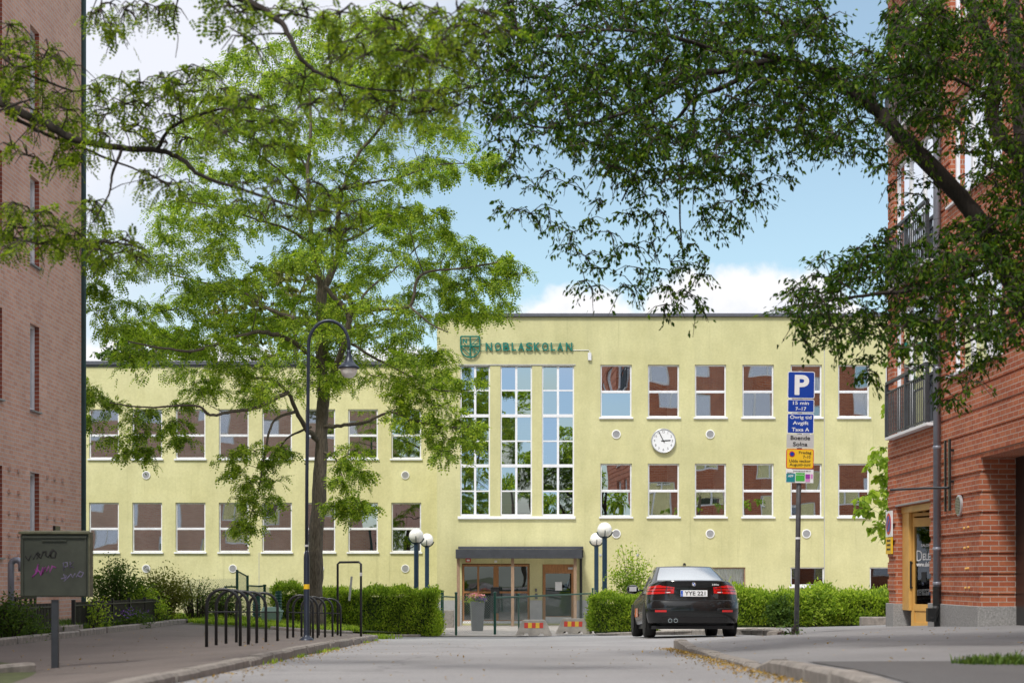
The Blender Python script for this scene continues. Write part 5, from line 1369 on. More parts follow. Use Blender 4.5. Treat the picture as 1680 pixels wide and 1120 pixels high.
# side windows
for s in (-1, 1):
    m = MB(); rws = []
    for t in (0.14, 0.5, 0.86):
        q = gh(t); y0 = gh_pt(t, 1).y + 0.14; y1 = q['yf'] - 0.55
        rws.append([Vector((s * (q['w'] + 0.006), y0 + (y1 - y0) * k / 8, q['z0'] + (q['zf'] - q['z0']) * sst(0.8, 3.2, y0 + (y1 - y0) * k / 8))) for k in range(9)])
    m.grid(rws); m.build('side_window', M['rear_glass'], car, smooth=True)
    m = MB(); m.tube([Vector(p) + Vector((s * .004, 0, 0)) for p in rws[0]], 0.008, 5); m.build('window_trim', M['chrome'], car)
# windscreen
m = MB(); rws = []
for t in (0.1, 0.5, 0.9):
    q = gh(t); rws.append([Vector((q['w'] * 0.88 * a, q['yf'] - 0.25 * a * a * 0.8 + 0.01, q['zf'] + 0.006)) for a in (-1, -.5, 0, .5, 1)])
m.grid(rws); m.build('windscreen', M['rear_glass'], car, smooth=True)
# tail lights
def rpatch(a0, a1, z0, z1, side, off, na=8, nz=4, ztop=None, zbot=None):
    m = MB(); rws = []
    for i in range(nz + 1):
        r_ = []
        for k in range(na + 1):
            a = a0 + (a1 - a0) * k / na; f = k / na
            zl = z0 if zbot is None else zbot(f); zh = z1 if ztop is None else ztop(f)
            z = zl + (zh - zl) * i / nz
            r_.append(outline_pt(rowlerp(z), a, side, off))
        rws.append(r_)
    m.grid(rws); return m
for s in (-1, 1):
    tl = rpatch(0.44, 1.14, 0, 0, s, 0.008, 12, 4, lambda f: 0.985 + 0.075 * f if f < 0.5 else 1.03 - 0.09 * (f - .5), lambda f: 0.865 - 0.02 * f if f < 0.9 else 0.86).build('tail_light', M['tail'], car, smooth=True)
    for zz, a0, a1 in ((0.955, 0.47, 1.10), (0.905, 0.50, 1.08)):
        rpatch(a0, a1, zz, zz + 0.018, s, 0.012, 10, 1).build('light_strip', M['tail_dark'], tl, smooth=True)
    rpatch(0.605, 0.625, 0.862, 1.0, s, 0.0125, 1, 2).build('light_split', M['plastic'], tl)
    rpatch(0.52, 0.63, 0.877, 0.89, s, 0.0126, 2, 1).build('reversing_light', M['white_sign'], tl)
    rpatch(0.60, 0.84, 0.50, 0.54, s, 0.006, 6, 1).build('bumper_reflector', M['tail'], car)
    rpatch(0.50, 1.1, 0.555, 0.575, s, 0.004, 10, 1).build('bumper_crease', M['plastic'], car)
# plate recess, boot lines, lower diffuser
m = MB(); m.add([outline_pt(rowlerp(z), abs(x) / 0.88, 1 if x > 0 else -1, 0.004) for z, x in ((0.765, -0.46), (0.765, 0.46), (0.975, 0.50), (0.975, -0.50))], [(0, 1, 2, 3)]); m.build('plate_recess', M['plastic'], car)
for s in (-1, 1): rpatch(0, 0.99, 1.098, 1.108, s, 0.012, 10, 1).build('boot_lip', M['carpaint'], car, smooth=True)
for s in (-1, 1): rpatch(0, 0.93, 0.722, 0.734, s, 0.006, 10, 1).build('boot_gap', M['plastic'], car)
for s in (-1, 1): rpatch(0.0, 0.72, 0.30, 0.40, s, 0.006, 8, 1).build('diffuser', M['plastic'], car)
m = MB(); m.bx(-0.262, 0.262, 0.062, 0.072, 0.80, 0.925); npl = m.build('number_plate', M['white_sign'], car, bevel=0.006)
m = MB(); m.bx(-0.258, -0.218, 0.0595, 0.0625, 0.806, 0.919); m.build('euro_band', M['blue_plate'], npl)
t = MB(); text_mb('YYE 221', 0.40, 0.078, 0.002, 0.012, (0.02, 0.0605, 0.865), t); t.build('plate_lettering', M['black_text'], npl)
t = MB(); text_mb('S', 0.016, 0.028, 0.002, 0.0, (-0.238, 0.059, 0.835), t); t.build('plate_country', M['white_sign'], npl)
em = MB(); em.lathe([(0.042, 0), (0.042, 0.006), (0.034, 0.009)], 24, (0, 0.092, 1.045), rxx); emb = em.build('emblem', M['chrome'], car)
for q in range(4):
    a0 = q * math.pi / 2; m = MB(); pts = [(0, 0)] + [(0.026 * math.cos(a0 + k * math.pi / 12), 0.026 * math.sin(a0 + k * math.pi / 12)) for k in range(7)]
    m.prism([(x, z + 1.045) for x, z in pts], 0.078, 0.0835); m.build('emblem_field', M['blue_plate' if q % 2 else 'white_sign'], emb)
t = MB(); text_mb('330e', 0.135, 0.034, 0.003, 0.012, (0.42, 0.088, 1.035), t); t.build('model_lettering', M['white_sign'], car)
# exhausts
m = MB()
for x in (-0.475, -0.365): m.lathe([(0.040, 0.0), (0.040, 0.10), (0.034, 0.10), (0.034, 0.0)], 20, (x, -0.012, 0.335), Matrix.Rotation(R(-90), 3, 'X'))
m.build('exhaust', M['chrome'], car)
m = MB()
for x in (-0.475, -0.365): m.lathe([(0.03, 0), (0.03, 0.003)], 20, (x, -0.0125, 0.335), rxx)
m.build('exhaust_bore', M['black_text'], car)
# aerial fin
m = MB(); m.prism([(-0.03, 0), (0.03, 0), (0.012, 0.045), (-0.012, 0.05)], 1.62, 1.78); m.v = [(x, y, z + 1.465) for x, y, z in m.v]; m.build('roof_aerial', M['plastic'], car)
# mirrors
for s in (-1, 1):
    m = MB(); m.lathe([(0.02, -0.125), (0.07, -0.10), (0.095, -0.02), (0.095, 0.05), (0.07, 0.10), (0.01, 0.12)], 14, (s * 0.98, 2.72, 1.0), Matrix.Rotation(R(90), 3, 'Y') @ Matrix.Scale(1.0, 3)); m.bx(min(s * .70, s * .96), max(s * .70, s * .96), 2.68, 2.76, 0.955, 0.995)
    mi = m.build('door_mirror', M['carpaint'], car, smooth=True)
    m = MB(); m.bx(s * 0.98 - 0.075, s * 0.98 + 0.075, 2.618, 2.626, 0.955, 1.05); m.build('mirror_glass', M['vent'], mi, bevel=0.01)
# wheels
for s in (-1, 1):
    for y in (0.86, 3.67):
        m = MB(); ry_ = Matrix.Rotation(R(90) * s, 3, 'Y')
        m.lathe([(0.22, -0.225), (0.30, -0.225), (0.322, -0.20), (0.328, -0.10), (0.322, -0.015), (0.30, 0.0), (0.22, 0.0)], 32, (s * 0.912, y, 0.328), ry_)
        w_ = m.build('wheel', M['rubber'], car, smooth=True)
        m = MB(); m.lathe([(0.225, -0.06), (0.225, -0.004), (0.21, -0.004), (0.20, -0.05)], 28, (s * 0.912, y, 0.328), ry_)
        for k in range(10):
            a = k * math.pi / 5; c_, s__ = math.cos(a), math.sin(a)
            m.add([(s * 0.905, y + c_ * 0.03 - s__ * 0.018, 0.328 + s__ * 0.03 + c_ * 0.018), (s * 0.905, y + c_ * 0.03 + s__ * 0.018, 0.328 + s__ * 0.03 - c_ * 0.018), (s * 0.912, y + c_ * 0.215 + s__ * 0.022, 0.328 + s__ * 0.215 - c_ * 0.022), (s * 0.912, y + c_ * 0.215 - s__ * 0.022, 0.328 + s__ * 0.215 + c_ * 0.022)], [(0, 1, 2, 3)])
        m.lathe([(0.04, -0.02), (0.04, 0.0)], 12, (s * 0.912, y, 0.328), ry_); m.build('rim', M['alu'], w_)
        # wheel arch
        m = MB(); arc_ = [(y + 0.375 * math.cos(k / 14 * math.pi), 0.33 + 0.375 * math.sin(k / 14 * math.pi)) for k in range(15)]
        xx = s * 0.9075; m.add([(xx, p, q) for p, q in arc_] + [(xx, y - 0.375, 0.2), (xx, y + 0.375, 0.2)], [tuple(range(17))]); m.build('wheel_arch', M['black_text'], car)
# lettering decal on the near flank
m = MB(); m.add([(-0.9085, 2.25, 0.42), (-0.9085, 3.05, 0.42), (-0.9085, 3.0, 0.60), (-0.9085, 2.30, 0.60)], [(0, 1, 2, 3)]); m.build('door_decal', M['orange'], car)
m = MB(); m.add([(-0.9095, 2.45, 0.42), (-0.9095, 2.6, 0.42), (-0.9095, 2.5, 0.60), (-0.9095, 2.4, 0.60)], [(0, 1, 2, 3)]); m.build('decal_stripe', M['white_sign'], car)
m = MB(); m.bx(-0.80, 0.80, 0.25, 4.3, 0.17, 0.235); m.build('underbody', M['black_text'], car)
m = MB(); m.bx(-0.912, -0.902, 1.5, 1.62, 0.80, 0.82); m.bx(-0.912, -0.902, 2.45, 2.57, 0.79, 0.81); m.build('door_handle', M['carpaint'], car)
# ------------------------------------------------------------------ foliage
NR = np.random.RandomState
def norm(a): return a / np.maximum(1e-9, np.linalg.norm(a, axis=1, keepdims=True))
def leaves_simple(pos, rs, size, aspect=0.5, up=0.6, droop=0.3, dirs=None):
    "folded pointed leaves: 6 vertices, 2 quads each"
    n = len(pos); sz_ = size * rs.uniform(0.65, 1.25, (n, 1))
    a = rs.normal(size=(n, 3)); a[:, 2] = a[:, 2] * 0.6 - droop
    if dirs is not None: a = a * 0.8 + dirs * 1.1
    a = norm(a)
    nn = rs.normal(size=(n, 3)) * (1 - up) * 1.4; nn[:, 2] += up
    b = norm(np.cross(nn, a)); nn = norm(np.cross(a, b))
    w = sz_ * aspect * 0.5
    p0 = pos; p3 = pos + a * sz_ - nn * sz_ * 0.12
    m1 = pos + a * sz_ * 0.38; 
    l = m1 + b * w + nn * w * 0.3; r = m1 - b * w + nn * w * 0.3
    l2 = pos + a * sz_ * 0.75 + b * w * 0.55 + nn * w * 0.1; r2 = pos + a * sz_ * 0.75 - b * w * 0.55 + nn * w * 0.1
    V = np.stack([p0, l, l2, p3, r2, r], 1).reshape(-1, 3)
    i = np.arange(n)[:, None] * 6
    Fq = np.concatenate([i + np.array([[0, 3, 2, 1]]), i + np.array([[0, 5, 4, 3]])], 0)
    return V, Fq
def fronds(pos, dirs, rs, length, nl=5, lw=0.30, up=0.75, wid=0.36):
    "pinnate leaves: pairs of diamond leaflets along a drooping rachis"
    n = len(pos); L = length * rs.uniform(0.65, 1.25, (n, 1))
    a = norm(dirs + rs.normal(size=(n, 3)) * 0.55)
    nn = rs.normal(size=(n, 3)) * (1 - up) * 1.5; nn[:, 2] += up
    b = norm(np.cross(nn, a)); nn = norm(np.cross(a, b))
    Vs = []; 
    for k in range(nl):
        t = (k + 0.6) / nl; c = pos + a * L * t - np.array([[0, 0, 1.0]]) * L * 0.28 * t * t
        ll = L * wid * (1.0 - 0.45 * abs(t - 0.4)); w = ll * lw
        for sg in ((1, -1) if k < nl - 1 else (0,)):
            if sg == 0: d_ = a
            else: d_ = norm(b * sg + a * 0.35 + rs.normal(size=(n, 3)) * 0.12)
            wv = norm(np.cross(nn, d_)); dz_ = -nn * ll * 0.15
            Vs.append(np.stack([c, c + d_ * ll * .5 + wv * w, c + d_ * ll + dz_, c + d_ * ll * .5 - wv * w], 1))
    V = np.concatenate(Vs, 0).reshape(-1, 3)
    return V, np.arange(len(V)).reshape(-1, 4)

class Tree:
    def __init__(s, seed): s.rs = NR(seed); s.rnd = random.Random(seed); s.wood = MB(); s.twig = MB(); s.nodes = []; s.lp = []; s.ld = []; s.twigs = []
    def limb(s, pts, r0, r1, n=8, sub=6):
        pts = [Vector(p) for p in pts]
        # catmull-rom smoothing
        out = []
        for i in range(len(pts) - 1):
            p0 = pts[max(i - 1, 0)]; p1 = pts[i]; p2 = pts[i + 1]; p3 = pts[min(i + 2, len(pts) - 1)]
            for k in range(sub):
                t = k / sub
                out.append(0.5 * ((2 * p1) + (-p0 + p2) * t + (2 * p0 - 5 * p1 + 4 * p2 - p3) * t * t + (-p0 + 3 * p1 - 3 * p2 + p3) * t ** 3))
        out.append(pts[-1])
        m = len(out); rr = [r0 + (r1 - r0) * (i / (m - 1)) ** 0.8 for i in range(m)]
        rr = [r * s.rnd.uniform(0.94, 1.06) for r in rr]
        out = [out[0]] + [p + Vector([s.rnd.gauss(0, 1) for _ in range(3)]) * r * (0.06 if r > 0.08 else 0.2) for p, r in zip(out[1:-1], rr[1:-1])] + [out[-1]]
        s.wood.tube(out, rr, n)
        for p, r in zip(out, rr): s.nodes.append((p, r))
    def clump(s, c, rad, nleaf, flat=0.6, ntw=9, hang=0.0, lim=True, reach=3.0):
        c = Vector(c); rnd = s.rnd
        # join to the nearest limb
        if s.nodes:
            q, qr = min(s.nodes, key=lambda n_: (n_[0] - c).length + max(0, n_[0].z - c.z) * 0.5)
            dd = (c - q).length
            if dd > 0.15 and dd < reach * 0.75:
                mid = q.lerp(c, 0.5) + Vector((rnd.gauss(0, .15), rnd.gauss(0, .15), rnd.gauss(0.12, .08))) * dd
                r = min(qr * 0.5, 0.006 + 0.006 * dd)
                pts = [q, q.lerp(mid, .5) + Vector((rnd.gauss(0, .03), rnd.gauss(0, .03), 0)) * dd, mid, mid.lerp(c, .55), c]
                s.wood.tube(pts, [r, r * .85, r * .7, r * .55, r * .4], 5)
                s.nodes += [(mid, r * .7), (c, r * .45)]
        segs = []
        for k in range(ntw):
            v = Vector((rnd.gauss(0, 1), rnd.gauss(0, 1), rnd.gauss(0, 1) * flat - hang)); v.normalize(); v *= rad * rnd.uniform(0.6, 1.15)
            e = c + v; mid = c + v * 0.5 + Vector((0, 0, rad * 0.12)); e2 = e + Vector((0, 0, -rad * 0.15))
            s.twig.tube([c, mid, e2], [0.007, 0.005, 0.0025], 3, cap=False)
            segs.append((c, mid)); segs.append((mid, e2)); segs.append((mid, e2))
        for k in range(nleaf):
            a, b = rnd.choice(segs); t = rnd.random(); p = a.lerp(b, t)
            s.lp.append(tuple(p + Vector((rnd.gauss(0, .12), rnd.gauss(0, .12), rnd.gauss(0, .06))) * rad)); d_ = (b - a).normalized(); s.ld.append((d_.x, d_.y, d_.z - 0.25 - hang * 0.3))
    def finish(s, name, lab, base, bark, leaf, kind, size, group=None, **kw):
        t = thing(name, lab, 'tree', base, group=group)
        if s.wood.v: s.wood.build('trunk', M[bark], t, world=True, smooth=True)
        if s.twig.v: s.twig.build('twigs', M['twig'], t, world=True)
        lp = np.array(s.lp); ld = np.array(s.ld)
        V, Fq = fronds(lp, ld, s.rs, size, **kw) if kind == 'frond' else leaves_simple(lp, s.rs, size, dirs=ld, **kw)
        np_mesh('crown', V, Fq, M[leaf], t, world=True)
        return t
def inpoly(x, y, poly):
    c = False; j = len(poly) - 1
    for i in range(len(poly)):
        if ((poly[i][1] > y) != (poly[j][1] > y)) and x < (poly[j][0] - poly[i][0]) * (y - poly[i][1]) / (poly[j][1] - poly[i][1]) + poly[i][0]: c = not c
        j = i
    return c
def scatter(poly, step, rnd, holes=()):
    xs = [p[0] for p in poly]; ys = [p[1] for p in poly]; out = []; y = min(ys)
    while y < max(ys):
        x = min(xs)
        while x < max(xs):
            a = x + rnd.uniform(-.5, .5) * step; b = y + rnd.uniform(-.5, .5) * step
            if inpoly(a, b, poly) and not any(((a - h[0]) / h[2]) ** 2 + ((b - h[1]) / h[3]) ** 2 < 1 for h in holes): out.append((a, b))
            x += step
        y += step
    return out

# --- the locust tree in front of the left wing
T = Tree(11); D = 40.0
T.limb([P(518, 1040, D), P(517, 960, D), P(519, 880, D), P(525, 790, D), P(527, 715, D), P(530, 650, D), P(528, 590, D), P(526, 530, D), P(529, 470, D)], 0.205, 0.12, 12)
T.limb([P(529, 480, D), P(520, 440, D - .2), P(512, 400, D - .3), P(508, 340, D - .3), P(505, 280, D - .2), P(510, 200, D), P(505, 130, D)], 0.09, 0.025, 8)
T.limb([P(529, 475, D), P(543, 450, D + .1), P(556, 410, D + .3), P(553, 370, D + .4), P(562, 310, D + .5), P(590, 250, D + .5), P(630, 200, D + .3), P(640, 120, D)], 0.10, 0.025, 8)
T.limb([P(533, 640, D), P(552, 600, D - .5), P(568, 550, D - .9), P(571, 515, D - 1.0), P(552, 492, D - 1.0), P(532, 470, D - 1.0)], 0.10, 0.05, 8)
T.limb([P(571, 520, D - 1.0), P(585, 510, D - 1.1), P(620, 507, D - 1.3), P(672, 502, D - 1.6), P(684, 460, D - 1.7), P(705, 445, D - 1.8), P(760, 440, D - 2), P(820, 430, D - 2)], 0.065, 0.02, 7)
T.limb([P(585, 512, D - 1.1), P(600, 480, D - .8), P(625, 458, D - .5), P(650, 440, D), P(690, 400, D + .5)], 0.04, 0.015, 6)
T.limb([P(529, 700, D), P(560, 697, D - .6), P(600, 692, D - 1.2), P(640, 676, D - 1.8), P(680, 690, D - 2.3), P(730, 700, D - 2.6), P(770, 700, D - 2.8)], 0.055, 0.015, 7)
T.limb([P(526, 740, D), P(548, 750, D - .5), P(558, 770, D - .9), P(570, 810, D - 1.2), P(576, 830, D - 1.2)], 0.03, 0.01, 6)
T.limb([P(526, 725, D), P(505, 705, D - .5), P(487, 675, D - 1), P(470, 640, D - 1.5), P(440, 622, D - 2), P(410, 620, D - 2.3)], 0.075, 0.03, 7)
T.limb([P(487, 675, D - 1), P(450, 690, D - 1.7), P(435, 740, D - 2), P(425, 800, D - 2.2), P(410, 850, D - 2.2)], 0.04, 0.012, 6)
T.limb([P(470, 645, D - 1.5), P(420, 668, D - 2.2), P(380, 675, D - 2.6), P(345, 680, D - 3), P(320, 665, D - 3.2), P(240, 668, D - 3.6), P(180, 660, D - 4)], 0.055, 0.014, 7)
T.limb([P(510, 700, D - .3), P(470, 720, D + .4), P(440, 770, D + .6), P(400, 800, D + .8)], 0.035, 0.01, 6)
T.limb([P(526, 560, D), P(500, 530, D + .4), P(460, 515, D + .8), P(430, 500, D + 1.2), P(400, 480, D + 1.5), P(340, 465, D + 2), P(280, 450, D + 2.2)], 0.075, 0.02, 7)
T.limb([P(528, 600, D), P(480, 560, D - .8), P(430, 545, D - 1.5), P(380, 555, D - 2.2), P(320, 575, D - 2.8), P(260, 570, D - 3.2), P(210, 560, D - 3.5)], 0.07, 0.016, 7)
T.limb([P(512, 400, D - .3), P(470, 375, D - 1), P(420, 360, D - 1.6), P(360, 340, D - 2.2), P(300, 330, D - 2.5)], 0.045, 0.013, 6)
T.limb([P(508, 340, D - .3), P(470, 290, D - .9), P(420, 250, D - 1.4), P(370, 220, D - 2), P(330, 190, D - 2)], 0.035, 0.012, 6)
T.limb([P(556, 400, D + .3), P(600, 380, D + .9), P(640, 355, D + 1.3), P(680, 360, D + 1.7), P(720, 380, D + 2)], 0.04, 0.012, 6)
T.limb([P(562, 310, D + .5), P(610, 300, D + .2), P(660, 290, D - .3), P(720, 270, D - .8), P(790, 270, D - 1.2)], 0.035, 0.012, 6)
T.limb([P(571, 560, D - .9), P(620, 590, D - 1.3), P(680, 620, D - 1.8), P(720, 640, D - 2.3), P(770, 640, D - 2.5)], 0.04, 0.013, 6)
T.limb([P(672, 502, D - 1.6), P(705, 530, D - 2), P(735, 545, D - 2.3)], 0.03, 0.012, 6)
T.limb([P(630, 200, D + .3), P(680, 170, D), P(730, 140, D - .3)], 0.022, 0.01, 6)
T.limb([P(505, 280, D - .2), P(460, 200, D + .6), P(430, 130, D + 1)], 0.025, 0.01, 6)
def inr(x, y): return 725 < x < 830 and 522 < y < 612
crown = [(300, 235), (330, 160), (375, 95), (430, 80), (500, 40), (560, 30), (640, 25), (720, 45), (755, 90), (762, 160), (758, 215), (735, 262), (700, 285), (690, 330), (715, 350), (735, 395), (720, 440), (760, 470), (838, 505), (835, 535), (780, 560), (795, 640), (770, 665), (700, 655), (640, 640), (600, 625), (560, 640), (500, 640), (430, 690), (380, 660), (330, 640), (290, 615), (235, 600), (205, 590), (175, 560), (190, 520), (175, 470), (225, 430), (250, 400), (245, 350), (290, 330), (310, 290)]
gaps = [(250, 465, 36, 26), (655, 305, 42, 26), (640, 455, 34, 26), (430, 395, 30, 22), (600, 415, 26, 18), (455, 455, 26, 20), (340, 395, 26, 18), (565, 250, 26, 16), (410, 300, 30, 16), (300, 300, 24, 18), (690, 120, 22, 14), (610, 215, 22, 12), (370, 500, 26, 16), (570, 440, 20, 16), (290, 530, 22, 14), (480, 400, 18, 16), (700, 430, 20, 14), (340, 600, 26, 14), (620, 560, 26, 14), (460, 610, 24, 14)]
rnd = random.Random(5)
for (x, y) in scatter(crown, 29, rnd, gaps):
    if rnd.random() < 0.16 or inr(x, y): continue
    edge = min(1.0, abs(x - 520) / 330.0)
    dsp = 3.6 * math.sqrt(max(0.1, 1 - edge ** 2))
    T.clump(P(x, y, D + rnd.uniform(-dsp, dsp)), rnd.uniform(0.42, 0.85), rnd.randint(76, 128), 0.22, 10, 0.05)
extra = [(160, 650), (185, 665), (150, 690), (215, 690), (240, 675), (235, 715), (205, 745), (270, 700), (290, 690), (300, 720), (250, 740), (190, 720), (330, 640), (300, 665),
         (450, 735), (430, 760), (410, 790), (395, 770), (400, 820), (420, 840), (405, 860), (385, 865), (440, 815), (465, 745), (420, 740), (450, 790), (380, 745),
         (560, 760), (575, 775), (590, 775), (560, 790), (572, 745), (545, 830), (555, 825), (585, 825), (595, 833), (570, 840),
         (700, 690), (720, 700), (745, 690), (765, 705), (780, 700), (740, 720), (760, 725), (690, 660), (720, 665), (680, 640), (650, 650), (700, 720), (670, 690), (655, 670), (725, 740),
         (730, 380), (760, 400), (790, 410), (820, 425), (845, 430), (800, 440), (770, 430), (835, 460), (800, 470), (850, 450), (745, 420), (780, 455), (720, 350), (690, 345), (660, 340), (645, 355),
         (790, 260), (810, 265), (770, 275), (745, 280), (800, 280), (720, 290), (690, 300), (650, 305),
         (140, 400), (175, 395), (160, 430), (150, 470), (170, 480), (150, 660), (145, 640), (180, 430), (200, 450), (160, 510), (185, 540), (230, 560)]
for (x, y) in extra:
    dz = -2.4 if y > 600 else (-2.0 if x > 700 else -2.6)
    T.clump(P(x, y, D + dz + rnd.uniform(-.5, .5)), rnd.uniform(0.30, 0.5), rnd.randint(64, 94), 0.38, 8, 0.15)
b = P(518, 1030, D); b.z = g_left(b.x, b.y)
T.finish('locust_tree', 'tall light-green locust tree with a forked trunk, standing before the low school wing', b, 'bark', 'leaf_locust', 'frond', 0.192, wid=0.36, lw=0.32)

# --- near locust whose boughs reach in from the upper left
T = Tree(21); D = 12.5
T.limb([(-6.6, 12.8, -1.05), (-6.55, 12.8, 0.8), (-6.4, 12.75, 2.4), (-6.1, 12.7, 3.6), (-5.6, 12.6, 4.3), (-5.0, 12.6, 5.1), (-4.2, 12.6, 5.9), (-3.0, 12.7, 6.4)], 0.21, 0.07, 12)
T.limb([(-6.3, 12.75, 2.7), (-5.4, 12.6, 3.35), P(-60, 140, 12.5), P(0, 170, 12.4), P(60, 195, 12.3), P(115, 225, 12.2), P(180, 240, 12.2), P(262, 248, 12.2), P(300, 262, 12.1), P(330, 288, 12.0), P(420, 318, 11.8), P(500, 345, 11.6)], 0.05, 0.008, 9)
T.limb([P(10, 185, 12.4), P(45, 205, 12.6), P(80, 222, 12.7), P(130, 240, 12.9), P(180, 262, 13.0), P(215, 275, 13.1), P(280, 302, 13.2)], 0.018, 0.006, 7)
T.limb([P(200, 245, 12.2), P(185, 285, 12.0), P(178, 320, 11.9), P(152, 365, 11.8)], 0.014, 0.005, 5)
T.limb([P(258, 246, 12.2), P(275, 215, 12.1), P(298, 200, 12.0), P(340, 185, 11.9), P(390, 175, 11.8), P(450, 185, 11.7)], 0.018, 0.006, 6)
T.limb([P(298, 200, 12.0), P(292, 150, 12.0)], 0.01, 0.004, 5)
T.limb([P(-20, 190, 12.0), P(30, 170, 12), P(60, 160, 12.0)], 0.012, 0.005, 5)
T.limb([(-5.0, 12.6, 5.1), P(100, -60, 12), P(300, -40, 11), P(400, 0, 10.6), P(440, 22, 10.5), P(470, 50, 10.4), P(490, 90, 10.3), P(515, 115, 10.3), P(560, 135, 10.2), P(600, 145, 10.1), P(660, 150, 10)], 0.035, 0.005, 8)
T.limb([P(450, 28, 10.5), P(485, 24, 10.6), P(520, 34, 10.7)], 0.014, 0.005, 5)
T.limb([P(300, -30, 11), P(285, 30, 11.2), P(292, 60, 11.2), P(288, 95, 11.2)], 0.008, 0.003, 4)
T.limb([(-5.6, 12.6, 4.3), P(-40, 60, 12.6), P(0, 90, 12.6), P(40, 120, 12.5), P(120, 150, 12.5)], 0.03, 0.007, 6)
T.limb([(-6.35, 12.75, 1.6), P(-80, 400, 12.6), P(0, 392, 12.4), P(60, 395, 12.3), P(130, 395, 12.2), P(200, 400, 12.1), P(235, 408, 12.0)], 0.035, 0.005, 6)
rnd = random.Random(8)
def near_zone(pts, dep, rad, nl, hang=0.3):
    for (x, y) in pts: T.clump(P(x, y, dep + rnd.uniform(-.5, .5)), rad * rnd.uniform(.7, 1.2), int(nl * 0.72 * rnd.uniform(.7, 1.2)), 0.45, 7, hang, reach=1.6)
near_zone([(15, 40), (20, 75), (10, 110), (55, 75), (80, 80), (30, 95), (90, 95), (45, 110), (110, 105), (75, 105), (10, 150), (35, 145), (70, 150), (100, 155), (120, 150), (20, 135), (55, 180), (80, 190), (110, 180), (125, 200), (90, 210), (20, 240), (45, 255), (90, 250), (120, 245), (135, 265), (105, 270)], 12.5, 0.22, 26)
near_zone([(10, 340), (30, 335), (50, 350), (75, 345), (20, 370), (45, 375), (70, 370), (95, 365), (110, 385), (85, 395), (60, 400), (30, 400), (10, 405), (130, 400), (125, 380), (150, 345), (155, 330), (145, 395), (180, 400), (205, 395), (165, 410), (190, 415), (220, 400), (215, 420), (145, 330)], 12.2, 0.20, 24)
near_zone([(165, 150), (150, 145), (180, 180), (160, 190), (195, 130), (205, 170), (220, 150), (230, 135), (240, 170), (255, 145), (262, 125), (270, 160), (280, 130), (285, 190), (300, 140), (310, 170), (320, 150), (340, 130), (345, 160), (355, 190), (365, 145), (380, 170), (330, 115), (300, 115), (225, 205), (205, 215), (180, 225), (250, 220), (275, 235), (310, 225), (160, 215), (255, 292), (278, 302), (292, 300), (235, 280)], 12.1, 0.19, 20)
near_zone([(150, 20), (165, 15), (170, 40), (185, 30), (190, 50), (205, 15), (215, 8), (180, 5), (240, 5), (262, 10), (275, 15), (285, 8)], 11.2, 0.13, 13, 0.8)
near_zone([(395, 20), (410, 40), (400, 60), (380, 10), (420, 12), (350, 5), (460, 15), (500, 15), (530, 30), (560, 20), (590, 35), (540, 60), (580, 65), (615, 50), (600, 90), (560, 95), (640, 75), (650, 50), (670, 85), (690, 60), (660, 110), (690, 110), (630, 30), (700, 30), (660, 15)], 10.3, 0.22, 26)
near_zone([(500, 130), (530, 150), (560, 155), (590, 165), (620, 165), (650, 170), (680, 160), (705, 150), (730, 155), (750, 150), (560, 180), (600, 190), (640, 185), (690, 185), (720, 180), (745, 175), (480, 140), (510, 170), (420, 160), (440, 175), (400, 165), (380, 180), (410, 200), (450, 200), (480, 205), (420, 215), (350, 200), (370, 215), (430, 240), (470, 240), (350, 235)], 10.5, 0.15, 13)
near_zone([(430, 310), (460, 300), (490, 310), (520, 300), (540, 320), (560, 310), (580, 330), (600, 300), (590, 350), (560, 350), (530, 345), (500, 340), (450, 330), (470, 355), (400, 300), (570, 375), (540, 375), (400, 330), (430, 350)], 11.4, 0.14, 10)
near_zone([(720, 20), (750, 15), (740, 45), (770, 40), (790, 20), (800, 55), (770, 75), (745, 80), (720, 65), (700, 95), (715, 105), (680, 130)], 10.2, 0.22, 26)
T.finish('locust_tree', 'near locust tree whose dark bough reaches in across the pink brick wall', (-6.6, 12.8, g_left(-6.6, 12.8)), 'bark_dark', 'leaf_near', 'frond', 0.092, wid=0.36, lw=0.28, nl=6)

# --- broad-leaved tree on the right whose boughs arch over the street
T = Tree(31); D = 16.0
T.limb([(5.9, 15.6, -1.0), (5.85, 15.6, 0.6), (5.7, 15.6, 1.8), P(1745, 600, 15.5), P(1700, 540, 15.6), P(1672, 480, 15.7), P(1635, 415, 15.8), P(1600, 355, 15.9), P(1545, 290, 16), P(1480, 225, 16.1), P(1432, 175, 16.2), P(1385, 140, 16.2), P(1330, 115, 16.2), P(1275, 98, 16.2), P(1210, 112, 16.1), P(1150, 122, 16), P(1100, 135, 15.9), P(1040, 150, 15.8)], 0.16, 0.014, 12)
T.limb([P(1700, 560, 15.6), P(1700, 450, 15.9), P(1690, 330, 16.2), P(1675, 255, 16.3), P(1640, 225, 16.3), P(1628, 170, 16.4), P(1635, 110, 16.4), P(1612, 50, 16.4), P(1590, 0, 16.5), P(1560, -80, 16.5)], 0.095, 0.055, 10)
T.limb([P(1680, 250, 16.3), P(1672, 160, 16.5), P(1665, 60, 16.7), P(1660, -60, 16.8)], 0.09, 0.06, 10)
T.limb([P(1290, 102, 16.2), P(1240, 112, 16.4), P(1200, 138, 16.6), P(1142, 160, 16.8), P(1115, 190, 17), P(1075, 225, 17.1), P(1050, 270, 17.2), P(1020, 330, 17.3)], 0.035, 0.009, 7)
T.limb([P(1142, 160, 16.8), P(1135, 200, 16.9), P(1120, 260, 17), P(1115, 340, 17.1), P(1120, 420, 17.2)], 0.02, 0.006, 6)
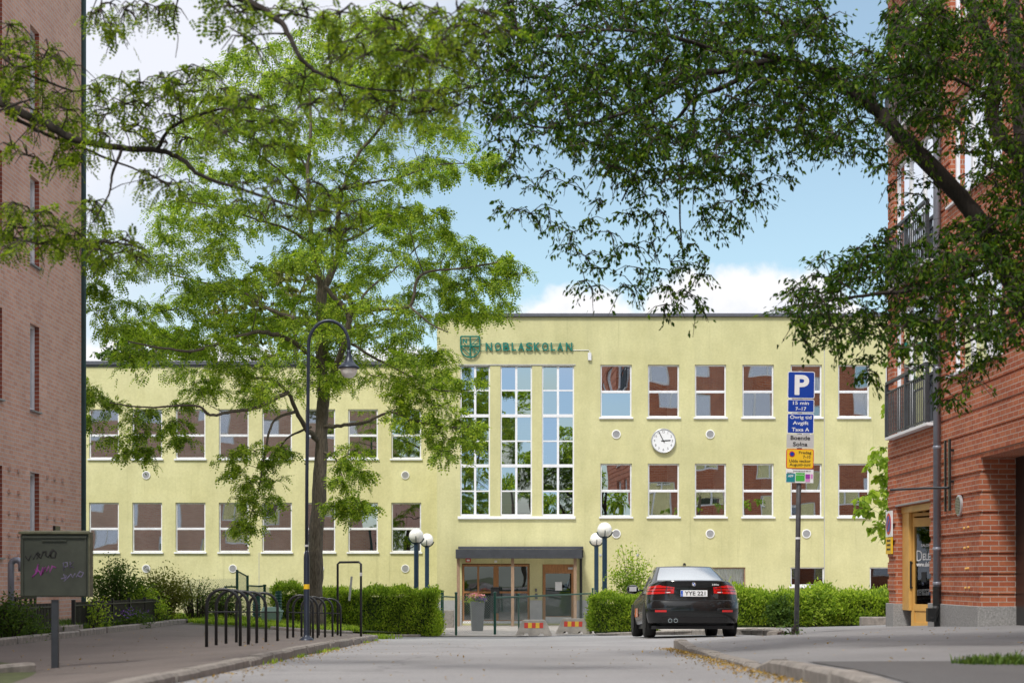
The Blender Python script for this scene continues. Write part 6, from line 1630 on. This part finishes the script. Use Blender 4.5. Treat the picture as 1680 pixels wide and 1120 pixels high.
T.limb([P(1300, 106, 16.2), P(1295, 60, 16), P(1270, 25, 15.9), P(1230, 10, 15.8)], 0.03, 0.012, 6)
T.limb([P(1285, 100, 16.2), P(1240, 88, 15.9), P(1180, 84, 15.6), P(1100, 60, 15.3), P(1000, 50, 15.2), P(900, 60, 15.1)], 0.035, 0.01, 7)
T.limb([P(1250, 120, 16.2), P(1220, 150, 15.9), P(1190, 175, 15.8), P(1175, 240, 15.6), P(1190, 320, 15.5)], 0.014, 0.005, 5)
T.limb([P(1150, 122, 16), P(1060, 170, 15.5), P(980, 200, 15.2), P(900, 210, 15), P(850, 200, 15)], 0.022, 0.007, 6)
T.limb([P(1645, 430, 15.8), P(1600, 450, 15.2), P(1540, 470, 14.9), P(1460, 480, 14.7), P(1380, 490, 14.6), P(1320, 500, 14.6)], 0.035, 0.008, 6)
T.limb([P(1680, 500, 15.7), P(1640, 530, 15.2), P(1590, 560, 15), P(1540, 580, 15)], 0.022, 0.007, 6)
T.limb([P(1432, 175, 16.2), P(1440, 110, 16.4), P(1470, 50, 16.6), P(1500, 0, 16.8)], 0.03, 0.012, 6)
T.limb([P(1628, 170, 16.4), P(1570, 130, 16), P(1510, 120, 15.7), P(1450, 130, 15.5)], 0.024, 0.008, 6)
rnd = random.Random(9)
main = [(790, -10), (775, 60), (770, 150), (790, 200), (830, 200), (880, 200), (900, 240), (990, 280), (1060, 300), (1110, 320), (1180, 300), (1240, 280), (1290, 235), (1350, 250), (1440, 245), (1465, 200), (1520, 150), (1560, 60), (1560, -10), (1480, -10), (1440, 60), (1380, 90), (1365, 40), (1350, -10)]
hol = [(1110, 175, 32, 18), (1195, 150, 40, 14), (930, 30, 26, 16), (1440, 10, 22, 40), (1255, 245, 24, 16), (1140, 240, 18, 14), (1010, 40, 14, 12), (1180, 60, 16, 12), (870, 110, 14, 10), (1040, 215, 14, 12), (960, 180, 14, 10)]
for (x, y) in scatter(main, 19, rnd, hol):
    if rnd.random() < 0.13: continue
    T.clump(P(x, y, D + rnd.uniform(-1.6, 1.6)), rnd.uniform(0.17, 0.32), rnd.randint(62, 95), 0.6, 7, 0.2, reach=1.8)
ex = [(820, 230), (840, 255), (830, 270), (850, 290), (825, 340), (850, 345), (870, 350), (900, 340), (880, 310), (900, 280), (930, 300), (910, 370), (940, 380), (935, 400), (960, 420), (965, 360), (990, 330), (1000, 380), (1020, 300), (1030, 350), (1010, 420), (985, 440), (970, 470), (1035, 400), (1050, 440), (1040, 470), (1060, 350), (1070, 400), (1080, 440), (1090, 350), (1110, 380), (1100, 430), (1120, 440), (1140, 400), (1150, 450), (1130, 480), (1110, 500), (1160, 420), (1160, 360), (1180, 380), (1200, 330), (1210, 360), (1220, 310), (1235, 330), (1180, 340), (1245, 300), (960, 460), (1150, 340), (1270, 260), (1285, 290), (1260, 210), (880, 240), (1060, 320), (1290, 250), (1310, 210), (1340, 215), (1370, 250), (1400, 240), (1420, 255), (850, 230), (1030, 470), (1100, 470), (1145, 500), (1090, 500)]
for (x, y) in ex: T.clump(P(x, y, D + rnd.uniform(-.6, 1.2)), rnd.uniform(0.15, 0.27), rnd.randint(38, 62), 0.6, 6, 0.5, reach=1.6)
right = [(1330, 440), (1350, 415), (1420, 395), (1450, 370), (1500, 390), (1560, 360), (1620, 350), (1700, 330), (1700, 560), (1640, 560), (1600, 545), (1540, 570), (1480, 600), (1440, 590), (1400, 560), (1340, 545), (1290, 520), (1300, 490), (1340, 470)]
for (x, y) in scatter(right, 21, rnd, [(1470, 400, 25, 14), (1640, 470, 24, 16), (1420, 545, 14, 10)]):
    if rnd.random() < 0.1: continue
    T.clump(P(x, y, 14.9 + rnd.uniform(-1.1, 1.1)), rnd.uniform(0.17, 0.29), rnd.randint(60, 95), 0.5, 7, 0.2, reach=1.8)
up = [(1500, 190), (1530, 200), (1490, 160), (1540, 160), (1570, 200), (1590, 170), (1560, 130), (1600, 120), (1590, 80), (1620, 60), (1580, 40), (1640, 20), (1540, 20), (1600, 20), (1570, 100), (1530, 100), (1660, 120), (1650, 170), (1600, 220), (1620, 240), (1590, 250), (1640, 280), (1660, 300), (1670, 220), (1630, 320), (1600, 300), (1570, 240), (1650, 340), (1680, 60), (1680, 160), (1500, 230), (1520, 260), (1480, 250), (1510, 320), (1530, 300), (1480, 340), (1500, 350), (1465, 300), (1450, 270),
      (1620, 590), (1600, 600), (1570, 620), (1545, 640), (1560, 655), (1590, 625), (1610, 575), (1640, 560), (1425, 590), (1435, 610), (1420, 620), (1350, 560), (1375, 570), (1310, 530), (1320, 560), (1490, 600)]
for (x, y) in scatter([(1480, -10), (1690, -10), (1690, 330), (1620, 330), (1600, 215), (1500, 225), (1470, 180)], 27, rnd):
    T.clump(P(x, y, 15.4 + rnd.uniform(-1.2, 1.2)), rnd.uniform(0.17, 0.28), rnd.randint(50, 80), 0.6, 6, 0.3, reach=1.8)
for (x, y) in up: T.clump(P(x, y, 16.0 + rnd.uniform(-1.2, .8) - (0.8 if y > 500 else 0)), rnd.uniform(0.16, 0.28), rnd.randint(42, 70), 0.6, 6, 0.3, reach=1.8)
T.finish('ash_tree', 'dark broad-leaved tree arching over from the right before the red brick building', (5.9, 15.6, g_right(5.9, 15.6)), 'bark_dark', 'leaf_dark', 'leaf', 0.053, aspect=0.5, droop=0.5, up=0.45)

# --- bright maple between the school and the red brick building
T = Tree(41); D = 40
T.limb([(9.9, 40, -1.2), (9.9, 40, 0.4), (9.8, 40, 1.8), (9.8, 40, 3.4)], 0.13, 0.06, 8)
for q in ((9.0, 1.0), (9.1, 1.9), (9.2, 2.8)): T.limb([(9.85, 40, q[1] - .6), (9.4, 39.9, q[1]), (q[0], 39.8, q[1] + .2)], 0.035, 0.012, 6)
rnd = random.Random(3)
for (x, y) in [(1450, 735), (1455, 755), (1465, 770), (1450, 780), (1460, 800), (1440, 805), (1425, 815), (1410, 822), (1430, 835), (1445, 845), (1455, 860), (1440, 865), (1450, 880), (1460, 820), (1470, 840), (1475, 750), (1480, 790), (1490, 820), (1435, 760), (1448, 820), (1412, 835), (1470, 870), (1442, 745)]:
    T.clump(P(x, y, D + rnd.uniform(-.6, .6)), 0.26, 26, 0.5, 6, 0.2, reach=2)
for k in range(40): T.clump((rnd.uniform(9.4, 12.2), 40 + rnd.uniform(-1.5, 1.5), rnd.uniform(0.6, 4.2)), 0.35, 24, 0.5, 6, 0.2)
T.finish('maple_tree', 'bright yellow-green maple peeping out beside the corner of the red brick building', (9.9, 40, g_right(9.9, 40)), 'bark', 'leaf_maple', 'leaf', 0.17, aspect=0.75, droop=0.6, up=0.5)

# --- trees beyond the low wing
def back_tree(x, y0, y1, d, rad, seed, lab, mat='leaf_back'):
    T = Tree(seed); cx, cz = (x - 840) * d / F, (945 - (y0 + y1) / 2) * d / F; h = (y1 - y0) * d / F / 2
    T.limb([(cx, d, -1.8), (cx + .2, d, cz - h), (cx, d, cz + h * .6)], 0.28, 0.06, 8)
    rnd = random.Random(seed)
    for k in range(4): 
        a = rnd.uniform(0, 6.28); T.limb([(cx, d, cz - h * .6 + k * h * .3), (cx + rad * .5 * math.cos(a), d + rad * .5 * math.sin(a), cz - h * .2 + k * h * .3)], 0.09, 0.03, 6)
    for k in range(130):
        a = rnd.uniform(0, 6.28); u_ = rnd.uniform(-1, 1); rr = rad * math.sqrt(1 - u_ * u_) * rnd.uniform(.55, 1.05)
        T.clump((cx + rr * math.cos(a), d + rr * math.sin(a), cz + u_ * h), 0.7, 40, .6, 6, .1, reach=5)
    T.finish('background_tree', lab, (cx, d, -1.8), 'bark', mat, 'leaf', 0.26, group='trees rising beyond the low wing of the school', aspect=0.7)
back_tree(480, 440, 640, 84, 4.2, 51, 'brownish-green treetop beyond the low wing roof, right behind the forked trunk')
back_tree(255, 545, 660, 88, 3.2, 52, 'dark low treetop just clearing the low wing roof on the far left', 'leaf_shrub')
# trees behind the camera, mirrored in the stair window
for i, (x, y, h, lab) in enumerate(((-4.5, -7, 15, 'street tree behind the camera on the left kerb, mirrored in the stair window'), (5.2, -9, 10.0, 'street tree behind the camera on the right kerb, mirrored in the panes'), (0.8, -42, 12.0, 'large tree closing the street far behind the camera'))):
    T = Tree(60 + i); T.limb([(x, y, -1.2), (x + .1, y, 1.5), (x, y, h * .8)], 0.2, 0.06, 8); rnd = random.Random(70 + i)
    for k in range((150, 110, 300)[i]):
        a = rnd.uniform(0, 6.28); u_ = rnd.uniform(-1, 1); rr = (3.4, 2.8, 6.5)[i] * math.sqrt(1 - u_ * u_) * rnd.uniform(.5, 1)
        T.clump((x + rr * math.cos(a), y + rr * math.sin(a), h * .68 + u_ * h * .34), 0.6, 34, .6, 6, .1, reach=4)
    T.finish('street_tree', lab, (x, y, -1.15), 'bark', 'leaf_locust', 'leaf', 0.24, aspect=0.6)

# ------------------------------------------------------------------ hedges
def hedge(name, lab, x0, x1, d0, d1, zb, h, n, seed, mat='leaf_hedge', size=0.075, rough=0.06, top_fn=None, group='clipped hedges before the school'):
    rs = NR(seed); t = thing(name, lab, 'hedge', ((x0 + x1) / 2, (d0 + d1) / 2, zb), group=group)
    zg = zb
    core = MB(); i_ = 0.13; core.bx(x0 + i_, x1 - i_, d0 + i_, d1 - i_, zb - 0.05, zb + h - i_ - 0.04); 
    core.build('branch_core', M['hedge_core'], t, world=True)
    L, Wd = x1 - x0, d1 - d0; A = [L * h, L * Wd, Wd * h, Wd * h, L * h * 0.5]; A = np.array(A) / sum(A); which = rs.choice(5, n, p=A); u_ = rs.uniform(size=n); v_ = rs.uniform(size=n)
    X = np.where(which == 2, x0, np.where(which == 3, x1, x0 + u_ * L)); Yy = np.where(which == 0, d0, np.where(which == 4, d1, d0 + np.where(which == 1, v_, u_) * Wd)); Z = np.where(which == 1, h, v_ * h)
    N = np.zeros((n, 3)); N[which == 0, 1] = -1; N[which == 1, 2] = 1; N[which == 2, 0] = -1; N[which == 3, 0] = 1; N[which == 4, 1] = 1
    bumpy = 0.05 * np.sin(X * 3.1 + Z * 4.0 + seed) + 0.04 * np.sin(X * 7.3 - Z * 6.1) + 0.03 * np.sin(Yy * 5 + X * 9)
    if top_fn is not None: Z = Z * np.array([top_fn(q) for q in X])
    pos = np.stack([X, Yy, Z + zb], 1) + N * (bumpy[:, None] + rs.normal(size=(n, 1)) * rough - 0.05)
    # sprigs that stick out of the top
    up_ = N * 0.8 + np.array([[0, 0, 0.7]])
    V, Fq = leaves_simple(pos, rs, size, 0.45, 0.35, -0.5, dirs=up_)
    np_mesh('foliage', V, Fq, M[mat], t, world=True)
    m = MB(); rnd = random.Random(seed)
    for k in range(int(L * 9)):
        a = rnd.uniform(x0 + .1, x1 - .1); b_ = rnd.uniform(d0 + .05, d1 - .05); hh_ = h * (top_fn(a) if top_fn else 1)
        m.tube([(a, b_, zb), (a + rnd.uniform(-.1, .1), b_, zb + hh_ * .6), (a + rnd.uniform(-.15, .15), b_ + rnd.uniform(-.1, .1), zb + hh_ + rnd.uniform(-.1, .06))], [0.012, 0.008, 0.003], 4, cap=False)
    m.build('stems', M['twig'], t, world=True)
    return t
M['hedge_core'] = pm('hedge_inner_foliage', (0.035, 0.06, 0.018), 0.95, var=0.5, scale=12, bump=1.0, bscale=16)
def hx(x, d): return (x - 840) * d / F
hedge('hedge', 'clipped green hedge between the tree trunk and the entrance, left of the fence', hx(531, 45.6), hx(717, 45.6), 45.5, 46.7, zc(45.5), 1.26, 26000, 1)
hedge('hedge', 'short clipped green hedge between the concrete blocks and the car', hx(969, 45.8), hx(1075, 45.8), 45.7, 46.7, g_right(2.8, 45) + 0.02, 0.93, 14000, 2, top_fn=lambda q: 1 + 0.03 * math.sin(q * 3))
hedge('hedge', 'long loose green hedge behind the car, running to the red brick building', hx(1075, 45.9), hx(1480, 46), 45.8, 46.9, g_right(8, 45) + 0.02, 0.86, 36000, 3, size=0.095, rough=0.09, top_fn=lambda q: 1 + 0.06 * math.sin(q * 2.3) + 0.05 * math.sin(q * 5.1 + 1))
hedge('hedge', 'loose green shrubbery between the mesh rolls and the tree trunk', hx(452, 43), hx(531, 43), 42.6, 43.6, -1.45, 1.15, 9000, 4, top_fn=lambda q: 1 + 0.06 * math.sin(q * 4))

def shrub(name, lab, c, rx_, ry_, rz_, n, seed, mat, size=0.07, stems=30, asp=0.5, group=None, holes=0.0, cat='shrub'):
    rs = NR(seed); rnd = random.Random(seed); t = thing(name, lab, cat, c, group=group); c = Vector(c)
    m = MB(); tips = []
    for k in range(stems):
        a = rnd.uniform(0, 6.28); r_ = rnd.uniform(0, 1) ** .6; e = c + Vector((rx_ * r_ * math.cos(a), ry_ * r_ * math.sin(a), rz_ * (1.0 - 0.55 * r_ * r_) * rnd.uniform(.75, 1.08)))
        mid = c + (e - c) * .5 + Vector((0, 0, .12 * rz_)); q = c + Vector((rx_ * .2 * math.cos(a), ry_ * .2 * math.sin(a), 0)); m.tube([q, mid, e], [0.014, 0.008, 0.003], 4, cap=False); tips.append((q, mid, e))
    m.build('stems', M['twig'], t, world=True)
    lp = []; ld = []
    per = n // stems
    for (q, mid, e) in tips:
        for k in range(per):
            u_ = rnd.random() ** .7; p = q.lerp(mid, u_ * 2) if u_ < .5 else mid.lerp(e, u_ * 2 - 1)
            lp.append(tuple(p + Vector((rnd.gauss(0, .11), rnd.gauss(0, .11), rnd.gauss(0, .08))))); dd_ = (e - q).normalized(); ld.append((dd_.x * .5, dd_.y * .5, dd_.z * .5))
    lp = np.array(lp); lp[:, 2] = np.maximum(lp[:, 2], c.z + 0.01); V, Fq = leaves_simple(lp, rs, size, asp, .5, 0, dirs=np.array(ld)); np_mesh('foliage', V, Fq, M[mat], t, world=True)
    return t
SG = 'shrubs in the garden left of the bicycle hoops'
def lg(x, d): X = hx(x, d); return (X, d, g_left(X, d))
shrub('shrub', 'dark green rounded shrub behind the picket fence, right of the graffiti cabinet', lg(190, 36.5), 0.85, 0.7, 1.42, 5200, 11, 'leaf_shrub', group=SG, stems=46)
shrub('shrub', 'olive-green shrub between the dark shrub and the bare twigs', lg(262, 38), 0.85, 0.7, 1.28, 5200, 12, 'leaf_olive', size=0.06, group=SG, stems=46)
shrub('shrub', 'low light-green shrub at the end of the picket fence', lg(238, 36.4), 0.5, 0.5, 0.80, 2200, 13, 'leaf_hedge', group=SG)
shrub('shrub', 'thin-leaved shrub with bare arching twigs beside the green mesh fence', lg(322, 39.5), 0.85, 0.6, 1.05, 1900, 14, 'leaf_shrub', size=0.05, group=SG, stems=70)
shrub('shrub', 'loose shrub growing behind the nearest bicycle hoops', lg(368, 40.5), 0.65, 0.5, 0.75, 2200, 15, 'leaf_shrub', size=0.06, group=SG, stems=50)
shrub('shrub', 'leafy shrub at the left frame edge below the hooked pipe', lg(12, 24.6), 0.45, 0.45, 0.72, 2200, 16, 'leaf_shrub', size=0.055, group=SG)
shrub('shrub', 'small bright shrub in front of the picket fence, right of the cabinet post', (-7.5, 29.6, g_left(-7.5, 29.6)), 0.22, 0.22, 0.62, 500, 17, 'leaf_hedge', size=0.06, group=SG, stems=12)
shrub('shrub', 'low dark plant beneath the cabinet at the foot of the picket fence', (-7.55, 25.6, g_left(-7.5, 25.6)), 0.3, 0.5, 0.35, 900, 18, 'leaf_shrub', size=0.05, group=SG, stems=18)
shrub('lavender', 'grey-green lavender tuft with violet spikes on the garden kerb', (-7.45, 32.4, g_left(-7.5, 32.4)), 0.3, 0.6, 0.30, 1500, 19, 'leaf_shrub', size=0.05, group=SG, stems=30, cat='plant')
shrub('shrub', 'small yellow-green bush at the far end of the picket fence', (-7.7, 35.2, g_left(-7.7, 35.2)), 0.35, 0.3, 0.55, 1000, 20, 'leaf_hedge', size=0.05, group=SG, stems=18)
shrub('sapling', 'airy light-green sapling rising above the hedge left of the car', (hx(1035, 48), 48, zc(48)), 0.95, 0.7, 2.55, 3400, 21, 'leaf_hedge', size=0.085, stems=46, cat='sapling')
shrub('shrub', 'taller leafy bush standing out of the hedge right of the parking sign post', (hx(1345, 45.6), 45.6, g_right(8, 45)), 0.6, 0.3, 1.12, 2600, 22, 'leaf_hedge', size=0.10, stems=30)
shrub('shrub', 'bluish broad-leaved bush in the hedge left of the parking sign post', (hx(1280, 45.4), 45.4, g_right(8, 45)), 0.4, 0.25, 0.80, 1500, 23, 'leaf_shrub', size=0.11, stems=24)
shrub('weed', 'tuft of weeds at the foot of the parking sign post', (hx(1300, 24.4), 24.4, g_right(4.2, 24.4)), 0.13, 0.08, 0.18, 80, 24, 'leaf_shrub', size=0.045, stems=8, cat='weed')
# flowers of planter
rs = NR(77); c = Vector(pl.location) + Vector((0, 0, 0.95))
for nm, mt, off, n_, sz_, rad in (('plant_leaves', 'leaf_hedge', (-0.05, 0, 0.03), 700, 0.05, (0.22, 0.18, 0.10)), ('pink_flowers', 'petal_pink', (-0.04, 0, 0.13), 300, 0.06, (0.17, 0.14, 0.07)), ('violet_flowers', 'petal_violet', (0.13, -0.06, 0.03), 300, 0.055, (0.13, 0.12, 0.06))):
    pos = np.array(c) + np.array(off) + rs.normal(size=(n_, 3)) * np.array(rad) * 0.6
    V, Fq = leaves_simple(pos, rs, sz_, 0.8, .5, 0)
    V = (V - np.array(pl.location)); ca, sa = math.cos(-pl.rotation_euler.z), math.sin(-pl.rotation_euler.z); V2 = V.copy(); V2[:, 0] = V[:, 0] * ca - V[:, 1] * sa; V2[:, 1] = V[:, 0] * sa + V[:, 1] * ca
    np_mesh(nm, V2, Fq, M[mt], pl)
t_ = NR(5); pos = np.array([(-7.42 + t_.normal() * .12, 32.0 + t_.normal() * .5, g_left(-7.4, 32) + 0.30 + t_.normal() * .05) for _ in range(120)]); V, Fq = leaves_simple(pos, t_, 0.035, .5, 0, -1)
o = np_mesh('violet_flowers', V, Fq, M['petal_violet']); meta(o, 'violet flower spikes at the foot of the picket fence', 'flowers')

# ------------------------------------------------------------------ grass and litter (uncountable)
def tufts(name, pts, mat, h, seed, n_, w=0.012):
    rs = NR(seed); base = np.array([pts[rs.randint(len(pts))] for _ in range(n_)])
    a = rs.uniform(0, 6.28, n_); lean = np.stack([np.cos(a), np.sin(a), np.zeros(n_)], 1); H = h * rs.uniform(.4, 1.2, (n_, 1)); side = np.stack([-np.sin(a), np.cos(a), np.zeros(n_)], 1) * w
    top_ = base + lean * H * .45 + np.array([[0, 0, 1.0]]) * H; mid = base + lean * H * .12 + np.array([[0, 0, .55]]) * H
    V = np.stack([base - side, base + side, mid + side * .7, top_, mid - side * .7], 1).reshape(-1, 3); i = np.arange(n_)[:, None] * 5
    Fq = np.concatenate([i + np.array([[0, 1, 2, 4]]), i + np.array([[4, 2, 3, 3]])], 0)
    me = bpy.data.meshes.new(name); me.from_pydata(V.tolist(), [], [tuple(f[:4]) if f[2] != f[3] else tuple(f[:3]) for f in Fq.tolist()]); me.materials.append(M[mat]); o = bpy.data.objects.new(name, me); C.objects.link(o); o['kind'] = 'stuff'; return o
rnd = random.Random(55)
pts = [(x, d, g_left(x, d)) for x, d in ((rnd.uniform(-12, -4.0), rnd.uniform(39.2, 45)) for _ in range(3000))]; tufts('grass', pts, 'leaf_hedge', 0.16, 1, 16000)
pts = [(x, d, g_left(x, d) + .03) for x, d in ((rnd.uniform(-7.2, -3.9), rnd.uniform(36.3, 39.2)) for _ in range(1500))]; tufts('grass', pts, 'leaf_hedge', 0.10, 2, 9000)
pts = [(x, d, g_left(x, d) + .04) for x, d in ((rnd.uniform(-8.6, -4.7), rnd.uniform(13.2, 14.2)) for _ in range(400))]; tufts('grass', pts, 'leaf_shrub', 0.07, 3, 1500, 0.004)
pts = [(x, d, g_left(x, d) + .05) for x, d in ((rnd.uniform(-8.8, -7.45), rnd.uniform(20, 36)) for _ in range(1500))]; tufts('garden_ground_cover', pts, 'leaf_shrub', 0.16, 4, 9000)
pts = [(2.75 + abs(rnd.gauss(0, .1)) + u_ * .62, 10.15 + rnd.gauss(0, .22) * (0.4 + u_) + u_ * .1, g_right(3.1, 10.2)) for u_ in [rnd.random() for _ in range(900)]]; tufts('weed_patch', pts, 'leaf_shrub', 0.06, 5, 1500, 0.007)
pts = [(XL(d) + rnd.gauss(0.12, .03), d, zc(d)) for d in [rnd.choice([14.5, 17, 19.5, 22, 31, 35, 20.5]) + rnd.gauss(0, .35) for _ in range(500)]]; tufts('kerb_weeds', pts, 'leaf_hedge', 0.045, 6, 260, 0.006)
pts = [(-3.35 + rnd.gauss(0, .25), 39.3 + rnd.gauss(0, .15), zc(39)) for _ in range(300)]; tufts('kerb_weeds', pts, 'leaf_hedge', 0.12, 7, 900)
def litter(name, pos, size, seed, mat='leaf_fallen'):
    rs = NR(seed); V, Fq = leaves_simple(np.array(pos), rs, size, .6, .97, 0); V[:, 2] += 0.006; o = np_mesh(name, V, Fq, M[mat]); o['kind'] = 'stuff'
pos = []
for _ in range(1500):
    d = rnd.uniform(9, 23); off = abs(rnd.gauss(0, .10)) * (1.5 if rnd.random() < .2 else 1); pos.append((XR(d) - 0.10 - off, d, g_road(XR(d), d) + rnd.uniform(0, .012)))
litter('fallen_leaves', pos, 0.024, 1)
pos = []
for _ in range(520):
    d = rnd.uniform(9, 34); off = abs(rnd.gauss(0, .13)); pos.append((XL(d) + 0.10 + off, d, zc(d)))
for _ in range(170):
    d = rnd.uniform(9.5, 30); x = rnd.uniform(XL(d) + .3, XR(d) - .3); pos.append((x, d, zc(d)))
litter('fallen_leaves', pos, 0.026, 2)
pos = []
for _ in range(150):
    d = rnd.uniform(9.5, 26); x = rnd.uniform(XR(d) + .2, 6.8); pos.append((x, d, g_right(x, d)))
for _ in range(130):
    d = rnd.uniform(13, 34); x = rnd.uniform(-7, XL(d) - .3); pos.append((x, d, g_left(x, d)))
litter('fallen_leaves', pos, 0.035, 3)
